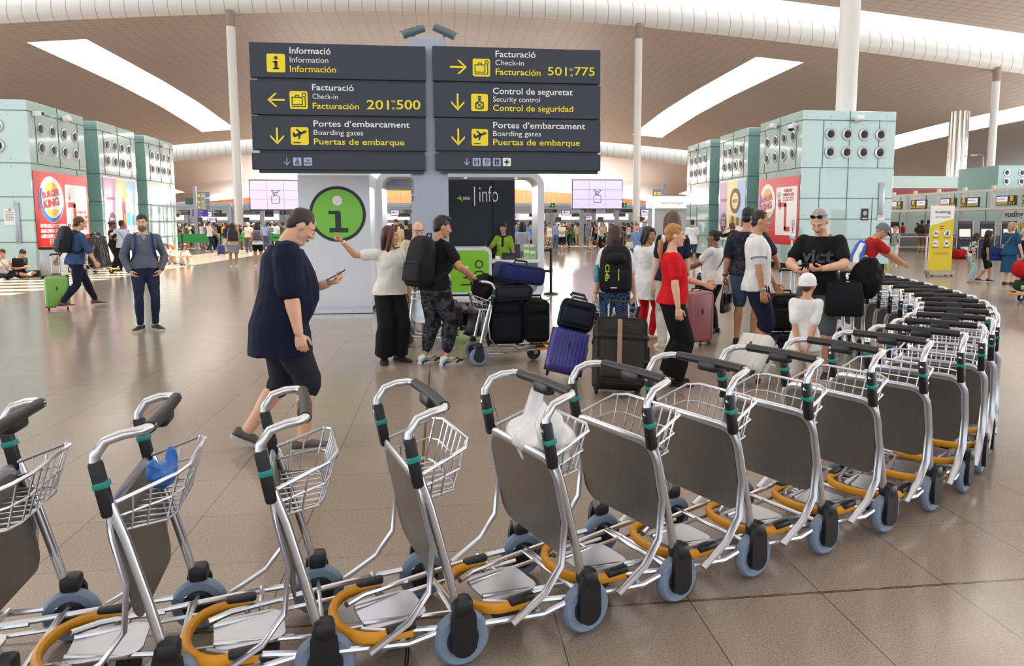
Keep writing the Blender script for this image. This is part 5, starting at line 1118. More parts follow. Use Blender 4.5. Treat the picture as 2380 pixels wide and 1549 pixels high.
def person(label, X, Y, face=180., h=1.75, sex='m', skin='med', hair=('short', 'dark'), top=('tee', '#444444'), bot=('trousers', '#222222'), shoe=('shoe', '#222222'),
           fat=0., lean=0., twist=0., side=0., head=(0, 0), L=None, Rr=None, aL=None, aR=None, hipz=.93, kL=None, kR=None, tl=8, tr=-8, z=0., v=.009, extras=(), group=None, detail=True, sc=1., curl=(.35, .35), pal=(None, None), point=(0, 0), hoff=(0, 0), name='person', cat='person'):
    face = face - math.degrees(math.atan2(X, Y)); s = h / 1.75 * sc; f = sex == 'f'; K = sex == 'k'
    hip = V3((hoff[0], hoff[1], hipz)); Rm = Matrix.Rotation(R(twist), 3, 'Z') @ Matrix.Rotation(R(side), 3, 'Y') @ Matrix.Rotation(R(-lean), 3, 'X')
    def T(p):                                                # spine bend: the pelvis stays, the chest follows fully
        p = V3(p); w = min(max(p.z / .3, 0), 1); q = Matrix.Identity(3).lerp(Rm, w) if w < 1 else Rm; return hip + q @ p
    hw = .098 if not f else .1
    sw = .168 if not f else .146
    if K: sw = .142
    hl = (1.12 if K else 1.)                                 # a child's head is bigger for the body
    neck0 = T((0, -.012, .525)); Hm = Rm @ Matrix.Rotation(R(head[0]), 3, 'Z') @ Matrix.Rotation(R(-head[1]), 3, 'X')
    hc = neck0 + Rm @ V3((0, .012, .042 if not K else .012)) + Hm @ V3((0, .02, .105 * hl)); HT = lambda p: hc + Hm @ (V3(p) * hl)
    sh = {1: T((sw, -.012, .452)), -1: T((-sw, -.012, .452))}
    tgt = {1: Rr, -1: L}; arms = {}
    for k in (1, -1):
        t_ = V3(tgt[k]) if tgt[k] else V3((k * (sw + .06 + .05 * fat), .045, .80 + hipz - .93)); pole = {1: aR, -1: aL}[k] or (k * .45, -1, -.1)
        e, w = ik(sh[k], t_, .285, .25, pole); arms[k] = (sh[k], e, w)
    legs = {}
    for k, a, kp in ((1, kR, None), (-1, kL, None)):
        an, kp = (a if isinstance(a[0], (tuple, list)) else (a, (k * .12, 1, 0))) if a else ((k * .1, 0, .085), (k * .12, 1, 0))
        hp = hip + V3((k * hw * .9, 0, -.03)); e, w = ik(hp, V3(an), .43, .42, kp); legs[k] = (hp, e, w)
    B = fat
    # torso sections: height above the hips, half width, half depth, shift of the centre
    RG = [(-.10, .135, .095, -.01), (-.03, .165 + .02 * B, .112 + .03 * B, -.008), (.06, .158 + .03 * B, .108 + .05 * B, .004 + .03 * B), (.15, .138 + .05 * B, .102 + .07 * B, .01 + .045 * B), (.25, .145 + .045 * B, .108 + .06 * B, .008 + .035 * B),
          (.35, .158 + .025 * B, .116 + .03 * B, .002 + .012 * B), (.42, .160 + .015 * B, .106 + .015 * B, -.008), (.47, .135, .086, -.014), (.50, .092, .072, -.016), (.53, .06, .06, -.014)]
    if f: RG = [(a, b * x, c * y_, d) for (a, b, c, d), x, y_ in zip(RG, (1.02, 1.06, 1.0, .9, .9, .9, .88, .88, .88, .88), (1, 1.02, 1, .92, .92, .94, .94, .95, .92, .92))]
    if K: RG = [(a, b * .9, c * .95, d) for a, b, c, d in RG]
    def torso(mb, z0, z1, e, flare=0., n=18):
        zs = sorted({z0, z1} | {r[0] for r in RG if z0 < r[0] < z1}); A_ = np.array(RG); rings = []
        for z_ in zs:
            rx, ry, yo = (np.interp(z_, A_[:, 0], A_[:, i]) for i in (1, 2, 3)); ex = e + flare * max(0, (.2 - z_))
            if e > .012 and z_ < -.03: rx, ry = np.interp(-.03, A_[:, 0], A_[:, 1]), np.interp(-.03, A_[:, 0], A_[:, 2]); yo = -.004
            rings.append([T((( rx + ex) * np.sign(cos(q)) * abs(cos(q)) ** .85, yo + (ry + ex) * np.sign(sin(q)) * abs(sin(q)) ** .9, z_)) for q in np.linspace(0, 2 * pi, n + 1)[:-1]])
        mb.loft(rings)
        if f and z1 > .4:
            for k in (1, -1): mb.ell(T((k * .062, .07, .31)), (.072 + e, .052 + e, .07 + e))
    thick = 1 + .22 * B
    kk = .80 if K else (.9 if f else 1.)
    def arm(mb, k, e, f0=0., f1=2.):
        a, b, c = arms[k]; st = [(0, .052), (.12, .052), (.5, .047), (.95, .041), (1.0, .042), (1.25, .043), (1.6, .034), (2.0, .026)]; pts = []; rs = []
        for q in sorted({f0, f1} | {x for x, _ in st if f0 < x < f1}): pts.append(a.lerp(b, q) if q <= 1 else b.lerp(c, q - 1)); rs.append(np.interp(q, [x for x, _ in st], [r for _, r in st]) * kk * thick + (e(q) if callable(e) else e))
        mb.tube(pts, rs, 14, rnd=True)
    def leg(mb, k, e, f0=0., f1=2., rnd=True):
        a, b, c = legs[k][:3]; st = [(0, .094), (.15, .092), (.5, .076), (.9, .056), (1.0, .054), (1.1, .052), (1.35, .056), (1.7, .042), (2.0, .035)]; pts = []; rs = []; m_ = thick * (.94 if K else 1)
        for q in sorted({f0, f1} | {x for x, _ in st if f0 < x < f1}):
            p = a.lerp(b, q) if q <= 1 else b.lerp(c, q - 1)
            if 1.15 < q < 1.6: p = p + (c - b).cross(V3((1, 0, 0))).normalized() * .008
            pts.append(p); rs.append(np.interp(q, [x for x, _ in st], [r for _, r in st]) * m_ + (e(q) if callable(e) else e))
        mb.tube(pts, rs, 16, rnd=rnd)
    # ---- body
    mb = MB(); torso(mb, -.10, .53, 0); mb.tube([neck0 - Rm @ V3((0, .01, .06)), neck0 + Rm @ V3((0, .0, .02)), HT((0, -.018, -.055)), HT((0, -.012, -.02))], [.068 * kk, .056 * kk * thick ** .5, .053 * kk * thick ** .5, .055], 14)
    for k in (1, -1):
        mb.ell(sh[k] - Rm @ V3((k * .01, 0, 0)), (.052 * kk, .052 * kk, .05 * kk)); arm(mb, k, 0); leg(mb, k, 0)
        fy = R(tr if k > 0 else tl); fd = V3((-sin(fy), cos(fy), 0)); an = legs[k][2]; sk_ = (an - legs[k][1]).normalized()
        tilt = {1: extras_get(extras, 'tiltR', 0), -1: extras_get(extras, 'tiltL', 0)}[k]; fd = (fd * cos(R(tilt)) - V3((0, 0, 1)) * sin(R(tilt))).normalized(); up = (V3((0, 0, 1)) - fd * fd.z).normalized(); sd = fd.cross(up)
        ft = []
        for y_, w_, z0_, z1_ in ((-.065, .022, -.06, -.02), (-.045, .034, -.075, .0), (.0, .036, -.078, .02), (.06, .042, -.078, -.012), (.12, .046, -.078, -.042), (.17, .04, -.078, -.052), (.195, .022, -.074, -.058)):
            ft.append([an + fd * y_ + sd * (w_ * cos(q)) + up * ((z0_ + z1_) / 2 + (z1_ - z0_) / 2 * sin(q)) for q in np.linspace(0, 2 * pi, 13)[:-1]])
        mb.loft(ft); legs[k] += (fd, up, sd)
    def hell(c, r, rot=None): mb.ell(HT(c), tuple(x * hl for x in r), Hm @ rot if rot else Hm)
    hell((0, -.012, .035), (.073, .093, .09))
    def fring(z_, y_, rx, ry): return [HT((rx * cos(q), y_ + ry * sin(q) * (1 if sin(q) > 0 else 1.0), z_)) for q in np.linspace(0, 2 * pi, 17)[:-1]]
    j = 1.06 if sex == 'm' else .95
    mb.loft([fring(-.112, .045, .016 * j, .018), fring(-.104, .04, .032 * j, .038), fring(-.085, .03, .044 * j, .052), fring(-.055, .02, .056 * j, .064), fring(-.015, .016, .063, .070), fring(.03, .01, .068, .076), fring(.07, .0, .062, .072)])
    mb.tube([HT((0, .088, .03)), HT((0, .098, .004)), HT((0, .108, -.02)), HT((0, .098, -.03))], [.007, .009, .0125, .008], 8, rnd=True)
    for k in (1, -1):
        hell((k * .011, .096, -.024), (.0085, .01, .008)); hell((k * .034, .066, -.02), (.024, .02, .022)); hell((k * .073, -.008, .0), (.010, .021, .032), Matrix.Rotation(R(-k * 18), 3, 'Z'))
    mb.tube([HT((-.042, .066, .026)), HT((-.02, .083, .032)), HT((0, .085, .03)), HT((.02, .083, .032)), HT((.042, .066, .026))], .0085, 8, rnd=True)
    hell((0, .076, -.052), (.026, .014, .016)); hell((0, .072, -.092), (.02, .016, .016))
    if B > .5: hell((0, .03, -.1), (.05, .05, .03))
    me = remesh(mb, v, 2, .5)
    hmb = MB(); hpos = {}
    for i, k in enumerate((-1, 1)):
        a, b, c = arms[k]; d = c - b; n_ = V3(pal[i]) if pal[i] else V3((-k, .1, 0)); hpos[k] = hand_geo(hmb, c, d if not extras_get(extras, 'hd' + ('L' if k < 0 else 'R'), 0) else V3(extras_get(extras, 'hd' + ('L' if k < 0 else 'R'), 0)), n_, k, curl[i], bool(point[i]))
    hm = remesh(hmb, min(.0052, v), 2, .5) if v < .014 else remesh(hmb, .0075, 1)
    bm = bmesh.new(); bm.from_mesh(me); bm.from_mesh(hm); bm.to_mesh(me); bm.free(); bpy.data.meshes.remove(hm); me.polygons.foreach_set('use_smooth', [True] * len(me.polygons))
    skm = skin_mat(SK.get(skin, skin)); root = mobj(name, me, skm); tag(root, label, cat, group)
    seed = int(abs(X * 37 + Y * 91) * 10) % 999
    def cm_(c): return c if not isinstance(c, str) else cloth(c.strip('#'), c)
    # ---- lower garment
    kind, col = bot[0], bot[1]; bm_ = cm_(col)
    if kind and kind != 'none':
        g = MB(); up_ = bot[2] if len(bot) > 2 else .075
        if kind in ('skirt', 'dress_skirt'):
            ln = bot[3] if len(bot) > 3 else .42; rg = []
            for q in np.linspace(0, 1, 6): rg.append([hip + V3(((.15 + (.05 + .03 * B) * q + .02) * cos(a), (.12 + .06 * q) * sin(a) + .0, .09 - (ln + .09) * q)) for a in np.linspace(0, 2 * pi, 21)[:-1]])
            g.loft(rg)
        else:
            torso(g, -.10, up_, .010)
            q1, ez = {'trousers': (1.93, .014), 'jeans': (1.93, .010), 'shorts': (.92, .024), 'longshorts': (1.12, .028), 'wide': (1.96, lambda q: .016 + .034 * q), 'leggings': (1.9, .004), 'jogger': (1.86, lambda q: .02 + .022 * sin(min(q, 1.75) * 1.7) - (.02 if q > 1.8 else 0)), 'minishorts': (.5, .016), 'chino': (1.93, .02)}[kind]
            for k in (1, -1): leg(g, k, ez, 0, q1, rnd=kind not in ('wide',))
            if kind in ('wide', 'trousers', 'jeans', 'chino'): g.ell(hip + V3((0, 0, -.08)), (.09, .1, .07))
        gm = remesh(g, max(.010, v), 3); folds(gm, .010 if kind not in ('leggings',) else .004, 11, seed + 1, .5)
        nm = {'shorts': 'shorts', 'longshorts': 'shorts', 'minishorts': 'shorts', 'skirt': 'skirt', 'dress_skirt': 'skirt', 'leggings': 'leggings', 'jeans': 'jeans'}.get(kind, 'trousers'); mobj(nm, gm, bm_, root)
    # ---- upper garment
    kind, col = top[0], top[1]; tm = cm_(col)
    if kind and kind != 'none':
        g = MB(); opt = top[2] if len(top) > 2 else {}; hem = opt.get('hem', -.045); e = opt.get('e', .014); sl = opt.get('sl', {'tee': .62, 'polo': .66, 'sweater': 1.95, 'tank': 0, 'blouse': 1.2, 'shirt': .7, 'half': .8}.get(kind, .62)); zt = opt.get('zt', .50)
        torso(g, hem, zt, e, opt.get('flare', .10))
        for k in (1, -1):
            if sl > 0:
                g.ell(sh[k] - Rm @ V3((k * .012, 0, 0)), (.052 * kk + e, .052 * kk + e, .05 * kk + e)); arm(g, k, (lambda q: e * .9 + .012 * min(q, .7)) if sl < 1.3 else e * .9 + .003, 0, sl)
            else: g.tube([T((k * .09, -.06, .47)), T((k * .095, -.015, .51)), T((k * .09, .05, .46))], .02, 8, rnd=True)
        gm = remesh(g, max(.009, v), 3); folds(gm, opt.get('f', .012), 9, seed, .7); mobj({'sweater': 'sweater', 'polo': 'polo_shirt', 'blouse': 'blouse', 'tank': 'vest_top'}.get(kind, 't_shirt'), gm, tm, root)
        if kind == 'polo' or opt.get('collar'):
            c = MB(); pts = [T((.070 * sin(a) * 1.06, -.014 + .068 * cos(a), .505 + (.014 if cos(a) < 0 else -.010 * cos(a)))) for a in np.linspace(R(18), R(342), 15)]
            c.tube(pts, .009, 8, rb=.022, up=(0, 0, 1)); mobj_(c, 'collar', cm_(opt.get('cc', col)) , root)
            if opt.get('stripe'): 
                c = MB(); c.tube([p + V3((0, 0, -.016)) + (p - T((0, -.014, .515))).normalized() * .008 for p in pts], .003, 6); mobj_(c, 'collar_stripe', cm_(opt['stripe']), root)
                for k in (1, -1):
                    a, b, _ = arms[k]; c = MB(); d = (b - a).normalized(); s0, u0, _ = frame(d); r_ = .052 * kk * thick + e + .01
                    for q in (.60, .64): ctr = a.lerp(b, q); c.tube([ctr + s0 * r_ * cos(w) + u0 * r_ * sin(w) for w in np.linspace(0, 2 * pi, 17)[:-1]], .003, 5, closed=True)
                    mobj_(c, 'cuff_stripe', cm_(opt['stripe']), root)
        if opt.get('vneck'):
            c = MB(); c.poly = None; c.add([T((-.04, .078, .485)), T((.04, .078, .485)), T((0, .126, .415)), T((0, .095, .5))], [(0, 2, 3), (2, 1, 3)]); mobj_(c, 'inner_shirt', cm_(opt['vneck']), root)
    # ---- shoes
    if shoe[0] != 'none':
        sm_ = M('shoe_' + shoe[1].strip('#'), shoe[1], .6, var=.1); sol = M('sole_' + (shoe[2] if len(shoe) > 2 else '#d8d4cc').strip('#'), shoe[2] if len(shoe) > 2 else '#d8d4cc', .6)
        for k in (1, -1):
            an, fd, up, sd = legs[k][2:6]; c = MB(); g = MB(); sh_ = []; so = []
            for y_, w_, z0_, z1_ in ((-.085, .02, -.062, -.015), (-.07, .036, -.07, .012), (-.02, .043, -.07, .026), (.03, .046, -.07, .006), (.09, .052, -.07, -.022), (.15, .05, -.07, -.04), (.2, .038, -.068, -.048), (.222, .018, -.065, -.056)):
                if shoe[0] == 'sandal': z1_ = min(z1_, -.066)
                if shoe[0] == 'low': z1_ = min(z1_, -.0)
                sh_.append([an + fd * y_ + sd * (w_ * cos(q)) + up * ((z0_ + z1_) / 2 + (z1_ - z0_) / 2 * sin(q)) for q in np.linspace(0, 2 * pi, 15)[:-1]])
            for y_, w_ in ((-.09, .022), (-.075, .038), (-.02, .045), (.06, .049), (.12, .056), (.17, .052), (.212, .036), (.228, .018)):
                so.append([an + fd * y_ + sd * (w_ * x_) + up * z_ for x_, z_ in ((-1, -.085), (1, -.085), (1.02, -.062), (-1.02, -.062))])
            if shoe[0] == 'sandal':
                for y_ in (.03, .12): c.tube([an + fd * y_ - sd * .05 - up * .07, an + fd * y_ - up * (.0 if y_ < .1 else .035), an + fd * y_ + sd * .05 - up * .07], .006, 6, rb=.012)
            else: c.loft(sh_)
            so_o = None; shoe_o = mobj_(c, 'shoe', sm_, root, .9); g.loft(so); mobj_(g, 'sole', sol, shoe_o)
            if len(shoe) > 3:
                for (y0, y1, zz, cc) in shoe[3]:
                    b_ = MB(); b_.tube([an + fd * y0 - sd * .056 + up * (zz - .02), an + fd * ((y0 + y1) / 2) - sd * .052 + up * (zz + .008), an + fd * y1 - sd * .05 + up * zz], .009, 6, rb=.014); b_.tube([an + fd * y0 + sd * .056 + up * (zz - .02), an + fd * ((y0 + y1) / 2) + sd * .052 + up * (zz + .008), an + fd * y1 + sd * .05 + up * zz], .009, 6, rb=.014); mobj_(b_, 'shoe_panel', M('shoe_' + cc.strip('#'), cc, .6), shoe_o)
                b_ = MB()
                for y_ in (.03, .055, .08, .105): b_.tube([an + fd * y_ - sd * .03 + up * (.005 - .3 * (y_ - .02)), an + fd * (y_ + .006) + up * (.016 - .3 * (y_ - .02)), an + fd * y_ + sd * .03 + up * (.005 - .3 * (y_ - .02))], .004, 5)
                mobj_(b_, 'lace', M('lace_white', '#e8e6e0', .7), shoe_o)
    # ---- hair
    hk, hcol = hair[0], hair[1]; hk = 'buzz' if any(x[0] == 'cap' for x in extras) and hk in ('short', 'curly') else hk; hmx = hair_mat(HC.get(hcol, hcol))
    if hk != 'none':
        g = MB()
        def he(c, r, rot=None): g.ell(HT(c), tuple(x * hl for x in r), Hm @ rot if rot else Hm)
        def ht(pts, r, rb=None): g.tube([HT(p) for p in pts], [x * hl for x in r], 12, rb=[x * hl for x in rb] if rb else None, up=tuple(Hm @ V3((0, 1, 0))), rnd=True)
        if hk == 'bald': he((0, -.035, .02), (.079, .088, .05)); he((0, -.07, -.01), (.055, .045, .05))
        elif hk == 'buzz': he((0, -.02, .045), (.0765, .095, .086)); he((0, -.058, -.01), (.06, .052, .055))
        elif hk == 'thin': he((0, -.034, .04), (.08, .088, .082)); he((0, -.062, -.01), (.06, .05, .055))
        else:
            he((0, -.022, .052), (.082, .1, .09)); he((0, -.055, -.005), (.066, .06, .065))
        if hk == 'quiff': he((0, .035, .118), (.06, .05, .032)); he((0, -.01, .125), (.066, .07, .028))
        if hk == 'curly':
            for i in range(16): a = i * 2.4; he((.07 * cos(a) * (.6 + .4 * sin(i)), -.035 + .08 * sin(a), .06 + .06 * cos(i * 1.7)), (.034, .034, .034))
        if hk in ('long', 'bob', 'half'):
            Ld = hair[2] if len(hair) > 2 else {'bob': .13, 'long': .3, 'half': .22}[hk]
            ht([(0, -.05, .06), (0, -.078, -.03), (0, -.085, -.03 - Ld * .5), (0, -.08, -.03 - Ld)], [.084, .088, .085, .06], [.07, .05, .038, .025])
            for k in (1, -1):
                ht([(k * .05, .03, .10), (k * .078, .03, .05), (k * .086, .012, -.03), (k * .085, -.01, -.03 - Ld * .55), (k * .07, -.02, -.03 - Ld * .9)], [.02, .024, .028, .03, .018], [.03, .035, .036, .034, .02])
            if hk != 'half': he((0, .05, .1), (.05, .035, .02))
        if hk in ('pony', 'ponylow'):
            zz = .03 if hk == 'pony' else -.03
            ht([(0, -.1, zz), (0, -.15, zz - .03), (0, -.16, zz - .12), (0, -.145, zz - .24)], [.025, .034, .03, .014]); he((0, .03, .085), (.062, .05, .03))
        if hk == 'bun': he((0, -.12, .06), (.045, .04, .045)); he((0, .03, .085), (.062, .05, .03))
        gm = remesh(g, .0085 if v < .012 else .014, 2); folds(gm, .007, 34, seed + 2, .25); mobj('hair', gm, hmx, root)
    if detail:
        iris = M('iris_dark', '#2a1a10', .2); ew = M('eye_white', '#e8e2dc', .25, var=.01)
        for k in (1, -1):
            c = MB(); c.mat(0).ell(HT((k * .031, .0745, .009)), (.0125 * hl, .0115 * hl, .0085 * hl), Hm); c.mat(1).ell(HT((k * .031, .0812, .0088)), (.0056 * hl, .0042 * hl, .0058 * hl), Hm); o_ = c.build('eye', [ew, iris], root)
            c = MB(); c.tube([HT((k * .014, .089, .0285)), HT((k * .03, .085, .034)), HT((k * .046, .069, .027))], [.0042, .0045, .002], 6, rnd=True); mobj_(c, 'eyebrow', hmx if hcol not in ('grey', 'white') else hair_mat('#5d544a'), root)
            c = MB(); c.tube([HT((k * .0185, .083, .0135)), HT((k * .031, .0862, .0185)), HT((k * .044, .074, .0125))], [.0032, .0042, .003], 6, rnd=True); mobj_(c, 'eyelid', skm, root)
        c = MB(); c.tube([HT((-.024, .079, -.0555)), HT((-.008, .0905, -.052)), HT((0, .09, -.0535)), HT((.008, .0905, -.052)), HT((.024, .079, -.0555))], [.002, .0045, .0042, .0045, .002], 6, rnd=True); c.tube([HT((-.02, .08, -.0585)), HT((0, .09, -.062)), HT((.02, .08, -.0585))], [.002, .0055, .002], 6, rnd=True)
        mobj_(c, 'lips', M('lips_' + skin.strip('#'), '#a8605a' if f else ('#9a5f52' if skin in ('fair', 'med', 'tan') else '#5a3030'), .45), root)
    for x in extras:
        k_ = x[0]
        if k_ == 'beard':
            c = MB(); bl = lambda p, r: c.ell(HT(p), tuple(q * hl for q in r), Hm); bl((0, .055, -.098), (.04, .032, .024)); bl((0, .086, -.078), (.024, .012, .014))
            for k in (1, -1): bl((k * .045, .035, -.068), (.017, .035, .034)); bl((k * .02, .088, -.041), (.016, .006, .006)); bl((k * .031, .07, -.066), (.012, .02, .024))
            gm = remesh(c, .007, 3); folds(gm, .004, 60, 3); mobj('beard', gm, hair_mat(HC.get(x[1], x[1])), root)
        elif k_ in ('glasses', 'sunglasses', 'shades_up'):
            c = MB(); dz, dy, tl_ = (.012, .0, 0) if k_ != 'shades_up' else (.104, -.034, 1); fr_ = M('glass_frame', '#191512', .3)
            for k in (1, -1):
                ctr = V3((k * .033, .094 + dy, dz)); r_ = (.025, .0195)
                ring = [HT(ctr + V3((r_[0] * cos(a), -abs(r_[0] * cos(a) + k * .0) * .0 - .012 * max(0, k * cos(a)), r_[1] * sin(a)))) for a in np.linspace(0, 2 * pi, 19)[:-1]]; c.tube(ring, .0026 * hl, 6, closed=True)
                c.tube([HT(ctr + V3((k * .026, -.012, .006))), HT((k * (.077 - .003 * tl_), .03 + dy, dz + .008 - .035 * tl_)), HT((k * .0785, -.03 + dy, dz - .002 - .06 * tl_))], .0025, 6)
            c.tube([HT((-.009, .098 + dy, dz + .004)), HT((0, .1 + dy, dz + .006)), HT((.009, .098 + dy, dz + .004))], .0025, 6); go = mobj_(c, 'glasses', fr_, root)
            if k_ != 'glasses':
                for k in (1, -1): c = MB(); c.ell(HT((k * .033, .092 + dy, dz)), (.024, .006, .0185), Hm); mobj_(c, 'dark_lens', M('dark_lens', '#0c0d10', .08), go)
        elif k_ == 'cap':
            c = MB(); rg = []
            for q in np.linspace(0, .94, 8): rg.append([HT((.090 * cos(q * pi / 2) * cos(a), -.018 + .112 * cos(q * pi / 2) * sin(a), .05 + .096 * sin(q * pi / 2))) for a in np.linspace(0, 2 * pi, 25)[:-1]])
            rg = [[HT((.090 * cos(a), -.018 + .112 * sin(a), .012 - .02 * max(0, -sin(a)))) for a in np.linspace(0, 2 * pi, 25)[:-1]]] + rg; c.loft(rg); co_ = mobj_(c, 'cap', cloth(x[1].strip('#'), x[1]), root)
            b_ = MB(); sg_ = 1 if x[2] == 'front' else -1; top_ = [HT((.075 * cos(a), -.014 + sg_ * (.09 + .085 * sin(a)), .036 - .03 * sin(a))) for a in np.linspace(0, pi, 13)]; b_.add(top_ + [p + Hm @ V3((0, 0, -.006)) for p in top_], [tuple(range(13)), tuple(range(13, 26))[::-1]] + [(i, i + 13, i + 14, i + 1) for i in range(12)]); mobj_(b_, 'peak', cloth((x[4] if len(x) > 4 else x[1]).strip('#'), x[4] if len(x) > 4 else x[1]), co_)
        elif k_ == 'band':                                  # bracelet or watch: side, colour
            a, b, c_ = arms[x[1]]; d = (c_ - b).normalized(); s0, u0, _ = frame(d); p = b.lerp(c_, .93); c = MB(); r_ = .031 * thick * kk; c.tube([p + s0 * r_ * cos(w) + u0 * r_ * sin(w) for w in np.linspace(0, 2 * pi, 17)[:-1]], .006, 6, closed=True, rb=.009); mobj_(c, x[3] if len(x) > 3 else 'bracelet', M('band_' + x[2].strip('#'), x[2], .3, .5), root)
        elif k_ == 'earring':
            for k in (1, -1): c = MB(); c.ell(HT((k * .082, .0, -.038)), (.006, .006, .007), Hm); mobj_(c, 'earring', M('pearl', '#e9e6e0', .2), root)
        elif k_ == 'scarf':
            c = MB(); c.tube([T((.08 * sin(a), -.012 + .078 * cos(a), .515 - .03 * max(0, cos(a)))) for a in np.linspace(0, 2 * pi, 19)[:-1]], .02, 8, closed=True); c.tube([T((.01, .085, .48)), T((.015, .13, .4)), T((.02, .135, .28)), T((.02, .12, .16))], [.02, .024, .028, .02], 8, rb=[.012] * 4, rnd=True); mobj_(c, 'neck_scarf', cloth(x[1].strip('#'), x[1]), root)
        elif k_ == 'strap':                                 # cross-body strap from one shoulder to the other hip, plus colour
            k = x[1]; c = MB(); pts = []
            for a in np.linspace(0, 2 * pi, 25)[:-1]:
                zz = .28 + .21 * cos(a); A_ = np.array(RG); rx, ry, yo = (np.interp(zz, A_[:, 0], A_[:, i]) for i in (1, 2, 3)); xx = k * cos(a) * (rx * .75 if cos(a) > 0 else rx + .02); q = sin(a); pts.append(T((xx, yo + q * (ry + .035) * (1 if abs(q) > .3 else 1), zz + (.02 if cos(a) > .8 else 0))))
            c.tube(pts, .004, 6, closed=True, rb=.014, up=(0, 0, 1)); mobj_(c, 'bag_strap', M('strap_' + x[2].strip('#'), x[2], .6), root)
        elif k_ == 'packstraps':
            c = MB()
            for k in (1, -1): c.tube([T((k * .1, -.12, .40)), T((k * .105, -.06, .505)), T((k * .105, .05, .47)), T((k * .11, .128, .36)), T((k * .135, .10, .22)), T((k * .16, -.02, .14)), T((k * .12, -.12, .12))], .008, 8, rb=.026, up=(0, 1, 0))
            mobj_(c, 'pack_strap', cloth(x[1].strip('#'), x[1]), root)
        elif k_ == 'badge': c = MB(); c.box(T((.07, .135, .34)), (.06, .006, .03)); mobj_(c, 'name_badge', white, root)
        elif k_ == 'chestprint':
            c = MB(); vs, fs, a0, a1 = text_geo(x[1], .03); sc_ = x[2] / (a1 - a0)
            A_ = np.array(RG)
            def wrap(xx, zz): 
                rx, ry, yo = (np.interp(zz, A_[:, 0], A_[:, i]) for i in (1, 2, 3)); q = min(abs(xx) / (rx + .03), .95); return T((xx, yo + (ry + .03) * math.sqrt(1 - q * q) + .006, zz))
            c.add([wrap(-((p[0] - (a0 + a1) / 2) * sc_), x[3] + p[1] * sc_ * .9) for p in vs], fs); mobj_(c, 'chest_print', M('print_slate', '#34383e', .6), root, 0)
    for o_ in [root] + list(root.children_recursive):
        if o_.data.users == 1 or o_ is root: o_.data.transform(Matrix.Scale(s, 4))
    root.location = (X, Y, z); root.rotation_euler = (0, 0, R(face))
    W = lambda p: Matrix.Translation((X, Y, z)) @ Matrix.Rotation(R(face), 4, 'Z') @ (V3(p) * s)
    J = {'root': root, 'W': W, 'T': T, 'hand': {k: W(hpos[k]) for k in (1, -1)}, 's': s, 'face': face, 'HT': HT, 'arms': arms, 'Rm': Rm}
    return J
def extras_get(ex, k, d):
    for x in ex:
        if x[0] == k: return x[1]
    return d
def mobj_(mb, name, m, parent, angle=.9):
    o = mb.build(name, m, parent, smooth=angle > 0, angle=angle or .5); return o
def backpack(label, J, col, w=.32, h=.46, d=.17, accent=None, z=.12, pockets=True, name='backpack', tex=None):
    """worn on the back of a figure: same origin as the figure, shaped in its torso"""
    m = cloth(col.strip('#'), col, .7); T, s = J['T'], J['s']; o = empty(name, label=label, cat='backpack'); y0 = -.125
    b = MB(); rg = []
    for q, a, c in ((0, .72, .62), (.03, .92, .85), (.12, 1, 1), (.45, 1, 1), (.7, .97, .92), (.88, .85, .75), (.97, .6, .5), (1., .35, .3)):
        rg.append([V3((w / 2 * a * np.sign(cos(t)) * abs(cos(t)) ** .6, y0 - d / 2 * .95 + (d / 2 * c) * np.sign(sin(t)) * abs(sin(t)) ** .6, z + h * q)) for t in np.linspace(0, 2 * pi, 29)[:-1]])
    rg = [[T(p) for p in r] for r in rg]; b.loft(rg); parts = [(b, 'body', m)]
    if pockets:
        b = MB(); b.box((0, 0, 0), (w * .78, .05, h * .42), None, .024, 3); M_ = J['Rm'].to_4x4(); M_.translation = T((0, y0 - d * .93, z + h * .27)); b.v = [tuple(M_ @ V3(p)) for p in b.v]; parts.append((b, 'front_pocket', m))
        b = MB(); b.tube([T((x, y0 - d * .93 - .026, z + h * .44)) for x in (-w * .3, 0, w * .3)], .005, 6); parts.append((b, 'zip', M('zip_' + (accent or '#3a3b40').strip('#'), accent or '#3a3b40', .4)))
    b = MB(); b.tube([T((-.04, y0 - .03, z + h * .97)), T((-.03, y0 - .03, z + h + .04)), T((.03, y0 - .03, z + h + .04)), T((.04, y0 - .03, z + h * .97))], .009, 6); parts.append((b, 'grab_loop', m))
    b = MB()
    for k in (1, -1): b.tube([T((k * .09, y0 - .0, z + h * .85)), T((k * .105, -.07, .515)), T((k * .11, .05, .485)), T((k * .12, .135, .36)), T((k * .15, .10, .2)), T((k * .175, -.02, .12)), T((k * .12, y0, z + .05))], .009, 8, rb=.028, up=(0, 1, 0))
    parts.append((b, 'shoulder_strap', m))
    for b, nm, mm in parts: b.v = [tuple(V3(p) * s) for p in b.v]; b.build(nm, mm, o, angle=1.)
    o.location = J['root'].location; o.rotation_euler = J['root'].rotation_euler; return o
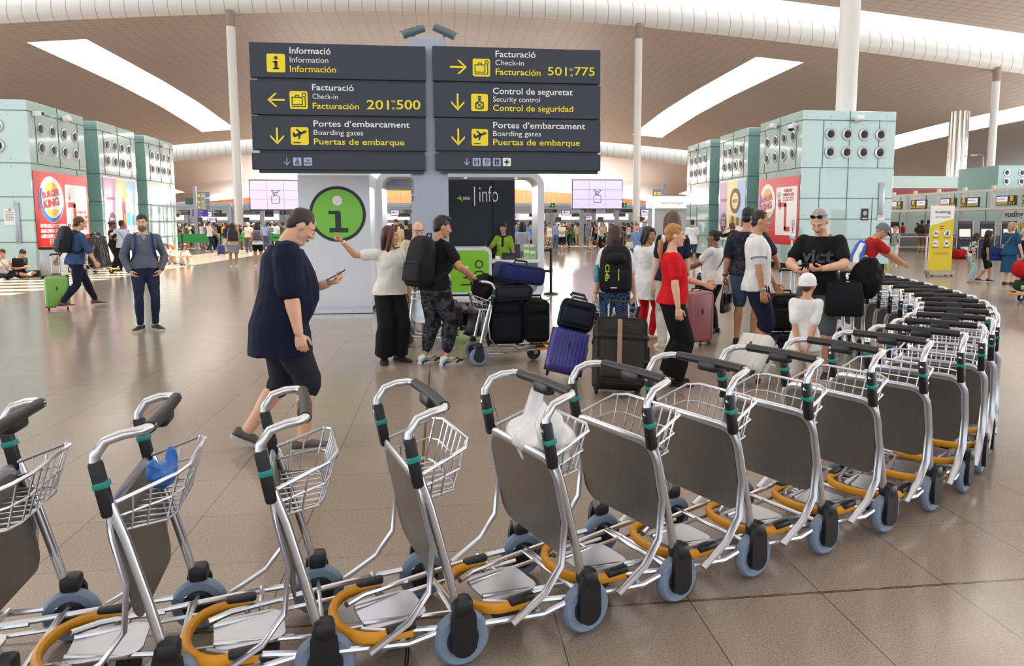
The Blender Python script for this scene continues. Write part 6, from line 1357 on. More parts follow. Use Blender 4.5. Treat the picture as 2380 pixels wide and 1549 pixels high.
def handbag(label, pos, w, h, d, col, strap=.25, rz=0, name='handbag', mat=None, cat='bag', smat=None):
    """hangs with its strap top at pos"""
    m = mat or M('leather_' + col.strip('#'), col, .45, var=.08, bump=.2); o = empty(name, pos, R(rz), label, cat); b = MB(); rg = []
    for q, a, c in ((0, .9, .7), (.06, 1, 1), (.5, .98, .95), (.9, .9, .6), (1, .86, .4)): rg.append([V3((w / 2 * a * np.sign(cos(t)) * abs(cos(t)) ** .5, d / 2 * c * np.sign(sin(t)) * abs(sin(t)) ** .5, -strap - h + h * q)) for t in np.linspace(0, 2 * pi, 25)[:-1]])
    b.loft(rg); b.build('body', m, o, angle=1)
    if h > .25 and name != 'tote_bag':
        b = MB(); b.box((0, -d / 2 - .004, -strap - h * .3), (w * .9, .02, h * .52), None, .009, 2); b.build('flap', m, o, angle=1); b = MB(); b.box((w * .2, -d / 2 - .016, -strap - h * .5), (.04, .006, .02), None, .002); b.build('buckle', M('buckle_grey', '#8a8c90', .3, .8), o)
    b = MB()
    for y_ in (-d * .2, d * .2): b.tube([(-w * .32, y_, -strap - .01), (-w * .22, y_ * .6, -strap * .4), (0, 0, 0), (w * .22, y_ * .6, -strap * .4), (w * .32, y_, -strap - .01)], .006, 6, rb=.010)
    b.build('strap', smat or m, o); return o
# ================================================================ the people of the photograph
def lt(X, Y, face, h, p, back=.07):            # a world point as a wrist target of a figure standing at X, Y
    a = R(face) - math.atan2(X, Y); q = Matrix.Rotation(-a, 3, 'Z') @ V3((p[0] - X, p[1] - Y, p[2])); q = q / (h / 1.75); d = V3((q.x, q.y, 0)).normalized() * back; return (q.x - d.x, q.y - d.y, q.z + .045)
def ph(label, J, k, w=.075, h=.15, name='mobile_phone', col='#15171b', scr_='#8fb3b0', tilt=(40, 0, 0)):
    o = empty(name, J['hand'][k] + V3((0, 0, .02)), R(J['face']), label, 'phone'); mb = MB(); E_ = Euler(tuple(R(q) for q in tilt)).to_matrix()
    mb.box((0, 0, 0), (w, .009, h), E_, .004, 2); mb.build('phone_body', M('phone_' + col.strip('#'), col, .25), o); mb = MB(); mb.box(tuple(E_ @ V3((0, -.0055, 0))), (w * .9, .002, h * .9), E_); mb.build('phone_screen', M('phone_screen', scr_, .15, emit=scr_, es=.3), o); return o
NEAR, MID, FAR = .0075, .010, .014
# --- left side
X, Y = gp(345, 767); J = person('person in grey v-neck sweater and jeans standing with both hands in pockets', X, Y, 184, 1.80, 'm', 'fair', ('short', 'dark'), ('sweater', '#596273', {'vneck': '#8494a6', 'hem': -.0, 'e': .015}), ('jeans', '#23293f'), ('low', '#1c2030', '#c9c2b6'), .06, head=(-12, 4), L=(-.215, .085, .905), Rr=(.215, .085, .905), aL=(-1, -.9, 0), aR=(1, -.9, 0), pal=((1, -.3, 0), (-1, -.3, 0)), curl=(.2, .2), v=NEAR, tl=22, tr=-30, extras=(('beard', '#7d5f4c'), ('packstraps', '#35507f'), ('hdL', (.55, .1, -.8)), ('hdR', (-.55, .1, -.8))))
backpack('blue backpack hardly seen behind the man in the grey sweater', J, '#2c4068', .28, .42, .14)
X, Y = gp(182, 718); J = person('person striding right in blue shirt with a dark backpack, pulling a green case', X, Y, -68, 1.80, 'm', 'fair', ('short', 'chest'), ('shirt', '#3a5580', {'sl': 1.15, 'hem': -.09}), ('trousers', '#1b2036'), ('shoe', '#6b3f30', '#cfc7bd'), .15, lean=9, kL=(-.09, .36, .11), kR=(.09, -.30, .15), L=(-.3, -.34, .72), Rr=(.3, .26, .80), v=MID, tl=4, tr=0, curl=(.8, .35))
backpack('dark backpack on the striding man with the green case', J, '#23242c', .34, .48, .2)
sit = dict(hipz=.14, kL=((.12, .33, .09), (-1, .5, .25)), kR=((-.12, .38, .09), (1, .5, .25)), tl=-60, tr=60)
X, Y = gp(44, 648); person('person in black t-shirt sitting cross-legged against the left glass block', X, Y, 215, 1.75, 'm', 'med', ('short', 'black'), ('tee', '#1d1e22'), ('shorts', '#2a2b30'), ('shoe', '#2a2a2e'), lean=14, head=(8, 28), L=(-.05, .30, .34), Rr=(.05, .30, .34), v=MID, **sit)
X, Y = gp(8, 650); person('person in white vest sitting on the floor at the left picture edge', X, Y, 200, 1.7, 'f', 'med', ('pony', 'brown'), ('tank', '#e2dfda'), ('trousers', '#17181c'), ('shoe', '#dcdad6'), lean=8, head=(-30, 12), L=(-.12, .3, .4), Rr=(.12, .3, .4), v=MID, extras=(('strap', 1, '#111111'),), **sit)
X, Y = gp(289, 631); person('person in pale blue t-shirt seen from behind with hand on hip by the perfume poster', X, Y, -12, 1.78, 'm', 'brown', ('short', 'black'), ('tee', '#b9c9e2', {'hem': -.12}), ('chino', '#141418'), ('shoe', '#202024'), head=(-45, 0), L=(-.25, .06, 1.02), aL=(-1, -.7, 0), v=MID, extras=(('strap', -1, '#15151a'),))
X, Y = gp(266, 631); person('person in black with tied hair, facing the friend in pale blue', X, Y, -80, 1.74, 'm', 'brown', ('bun', 'black'), ('tee', '#17181b'), ('chino', '#121215'), ('shoe', '#17171a'), head=(-15, 8), Rr=(.1, .28, 1.05), v=MID)
X, Y = gp(186, 672); person('person in white top half hidden behind the striding man', X, Y, 165, 1.66, 'f', 'tan', ('bun', 'black'), ('tee', '#e3e1df'), ('shorts', '#c9b6b6'), ('shoe', '#c9c9c9'), v=MID)
for i, (px, hc, tc, fa, lb) in enumerate(((392, 'chest', '#e8dcd4', 150, 'person in white top sitting on the sunlit floor, leftmost of the three'), (410, 'blond', '#ece4da', 120, 'person with fair hair sitting on the sunlit floor, middle of the three'), (427, 'brown', '#e2dcd6', 200, 'person with long hair sitting on the sunlit floor, nearest the hall'))):
    X, Y = gp(px, 612 + 2 * i); person(lb, X, Y, fa, 1.66, 'f', 'fair', ('long', hc), ('tank', tc), ('minishorts', '#c9c2ba'), ('shoe', '#d8d4ce'), hipz=.13, lean=10, head=(10, 18), L=(-.15, .36, .4), Rr=(.15, .36, .38), kL=((-.12, .55, .09), (0, .3, 1)), kR=((.14, .62, .09), (0, .3, 1)), v=MID)
X, Y = gp(489, 587); person('person in white t-shirt pushing a trolley in front of the left queue', X, Y, -82, 1.8, 'm', 'med', ('short', 'black'), ('tee', '#e0dfdc'), ('jeans', '#1f2740'), ('shoe', '#d6d4d0'), L=(-.16, .42, 1.02), Rr=(.16, .42, 1.02), kL=(-.1, .25, .1), kR=(.1, -.18, .12), v=FAR)
X, Y = gp(527, 590); J = person('person with red hair in a navy jacket beside a blue case', X, Y, 100, 1.72, 'f', 'fair', ('long', '#7a2a18'), ('sweater', '#23253f'), ('trousers', '#b9a998'), ('shoe', '#2a2a2e'), Rr=(.1, .3, 1.0), v=FAR)
X, Y = gp(528, 592); place(hard_case('small blue case with a raised handle in front of the left queue', .38, .5, .24, '#27366f', pull=.45), X - .15, Y - .5, 0, 10)
X, Y = gp(544, 622); J = person('person seen from behind with dark backpack and short grey skirt', X, Y, 2, 1.68, 'f', 'tan', ('long', 'dark', .16), ('tank', '#cdbfae'), ('dress_skirt', '#8b8d92', .08, .36), ('shoe', '#d9d6d0'), Rr=(.26, .0, .78), v=MID)
backpack('dark grey backpack on the person in the grey skirt', J, '#34343c', .36, .44, .17)
X, Y = gp(601, 622); J = person('person seen from behind in white top with black straps and grey backpack', X, Y, -4, 1.7, 'f', 'tan', ('long', 'black', .18), ('tank', '#e6e4e0'), ('minishorts', '#1b1b20'), ('shoe', '#e3e1dc'), v=MID)
backpack('small grey backpack with black straps on the person beside the navy polo man', J, '#5a5d66', .28, .36, .14)
X, Y = gp(579, 590); person('person with thinning hair in cream shirt at the left queue', X, Y, 150, 1.76, 'm', 'fair', ('bald', 'grey'), ('shirt', '#d9d2c6'), ('trousers', '#55585e'), ('shoe', '#d6d4d0'), v=FAR)
# --- the man in front
X, Y = gp(662, 1042); J = person('person in navy polo shirt walking right while looking down at a phone', X, Y, -88, 1.80, 'm', 'fair', ('buzz', '#2e211a'), ('polo', '#11172f', {'hem': -.24, 'e': .042, 'flare': .09, 'sl': .78}), ('longshorts', '#24242f'), ('low', '#57534d', '#b8b2a8'), .85, lean=9, head=(0, 26), L=(-.02, .33, 1.16), Rr=(.30, .12, .71), aL=(-.6, -1, -.3), pal=((0, 0, 1), (-1, .2, 0)), curl=(.55, .42), kR=((.11, .12, .087), (0, 1, 0)), kL=((-.1, -.24, .13), (0, 1, 0)), v=.0068, tl=-2, tr=2, extras=(('tiltL', 28),))
ph('phone in the hand of the man in the navy polo', J, -1, tilt=(-62, 0, 0))
# --- the group at the sign
X, Y = gp(910, 841); J = person('person in white top and wide black trousers pointing left with outstretched arm', X, Y, -158, 1.62, 'f', 'med', ('long', 'auburn', .20), ('tee', '#dedad2', {'hem': -.06, 'e': .026, 'sl': .6}), ('wide', '#121214', .12), ('low', '#1c1c1f', '#1c1c1f'), .18, head=(52, 2), Rr=(.60, -.02, 1.55), aR=(0, -.3, -1), L=(-.24, .06, .78), pal=(None, (0, .2, -1)), point=(0, 1), v=NEAR, tl=20, tr=-20, extras=(('band', 1, '#e8e2d4'), ('earring',)))
person('person with bald grey head and glasses in a beige shirt, behind the trolley', ay(968, 545, 10.45)[0], 10.45, 188, 1.70, 'm', 'fair', ('bald', 'grey'), ('shirt', '#cdbfa8', {'collar': 1}), ('trousers', '#8a8272'), ('shoe', '#3a3530'), .4, lean=6, head=(6, 14), v=MID, extras=(('glasses',),))
camo = pattern('camouflage', [(0, '#17181b'), (.43, '#2b2c30'), (.50, '#47484d'), (.57, '#1c1d20'), (.63, '#5a5b60')], 9, detail=3)
X, Y = gp(1012, 846); J = person('person in black t-shirt and camouflage trousers leaning on a loaded trolley', X, Y, -48, 1.74, 'm', 'tan', ('quiff', 'black'), ('tee', '#131315', {'e': .018, 'hem': -.05}), ('jogger', camo), ('shoe', '#e9e6e0', '#e4e2de', ((-.06, .02, -.02, '#5fb8a0'), (.02, .1, -.03, '#d98a3a'), (-.075, .0, -.055, '#2a2f8a'), (.1, .19, -.045, '#202024'))), lean=9, head=(-32, 4), Rr=lt(X, Y, -48, 1.74, on(T1, .03, -.12, .97)), L=lt(X, Y, -48, 1.74, on(T1, .03, .12, .97)), aR=(.6, -.6, -.4), kR=(.13, .06, .085), kL=(-.14, -.04, .085), pal=((0, 0, -1), (0, 0, -1)), curl=(.75, .75), v=NEAR, tl=-8, tr=-14, extras=(('band', 1, '#c9c4b8', 'watch'),))
backpack('large black backpack on the man in camouflage trousers', J, '#131317', .36, .54, .24, z=.0)
X0 = ay(1170, 540, 15.86)[0]; J = person('clerk in lime green shirt and dark neck scarf behind the kiosk desk', X0, 15.86, 178, 1.66, 'f', 'fair', ('bun', 'black'), ('shirt', '#a3cc45', {'sl': .75}), ('trousers', '#1a1a22'), ('shoe', '#1a1a1a'), .25, head=(-24, 0), Rr=(.40, .22, 1.17), aR=(.3, -.6, -1), L=(-.26, .24, .92), pal=(None, (-.3, 1, 0)), curl=(.3, .6), v=MID, extras=(('scarf', '#23222c'), ('badge',)), name='person')
mb = MB(); p = J['hand'][1]; mb.tube([p + V3((0, 0, -.02)), p + V3((.01, 0, .12))], .005, 6); tag(mb.build('pen', M('pen_red', '#c93a2a', .4)), 'red pen held up by the kiosk clerk', 'pen')
X, Y = gp(1214, 655); person('person with long dark hair in grey t-shirt seen from behind past the kiosk desk', X, Y, -8, 1.70, 'f', 'med', ('long', 'black', .16), ('tee', '#9aa0ab', {'e': .03}), ('jeans', '#6f8fb8'), ('shoe', '#d8d8d8'), v=MID)
o = empty('office_chair', (ay(1200, 580, 17.6)[0], 17.6, 0), R(20), 'black office chair behind the kiosk desk', 'chair'); ck = M('chair_black', '#101114', .6)
mb = MB(); mb.box((0, 0, .48), (.48, .46, .08), None, .03, 3); mb.build('seat', ck, o); mb = MB(); mb.box((0, .24, .86), (.44, .07, .52), None, .03, 3); mb.build('backrest', ck, o); mb = MB(); mb.tube([(0, 0, .08), (0, 0, .46)], .03); mb.build('column_post', ck, o)
for i in range(5): a = i * 2 * pi / 5; mb = MB(); mb.tube([(0, 0, .1), (.28 * cos(a), .28 * sin(a), .06)], .02, 6); mb.ell((.28 * cos(a), .28 * sin(a), .03), (.03, .03, .03)); mb.build('leg', ck, o)
# --- the queue on the right
paisley = pattern('paisley_blue', [(0, '#5f86b8'), (.18, '#141d38'), (.42, '#8fb0d2'), (.5, '#16213f'), (.8, '#3f6496'), (.9, '#121a33')], 11, kind='rings')
X, Y = ay(1428, 700, 8.35)[0], 8.35; J = person('person from behind in white blouse and blue patterned trousers with a big black backpack', X, Y, 3, 1.62, 'f', 'fair', ('half', '#3a1d12', .15), ('blouse', '#dfe0e2', {'sl': .85, 'e': .024}), ('trousers', paisley), ('shoe', '#3a3a40'), .3, head=(-18, 2), L=(-.27, -.1, .73), Rr=(.28, -.1, .73), curl=(.85, .85), v=NEAR, extras=(('band', -1, '#b58a50', 'watch'),))
BP = backpack('big black hiking backpack with lime trim and a CMP mark', J, '#17171b', .40, .60, .24, '#2a2b30', z=-.03)
m_l = M('lime_trim', '#bfd94a', .5); T_ = J['T']; s_ = J['s']
b = MB(); b.tube([T_((.03, -.365, .27)), T_((.03, -.372, .13))], .008, 6); b.tube([T_((.1, -.33, .10)), T_((.19, -.24, .13))], .006, 6); b.tube([T_((-.15, -.26, .50)), T_((-.185, -.2, .38))], .007, 6); b.tube([T_((.1, -.21, .53)), T_((.115, -.20, .47))], .01, 6); b.v = [tuple(V3(p) * s_) for p in b.v]; b.build('lime_trim', m_l, BP)
b = MB(); vs, fs, a0, a1 = text_geo('CMP', .02); b.add([T_((-.085 - p[1] * .075, -.374, .33 - (p[0] - a0) * .105)) for p in vs], fs); b.v = [tuple(V3(p) * s_) for p in b.v]; b.build('brand_mark', m_l, BP, smooth=False)
b = MB(); b.box(T_((-.03, -.372, .04)), (.08, .004, .014)); b.v = [tuple(V3(p) * s_) for p in b.v]; b.build('label_strip', white, BP)
W_ = J['W']; p = W_(T_((-.235, -.20, .10))); mb = MB(); mb.lathe([(.034, 0), (.036, .03), (.036, .15), (.02, .18), (.02, .2)], p, seg=16); tag(mb.build('water_bottle', M('bottle_turquoise', '#4fb0c2', .15, trans=.4)), 'turquoise water bottle in the side pocket of the big black backpack', 'bottle')
b = MB(); rg = [[T_((.12 * cos(a), -.37 - .05 * abs(sin(q)), .40 + .075 * sin(a) * 1)) for a in np.linspace(0, 2 * pi, 17)[:-1]] for q in (0, 1.5)]; b.ell(T_((0, -.34, .40)), (.13, .07, .08)); b.v = [tuple(V3(p) * s_) for p in b.v]; b.build('lid_pocket', cloth('17171b', '#17171b'), BP)
X, Y = ay(1562, 700, 7.0)[0], 7.0; J = person('person in red top and black flared trousers standing in profile', X, Y, -80, 1.64, 'f', 'fair', ('ponylow', '#a9733f'), ('tee', '#c8141c', {'sl': .72, 'e': .014}), ('wide', '#0f0f11', .10), ('low', '#141414', '#141414'), .38, head=(-4, 0), Rr=(.26, .03, .74), L=(-.1, .36, 1.08), aL=(-.5, -1, 0), v=NEAR, extras=(('earring',),))
mb = MB(); p = J['W'](J['HT']((0, -.125, -.028))); mb.tube([p + V3((.0, .03 * cos(a), .03 * sin(a))) for a in np.linspace(0, 2 * pi, 15)[:-1]], .014, 8, closed=True); o = mb.build('hair_tie', M('scrunchie_white', '#e8e6e2', .8), None); o.parent = J['root']; o.matrix_parent_inverse = (Matrix.Translation(J['root'].location) @ Matrix.Rotation(J['root'].rotation_euler.z, 4, 'Z')).inverted()
X, Y = ay(1502, 700, 9.8)[0], 9.8; J = person('person in long white blouse and red trousers with a beige tote', X, Y, -35, 1.60, 'f', 'tan', ('long', 'black', .12), ('blouse', '#e6e6e6', {'sl': 1.3, 'hem': -.30, 'e': .03}), ('trousers', '#b5141a'), ('low', '#c9b090', '#b09a80'), .3, head=(-95, 6), v=MID)
handbag('large beige tote hanging from the person in the white blouse', J['W']((.22, -.02, 1.36)), .36, .34, .15, '#b7a68e', .26, 60, 'tote_bag')
X, Y = ay(1562, 600, 8.85)[0], 8.85; person('tall person with very long brown hair and cream trousers behind the red top', X, Y, 8, 1.80, 'f', 'fair', ('long', '#5a4632', .34), ('tee', '#1d2036', {'e': .02}), ('chino', '#d6d0c4'), ('shoe', '#c9b8a0'), v=MID)
dots = pattern('dotted_black', [(0, '#d8d8d6'), (.10, '#d8d8d6'), (.14, '#141416'), (1, '#141416')], 34, kind='voronoi')
X, Y = gp(1656, 774); J = person('person in white t-shirt and dark dotted trousers holding a purse', X, Y, 62, 1.55, 'f', 'brown', ('bun', 'black'), ('tee', '#dedcd8', {'hem': -.10, 'e': .026, 'sl': .7}), ('chino', dots), ('low', '#1a1a1a', '#1a1a1a'), .6, head=(14, 4), L=(-.08, .42, 1.1), Rr=(.10, .44, 1.08), pal=((0, 0, 1), (0, 0, 1)), curl=(.6, .6), v=MID, extras=(('strap', 1, '#121214'),))
handbag('black shoulder bag of the person in dotted trousers', J['W']((.06, .30, 1.0)), .26, .2, .12, '#141417', .04, 62)
mb = MB(); p = (J['hand'][1] + J['hand'][-1]) / 2; mb.box((0, 0, 0), (.19, .05, .11), (0, R(15), R(60)), .015, 2); o = tag(mb.build('purse', M('purse_magenta', '#a62a55', .5)), 'magenta purse held in front by the person in dotted trousers', 'purse'); o.location = p + V3((-.03, 0, .04))
me = blob_mesh([lambda b: b.ell((0, 0, 0), (.13, .1, .13))], .012); folds(me, .02, 12, 3); o = tag(mobj('plastic_bag', me, M('plastic_bright_blue', '#2450b0', .35)), 'bright blue plastic bag between the red top and the dotted trousers', 'bag'); o.location = p + V3((-.12, .10, -.02))
X, Y = gp(1752, 848); J = person('person in white polo with striped collar and navy shorts, looking right', X, Y, -84, 1.80, 'm', 'tan', ('buzz', 'black'), ('polo', '#e4e3e1', {'stripe': '#1c2340', 'hem': -.09, 'e': .02, 'sl': .72}), ('longshorts', '#1a2036'), ('shoe', '#d9d7d2'), .1, head=(-6, 4), Rr=(.27, .05, .77), L=(-.2, .22, .9), v=NEAR, extras=(('band', 1, '#c2c2c0', 'watch'),))
leafy = pattern('dark_leaf_print', [(0, '#1d2236'), (.5, '#22283d'), (.55, '#4a4038'), (.62, '#1a1f33')], 16)
X, Y = gp(1730, 800); J = person('tall person from behind in dark patterned shirt and denim shorts with a black briefcase', X, Y, -14, 1.86, 'm', 'tan', ('short', 'black'), ('shirt', leafy, {'sl': .85, 'e': .022}), ('shorts', '#4a5a78'), ('low', '#2a1c18', '#3a2a22'), .15, head=(-25, 4), L=(-.28, -.02, .80), Rr=(.32, .28, 1.02), v=MID, curl=(.85, .8), extras=(('band', -1, '#1c1410'),))
handbag('black briefcase in the hand of the tall person in the patterned shirt', J['hand'][-1] + V3((0, 0, .02)), .36, .27, .08, '#141416', .16, 52, 'briefcase')
X, Y = ay(1908, 600, 7.05)[0], 7.05; J = person('person in black t-shirt with sunglasses on grey hair, reading a phone', X, Y, 168, 1.83, 'm', 'fair', ('buzz', 'grey'), ('tee', '#101013', {'sl': .68, 'e': .013, 'hem': -.07}), ('shorts', '#565b60'), ('shoe', '#2a2a2c'), .35, lean=3, head=(-4, 34), L=(-.09, .36, 1.13), Rr=(.11, .36, 1.10), aL=(-1, -.4, -.5), aR=(1, -.4, -.5), pal=((.4, -.2, 1), (-.4, -.2, 1)), curl=(.5, .6), v=NEAR, extras=(('shades_up',), ('chestprint', 'vict', .30, .26), ('strap', -1, '#0c0c0e')))
ph('phone in the hands of the man in the black t-shirt', J, 1, tilt=(-40, 0, 20))
W_ = J['W']; handbag('black messenger bag on the hip of the man in the black t-shirt', W_((-.27, .20, 1.02)), .36, .34, .16, '#101013', .02, 160, 'messenger_bag', cloth('bag_black', '#17171a'))
me = blob_mesh([lambda b: b.ell((0, 0, 0), (.17, .15, .2)), lambda b: b.ell((.02, .0, .1), (.13, .13, .13))], .012); folds(me, .03, 16, 11); o = tag(mobj('backpack', me, cloth('bag_black2', '#0e0e11')), 'bulky black bag slung behind the man in the black t-shirt', 'bag'); o.location = W_((-.42, -.02, 1.02))
X, Y = ay(1874, 700, 5.7)[0], 5.7; person('small child in white cap and white t-shirt seen from behind, hands clasped', X, Y, -6, 1.22, 'k', 'med', ('short', 'brown'), ('tee', '#e4e3e0', {'hem': -.12, 'e': .018, 'sl': .8}), ('shorts', '#d9d6ce'), ('shoe', '#d9d9d9'), head=(-10, 6), L=(-.05, -.19, .86), Rr=(.05, -.19, .84), aL=(-1, -.2, 0), aR=(1, -.2, 0), v=NEAR, extras=(('cap', '#e9e8e6', 'front', 0),))
# --- right background
X, Y = gp(1607, 617); person('person from behind in white t-shirt and blue shorts by the far right glass block', X, Y, 6, 1.78, 'm', 'tan', ('short', 'dark'), ('tee', '#e9e9ea', {'e': .035, 'hem': -.12}), ('shorts', '#3f5478'), ('shoe', '#e1dfda'), v=MID)
X, Y = gp(1700, 640); person('person with short reddish hair in black, hand raised to the cheek', X, Y, 60, 1.66, 'f', 'fair', ('bob', '#5a2a1a', .03), ('tee', '#151518', {'sl': 1.1}), ('trousers', '#141417'), ('shoe', '#222222'), .2, head=(10, 8), L=(-.10, .2, 1.50), aL=(-.6, .6, -1), v=MID)
X, Y = gp(1728, 620); person('person in pale t-shirt looking down beside the chocolate poster', X, Y, -70, 1.78, 'm', 'med', ('short', 'black'), ('tee', '#d8dadb'), ('jeans', '#2a3044'), ('shoe', '#333333'), head=(0, 22), v=MID)
X, Y = ay(2003, 560, 11.3)[0], 11.3; J = person('person in red t-shirt and grey cap bending to the trolleys with a racket bag', X, Y, -72, 1.72, 'm', 'tan', ('short', 'grey'), ('tee', '#a8201f', {'sl': .72}), ('shorts', '#3a4256'), ('shoe', '#d2d2d2'), .35, lean=26, head=(0, 8), Rr=(.2, .62, .98), L=(-.16, .66, .98), aR=(.6, -.5, -.5), v=MID, extras=(('cap', '#6f7378', 'front', 0, '#55585c'),))
T_, s_ = J['T'], J['s']; o = empty('racket_bag', J['root'].location, R(-72), 'blue and white racket bag on the back of the person in red', 'bag'); b = MB(); rg = []
for q, w_ in ((-.34, .05), (-.3, .11), (-.13, .13), (.12, .14), (.28, .12), (.36, .05)): rg.append([T_((.05 + w_ * cos(a) * .9, -.2 + .085 * sin(a), q)) for a in np.linspace(0, 2 * pi, 17)[:-1]])
b.loft(rg); b.v = [tuple(V3(p) * s_) for p in b.v]; b.build('body', M('racket_blue', '#2a5fb8', .45), o); b = MB(); b.loft([[T_((.10 + (w_ * .5) * cos(a), -.222 + .08 * sin(a), q)) for a in np.linspace(0, 2 * pi, 13)[:-1]] for q, w_ in ((-.32, .05), (-.13, .11), (.12, .12), (.3, .08))]); b.v = [tuple(V3(p) * s_) for p in b.v]; pn_ = b.build('white_panel', white, o)
b = MB(); vs, fs, a0, a1 = text_geo('Bab', .02); b.add([T_((.165, -.22 - (p[1] - .35) * .13, .18 - (p[0] - a0) * .15)) for p in vs], fs); b.v = [tuple(V3(p) * s_) for p in b.v]; b.build('lettering', M('racket_blue', '#2a5fb8'), pn_, smooth=False)
X, Y = gp(2077, 619); J = person('child with fair curls, grey t-shirt and white shorts by the yellow post', X, Y, 158, 1.50, 'k', 'fair', ('curly', 'blond'), ('tee', '#a9acae'), ('shorts', '#e0deda'), ('shoe', '#c9c2b8'), Rr=(.2, .16, 1.0), v=MID, kR=(.02, .05, .085))
backpack('dark backpack on the child by the yellow post', J, '#3a3436', .26, .36, .13)
X, Y = gp(2286, 656); person('child in black printed t-shirt and black shorts walking right', X, Y, -82, 1.44, 'k', 'tan', ('long', 'black', .12), ('tee', '#1a1a1d'), ('shorts', '#17171a'), ('shoe', '#26262a', '#d8d8d8'), lean=5, kL=(-.09, .16, .09), kR=(.09, -.18, .12), v=MID, extras=(('chestprint', 'NY', .16, .24),))
floralp = pattern('floral_aqua', [(0, '#8fb9bd'), (.5, '#a6cdcf'), (.58, '#c98f6a'), (.62, '#8db4b8')], 13)
X, Y = gp(2252, 657); J = person('child with long dark hair in aqua patterned trousers and a striped top', X, Y, -80, 1.38, 'k', 'tan', ('long', 'black', .22), ('tee', pattern('stripes_bw', [(0, '#d9d6d0'), (.5, '#2a2a2c')], 22)), ('chino', floralp), ('sandal', '#b98a5a', '#a87a4a'), lean=10, head=(0, 10), v=MID, kL=(-.09, .12, .085))
X, Y = gp(2343, 662); J = person('person in a teal blue dress with grey-blond hair, seen from behind', X, Y, -30, 1.66, 'f', 'fair', ('bob', '#a58f6e', .08), ('tee', '#1f4a6c', {'hem': -.1, 'e': .024, 'sl': .7}), ('dress_skirt', '#1f4a6c', .09, .58), ('low', '#2a1f1c', '#2a1f1c'), .4, head=(-30, 0), Rr=(.3, .06, .78), v=MID, extras=(('band', 1, '#c9c9c6', 'watch'), ('strap', 1, '#c9c2b4')))
handbag('royal blue shoulder bag of the person in the teal dress', J['W']((-.32, .02, 1.10)), .42, .34, .18, '#22306e', .08, -30, 'shoulder_bag', cloth('bag_blue', '#22306e'))
X, Y = gp(2330, 600); person('person in pale pink top standing at a self check-in machine', X - .1, Y - 1.4, 10, 1.66, 'f', 'tan', ('bun', 'black'), ('tee', '#d9b9a6'), ('trousers', '#2a2a30'), ('shoe', '#d9d9d9'), lean=6, head=(0, 14), L=(-.15, .3, 1.1), v=FAR, extras=(('strap', 1, '#1a1a1c'),))
X, Y = gp(2352, 600); person('person with dark hair bending at the rightmost check-in machine', X + .3, Y - .9, -20, 1.72, 'f', 'tan', ('short', 'brown'), ('tee', '#cbb48a'), ('trousers', '#3a3a40'), ('shoe', '#333333'), lean=18, head=(0, 20), v=FAR)
for px, tc, bc, lb in ((2139, '#7a6a58', '#2a2622', 'person in brown with a dark backpack, left of the pair behind the rail'), (2154, '#d2d2ce', '#5a5f4a', 'person in white with a green backpack, right of the pair behind the rail')):
    X, Y = gp(px, 588); J = person(lb, X, Y, -20, 1.80, 'm', 'tan', ('short', 'black'), ('tee', tc), ('longshorts', '#7d6a52'), ('shoe', '#6a5a48'), v=FAR); backpack('backpack on the %s' % lb.split(',')[0].replace('person', 'figure'), J, bc, .34, .46, .18)
# --- middle distance
X0 = ay(1499, 560, 24.5)[0]; person('person with grey beard and sunglasses in grey polo shirt', X0, 24.5, 176, 1.80, 'm', 'fair', ('bald', 'grey'), ('polo', '#7c8698', {'cc': '#2a2e3a'}), ('trousers', '#2b3350'), ('shoe', '#444444'), .5, v=MID, extras=(('beard', '#c2beb6'), ('sunglasses',)))
X0 = ay(1480, 560, 23.6)[0]; J = person('person in blue print blouse with a cream shoulder bag', X0, 23.6, 160, 1.64, 'f', 'fair', ('short', '#6a4632'), ('blouse', pattern('blue_print', [(0, '#5f7fb5'), (.5, '#7d98c4'), (.6, '#4a68a2')], 20), {'sl': .9}), ('jeans', '#2f4a86'), ('shoe', '#777777'), .3, head=(25, 0), v=MID, extras=(('strap', 1, '#d9d0bc'),))
handbag('cream shoulder bag of the person in the blue print blouse', J['W']((.2, .14, 1.12)), .28, .22, .1, '#cfc6b2', .05, 160)
for a in ((1277, 586, 176, 1.68, 'f', 'tan', ('bun', 'black'), ('tank', '#e9e7e3'), ('skirt', pattern('bw_print', [(0, '#dedbd4'), (.5, '#26262a')], 16), .075, .42), 'person in white vest and black and white patterned skirt'),
          (1306, 588, 172, 1.74, 'm', 'med', ('short', 'black'), ('tee', '#e6e4e0'), ('shorts', '#17171a'), 'person in white printed t-shirt and black shorts with folded arms'),
          (1291, 582, 170, 1.82, 'm', 'med', ('short', 'black'), ('shirt', '#8aa2c8'), ('jeans', '#4f6f9f'), 'person in pale blue shirt and jeans between the two in white'),
          (1377, 585, 70, 1.72, 'f', 'fair', ('long', 'chest'), ('tank', '#1d1e24'), ('minishorts', '#6d86ae'), 'person in dark top and denim shorts next to the brown dog'),
          (1369, 583, -150, 1.86, 'm', 'tan', ('short', 'black'), ('tee', '#6f86a8'), ('shorts', '#8a8a86'), 'tall person in blue t-shirt behind the denim shorts'),
          (1398, 584, 120, 1.70, 'f', 'fair', ('bob', 'blond', .04), ('tank', '#c2bab2'), ('leggings', '#1a1a1d'), 'person with blond hair, beige vest and black leggings')):
    px, py, fa, hh_, sx_, sk_, ha_, to_, bo_, lb = a; X, Y = gp(px, py); kw_ = dict(L=(.12, .24, 1.12), Rr=(-.12, .26, 1.1), aL=(-1, -.2, -.5), aR=(1, -.2, -.5)) if 'folded' in lb else {}
    person(lb, X, Y, fa, hh_, sx_, sk_, ha_, to_, bo_, ('shoe', '#8a857e'), v=FAR, **kw_)
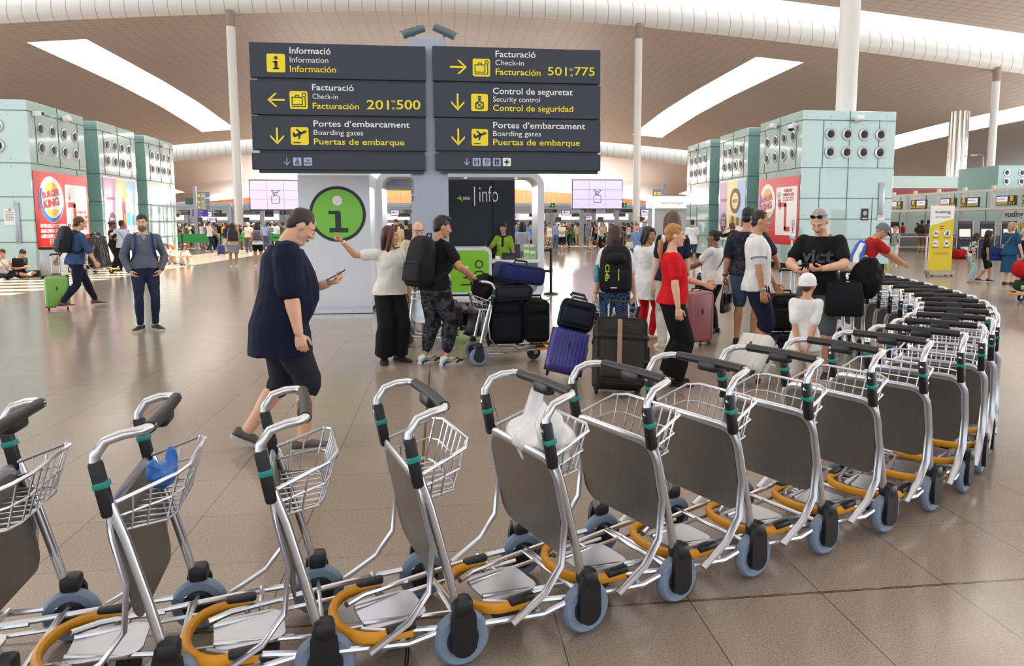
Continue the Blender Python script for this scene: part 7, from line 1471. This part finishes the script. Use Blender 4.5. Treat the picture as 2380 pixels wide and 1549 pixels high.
for px, Y, tc, lb, fa in ((921, 22.5, '#c9b58e', 'person with short beard in beige seen through the kiosk tunnel', 170), (944, 25, '#2c2a2c', 'person in black seen through the kiosk tunnel beside the pylon', 20), (1197, 31, '#5f86c2', 'person in blue t-shirt seen through the loop, left of the dark hair', 0), (1233, 33, '#6f93cc', 'person in bright blue shirt seen through the loop, right of the dark hair', -10)):
    person(lb, ay(px, 540, Y)[0], Y, fa, 1.78, 'm', 'tan', ('short', 'black'), ('tee', tc), ('trousers', '#2a2c34'), ('shoe', '#333333'), v=FAR, extras=(('beard', '#2a1d15'),) if 'beard' in lb else ())
# dog
X, Y = gp(1396, 583); b = MB(); b.tube([(0, -.24, .36), (0, -.1, .37), (0, .1, .37), (0, .24, .40)], [.10, .12, .13, .11], 12, rnd=True); b.tube([(0, .24, .43), (0, .36, .55)], [.085, .07], 10, rnd=True); b.ell((0, .40, .58), (.075, .085, .075)); b.tube([(0, .44, .56), (0, .53, .54)], [.045, .032], 8, rnd=True)
for s in (-1, 1):
    b.ell((s * .075, .37, .55), (.025, .03, .07)); b.tube([(s * .07, .2, .32), (s * .07, .19, .17), (s * .07, .2, .02)], [.055, .038, .034], 8, rnd=True)
    b.tube([(s * .07, -.2, .33), (s * .075, -.15, .23), (s * .075, -.25, .14), (s * .075, -.23, .02)], [.075, .055, .035, .034], 8, rnd=True)
b.tube([(0, -.3, .42), (0, -.38, .5), (0, -.36, .58)], [.035, .035, .04], 8, rnd=True); me = remesh(b, .014, 2); folds(me, .014, 40, 2); o = tag(mobj('dog', me, M('dog_brown', '#8a4f2a', .9, var=.3, vs=30)), 'curly brown dog standing between the people at the green barrier', 'dog'); o.location = (X, Y, 0); o.rotation_euler = (0, 0, R(75))
# ================================================================ the crowd in the security queues, one figure each
PRO = []
for sx, hr, tp, bt, kw in (('m', ('short', 'black'), ('tee', '#888888'), ('trousers', '#333333'), {}), ('m', ('short', 'dark'), ('shirt', '#888888'), ('shorts', '#333333'), dict(Rr=(.1, .3, 1.1))),
                           ('f', ('long', 'dark', .2), ('tank', '#888888'), ('minishorts', '#333333'), {}), ('f', ('bob', 'brown', .06), ('tee', '#888888'), ('trousers', '#333333'), dict(L=(-.1, .3, 1.15))),
                           ('m', ('buzz', 'dark'), ('polo', '#888888'), ('jeans', '#333333'), dict(twist=12)), ('f', ('pony', 'brown'), ('blouse', '#888888'), ('skirt', '#333333'), {})):
    J = person('', 0, 100, 0, 1.72, sx, 'tan', hr, tp, bt, ('shoe', '#55524e'), v=.022, detail=False, **kw); PRO.append((J['root'], bt[0]))
TOPC = [('black', '#16171a'), ('white', '#dedcd8'), ('grey', '#7d8188'), ('navy', '#20263f'), ('beige', '#b9a88c'), ('red', '#a3252a'), ('pale blue', '#8fa8cc'), ('black', '#1b1c20'), ('olive', '#5d5f45'), ('mustard', '#c29a3a'), ('charcoal', '#2c2d31'), ('pink', '#c98f96')]
BOTC = [('dark', '#1d1e24'), ('denim', '#3a4f78'), ('grey', '#6a6c70'), ('black', '#131316'), ('khaki', '#8a7a5c')]
HAIRC = [('black', 'black'), ('brown', 'brown'), ('dark', 'dark'), ('grey', 'grey'), ('fair', 'blond'), ('black', 'black')]
BW = {'trousers': 'trousers', 'shorts': 'shorts', 'minishorts': 'shorts', 'jeans': 'jeans', 'skirt': 'skirt'}
rc = random.Random(11); first = set()
def crowd(n, px0, px1, y0, y1, place_, group=None, face0=0, jit=70):
    pts = sorted((px0 + (px1 - px0) * (i + rc.uniform(.1, .9)) / n, rc.uniform(y0, y1)) for i in range(n))
    for i, (px, Y) in enumerate(pts):
        X = ay(px, 530, Y)[0]; k = rc.randrange(len(PRO)); src, bk = PRO[k]
        o = src if k not in first else copy_tree(src); first.add(k)
        o.location = (X, Y, 0); o.rotation_euler = (0, 0, R(face0 + rc.uniform(-jit, jit))); q = rc.uniform(.94, 1.05); o.scale = (q, q, q)
        tc, bc, hc = rc.choice(TOPC), rc.choice(BOTC), rc.choice(HAIRC)
        for c in o.children:
            st = c.name.split('.')[0]; m = None
            if st == 'hair': m = hair_mat(HC[hc[1]])
            elif st in ('trousers', 'shorts', 'jeans', 'skirt', 'leggings'): m = cloth(bc[1].strip('#'), bc[1])
            elif st not in ('shoe', 'collar'): m = cloth(tc[1].strip('#'), tc[1])
            if st == 'collar': m = cloth(tc[1].strip('#'), tc[1])
            if m and c.material_slots: c.material_slots[0].link = 'OBJECT'; c.material_slots[0].material = m
        if o.material_slots: o.material_slots[0].link = 'OBJECT'; o.material_slots[0].material = skin_mat(SK[rc.choice(('tan', 'fair', 'med', 'brown'))])
        tag(o, 'person with %s hair, %s top, %s %s, %s from left, %s' % (hc[0], tc[0], bc[0], BW[bk], ORD[i], place_), 'person', 'people queueing at security')
crowd(16, 412, 590, 48, 53, 'left front queue'); crowd(18, 408, 640, 55, 61, 'left rear queue'); crowd(5, 600, 665, 46, 52, 'kiosk wall queue')
crowd(4, 908, 955, 44, 58, 'kiosk tunnel view'); crowd(4, 1196, 1240, 44, 56, 'kiosk loop view')
crowd(15, 1250, 1480, 55, 61, 'right rear queue'); crowd(14, 1252, 1470, 49, 54, 'right front queue'); crowd(9, 1440, 1592, 46, 58, 'exchange booth queue')
crowd(6, 2092, 2182, 40, 46, 'far check-in line', jit=120)
for k, (o, _) in enumerate(PRO):
    if k not in first:
        for c in list(o.children_recursive) + [o]: bpy.data.objects.remove(c)
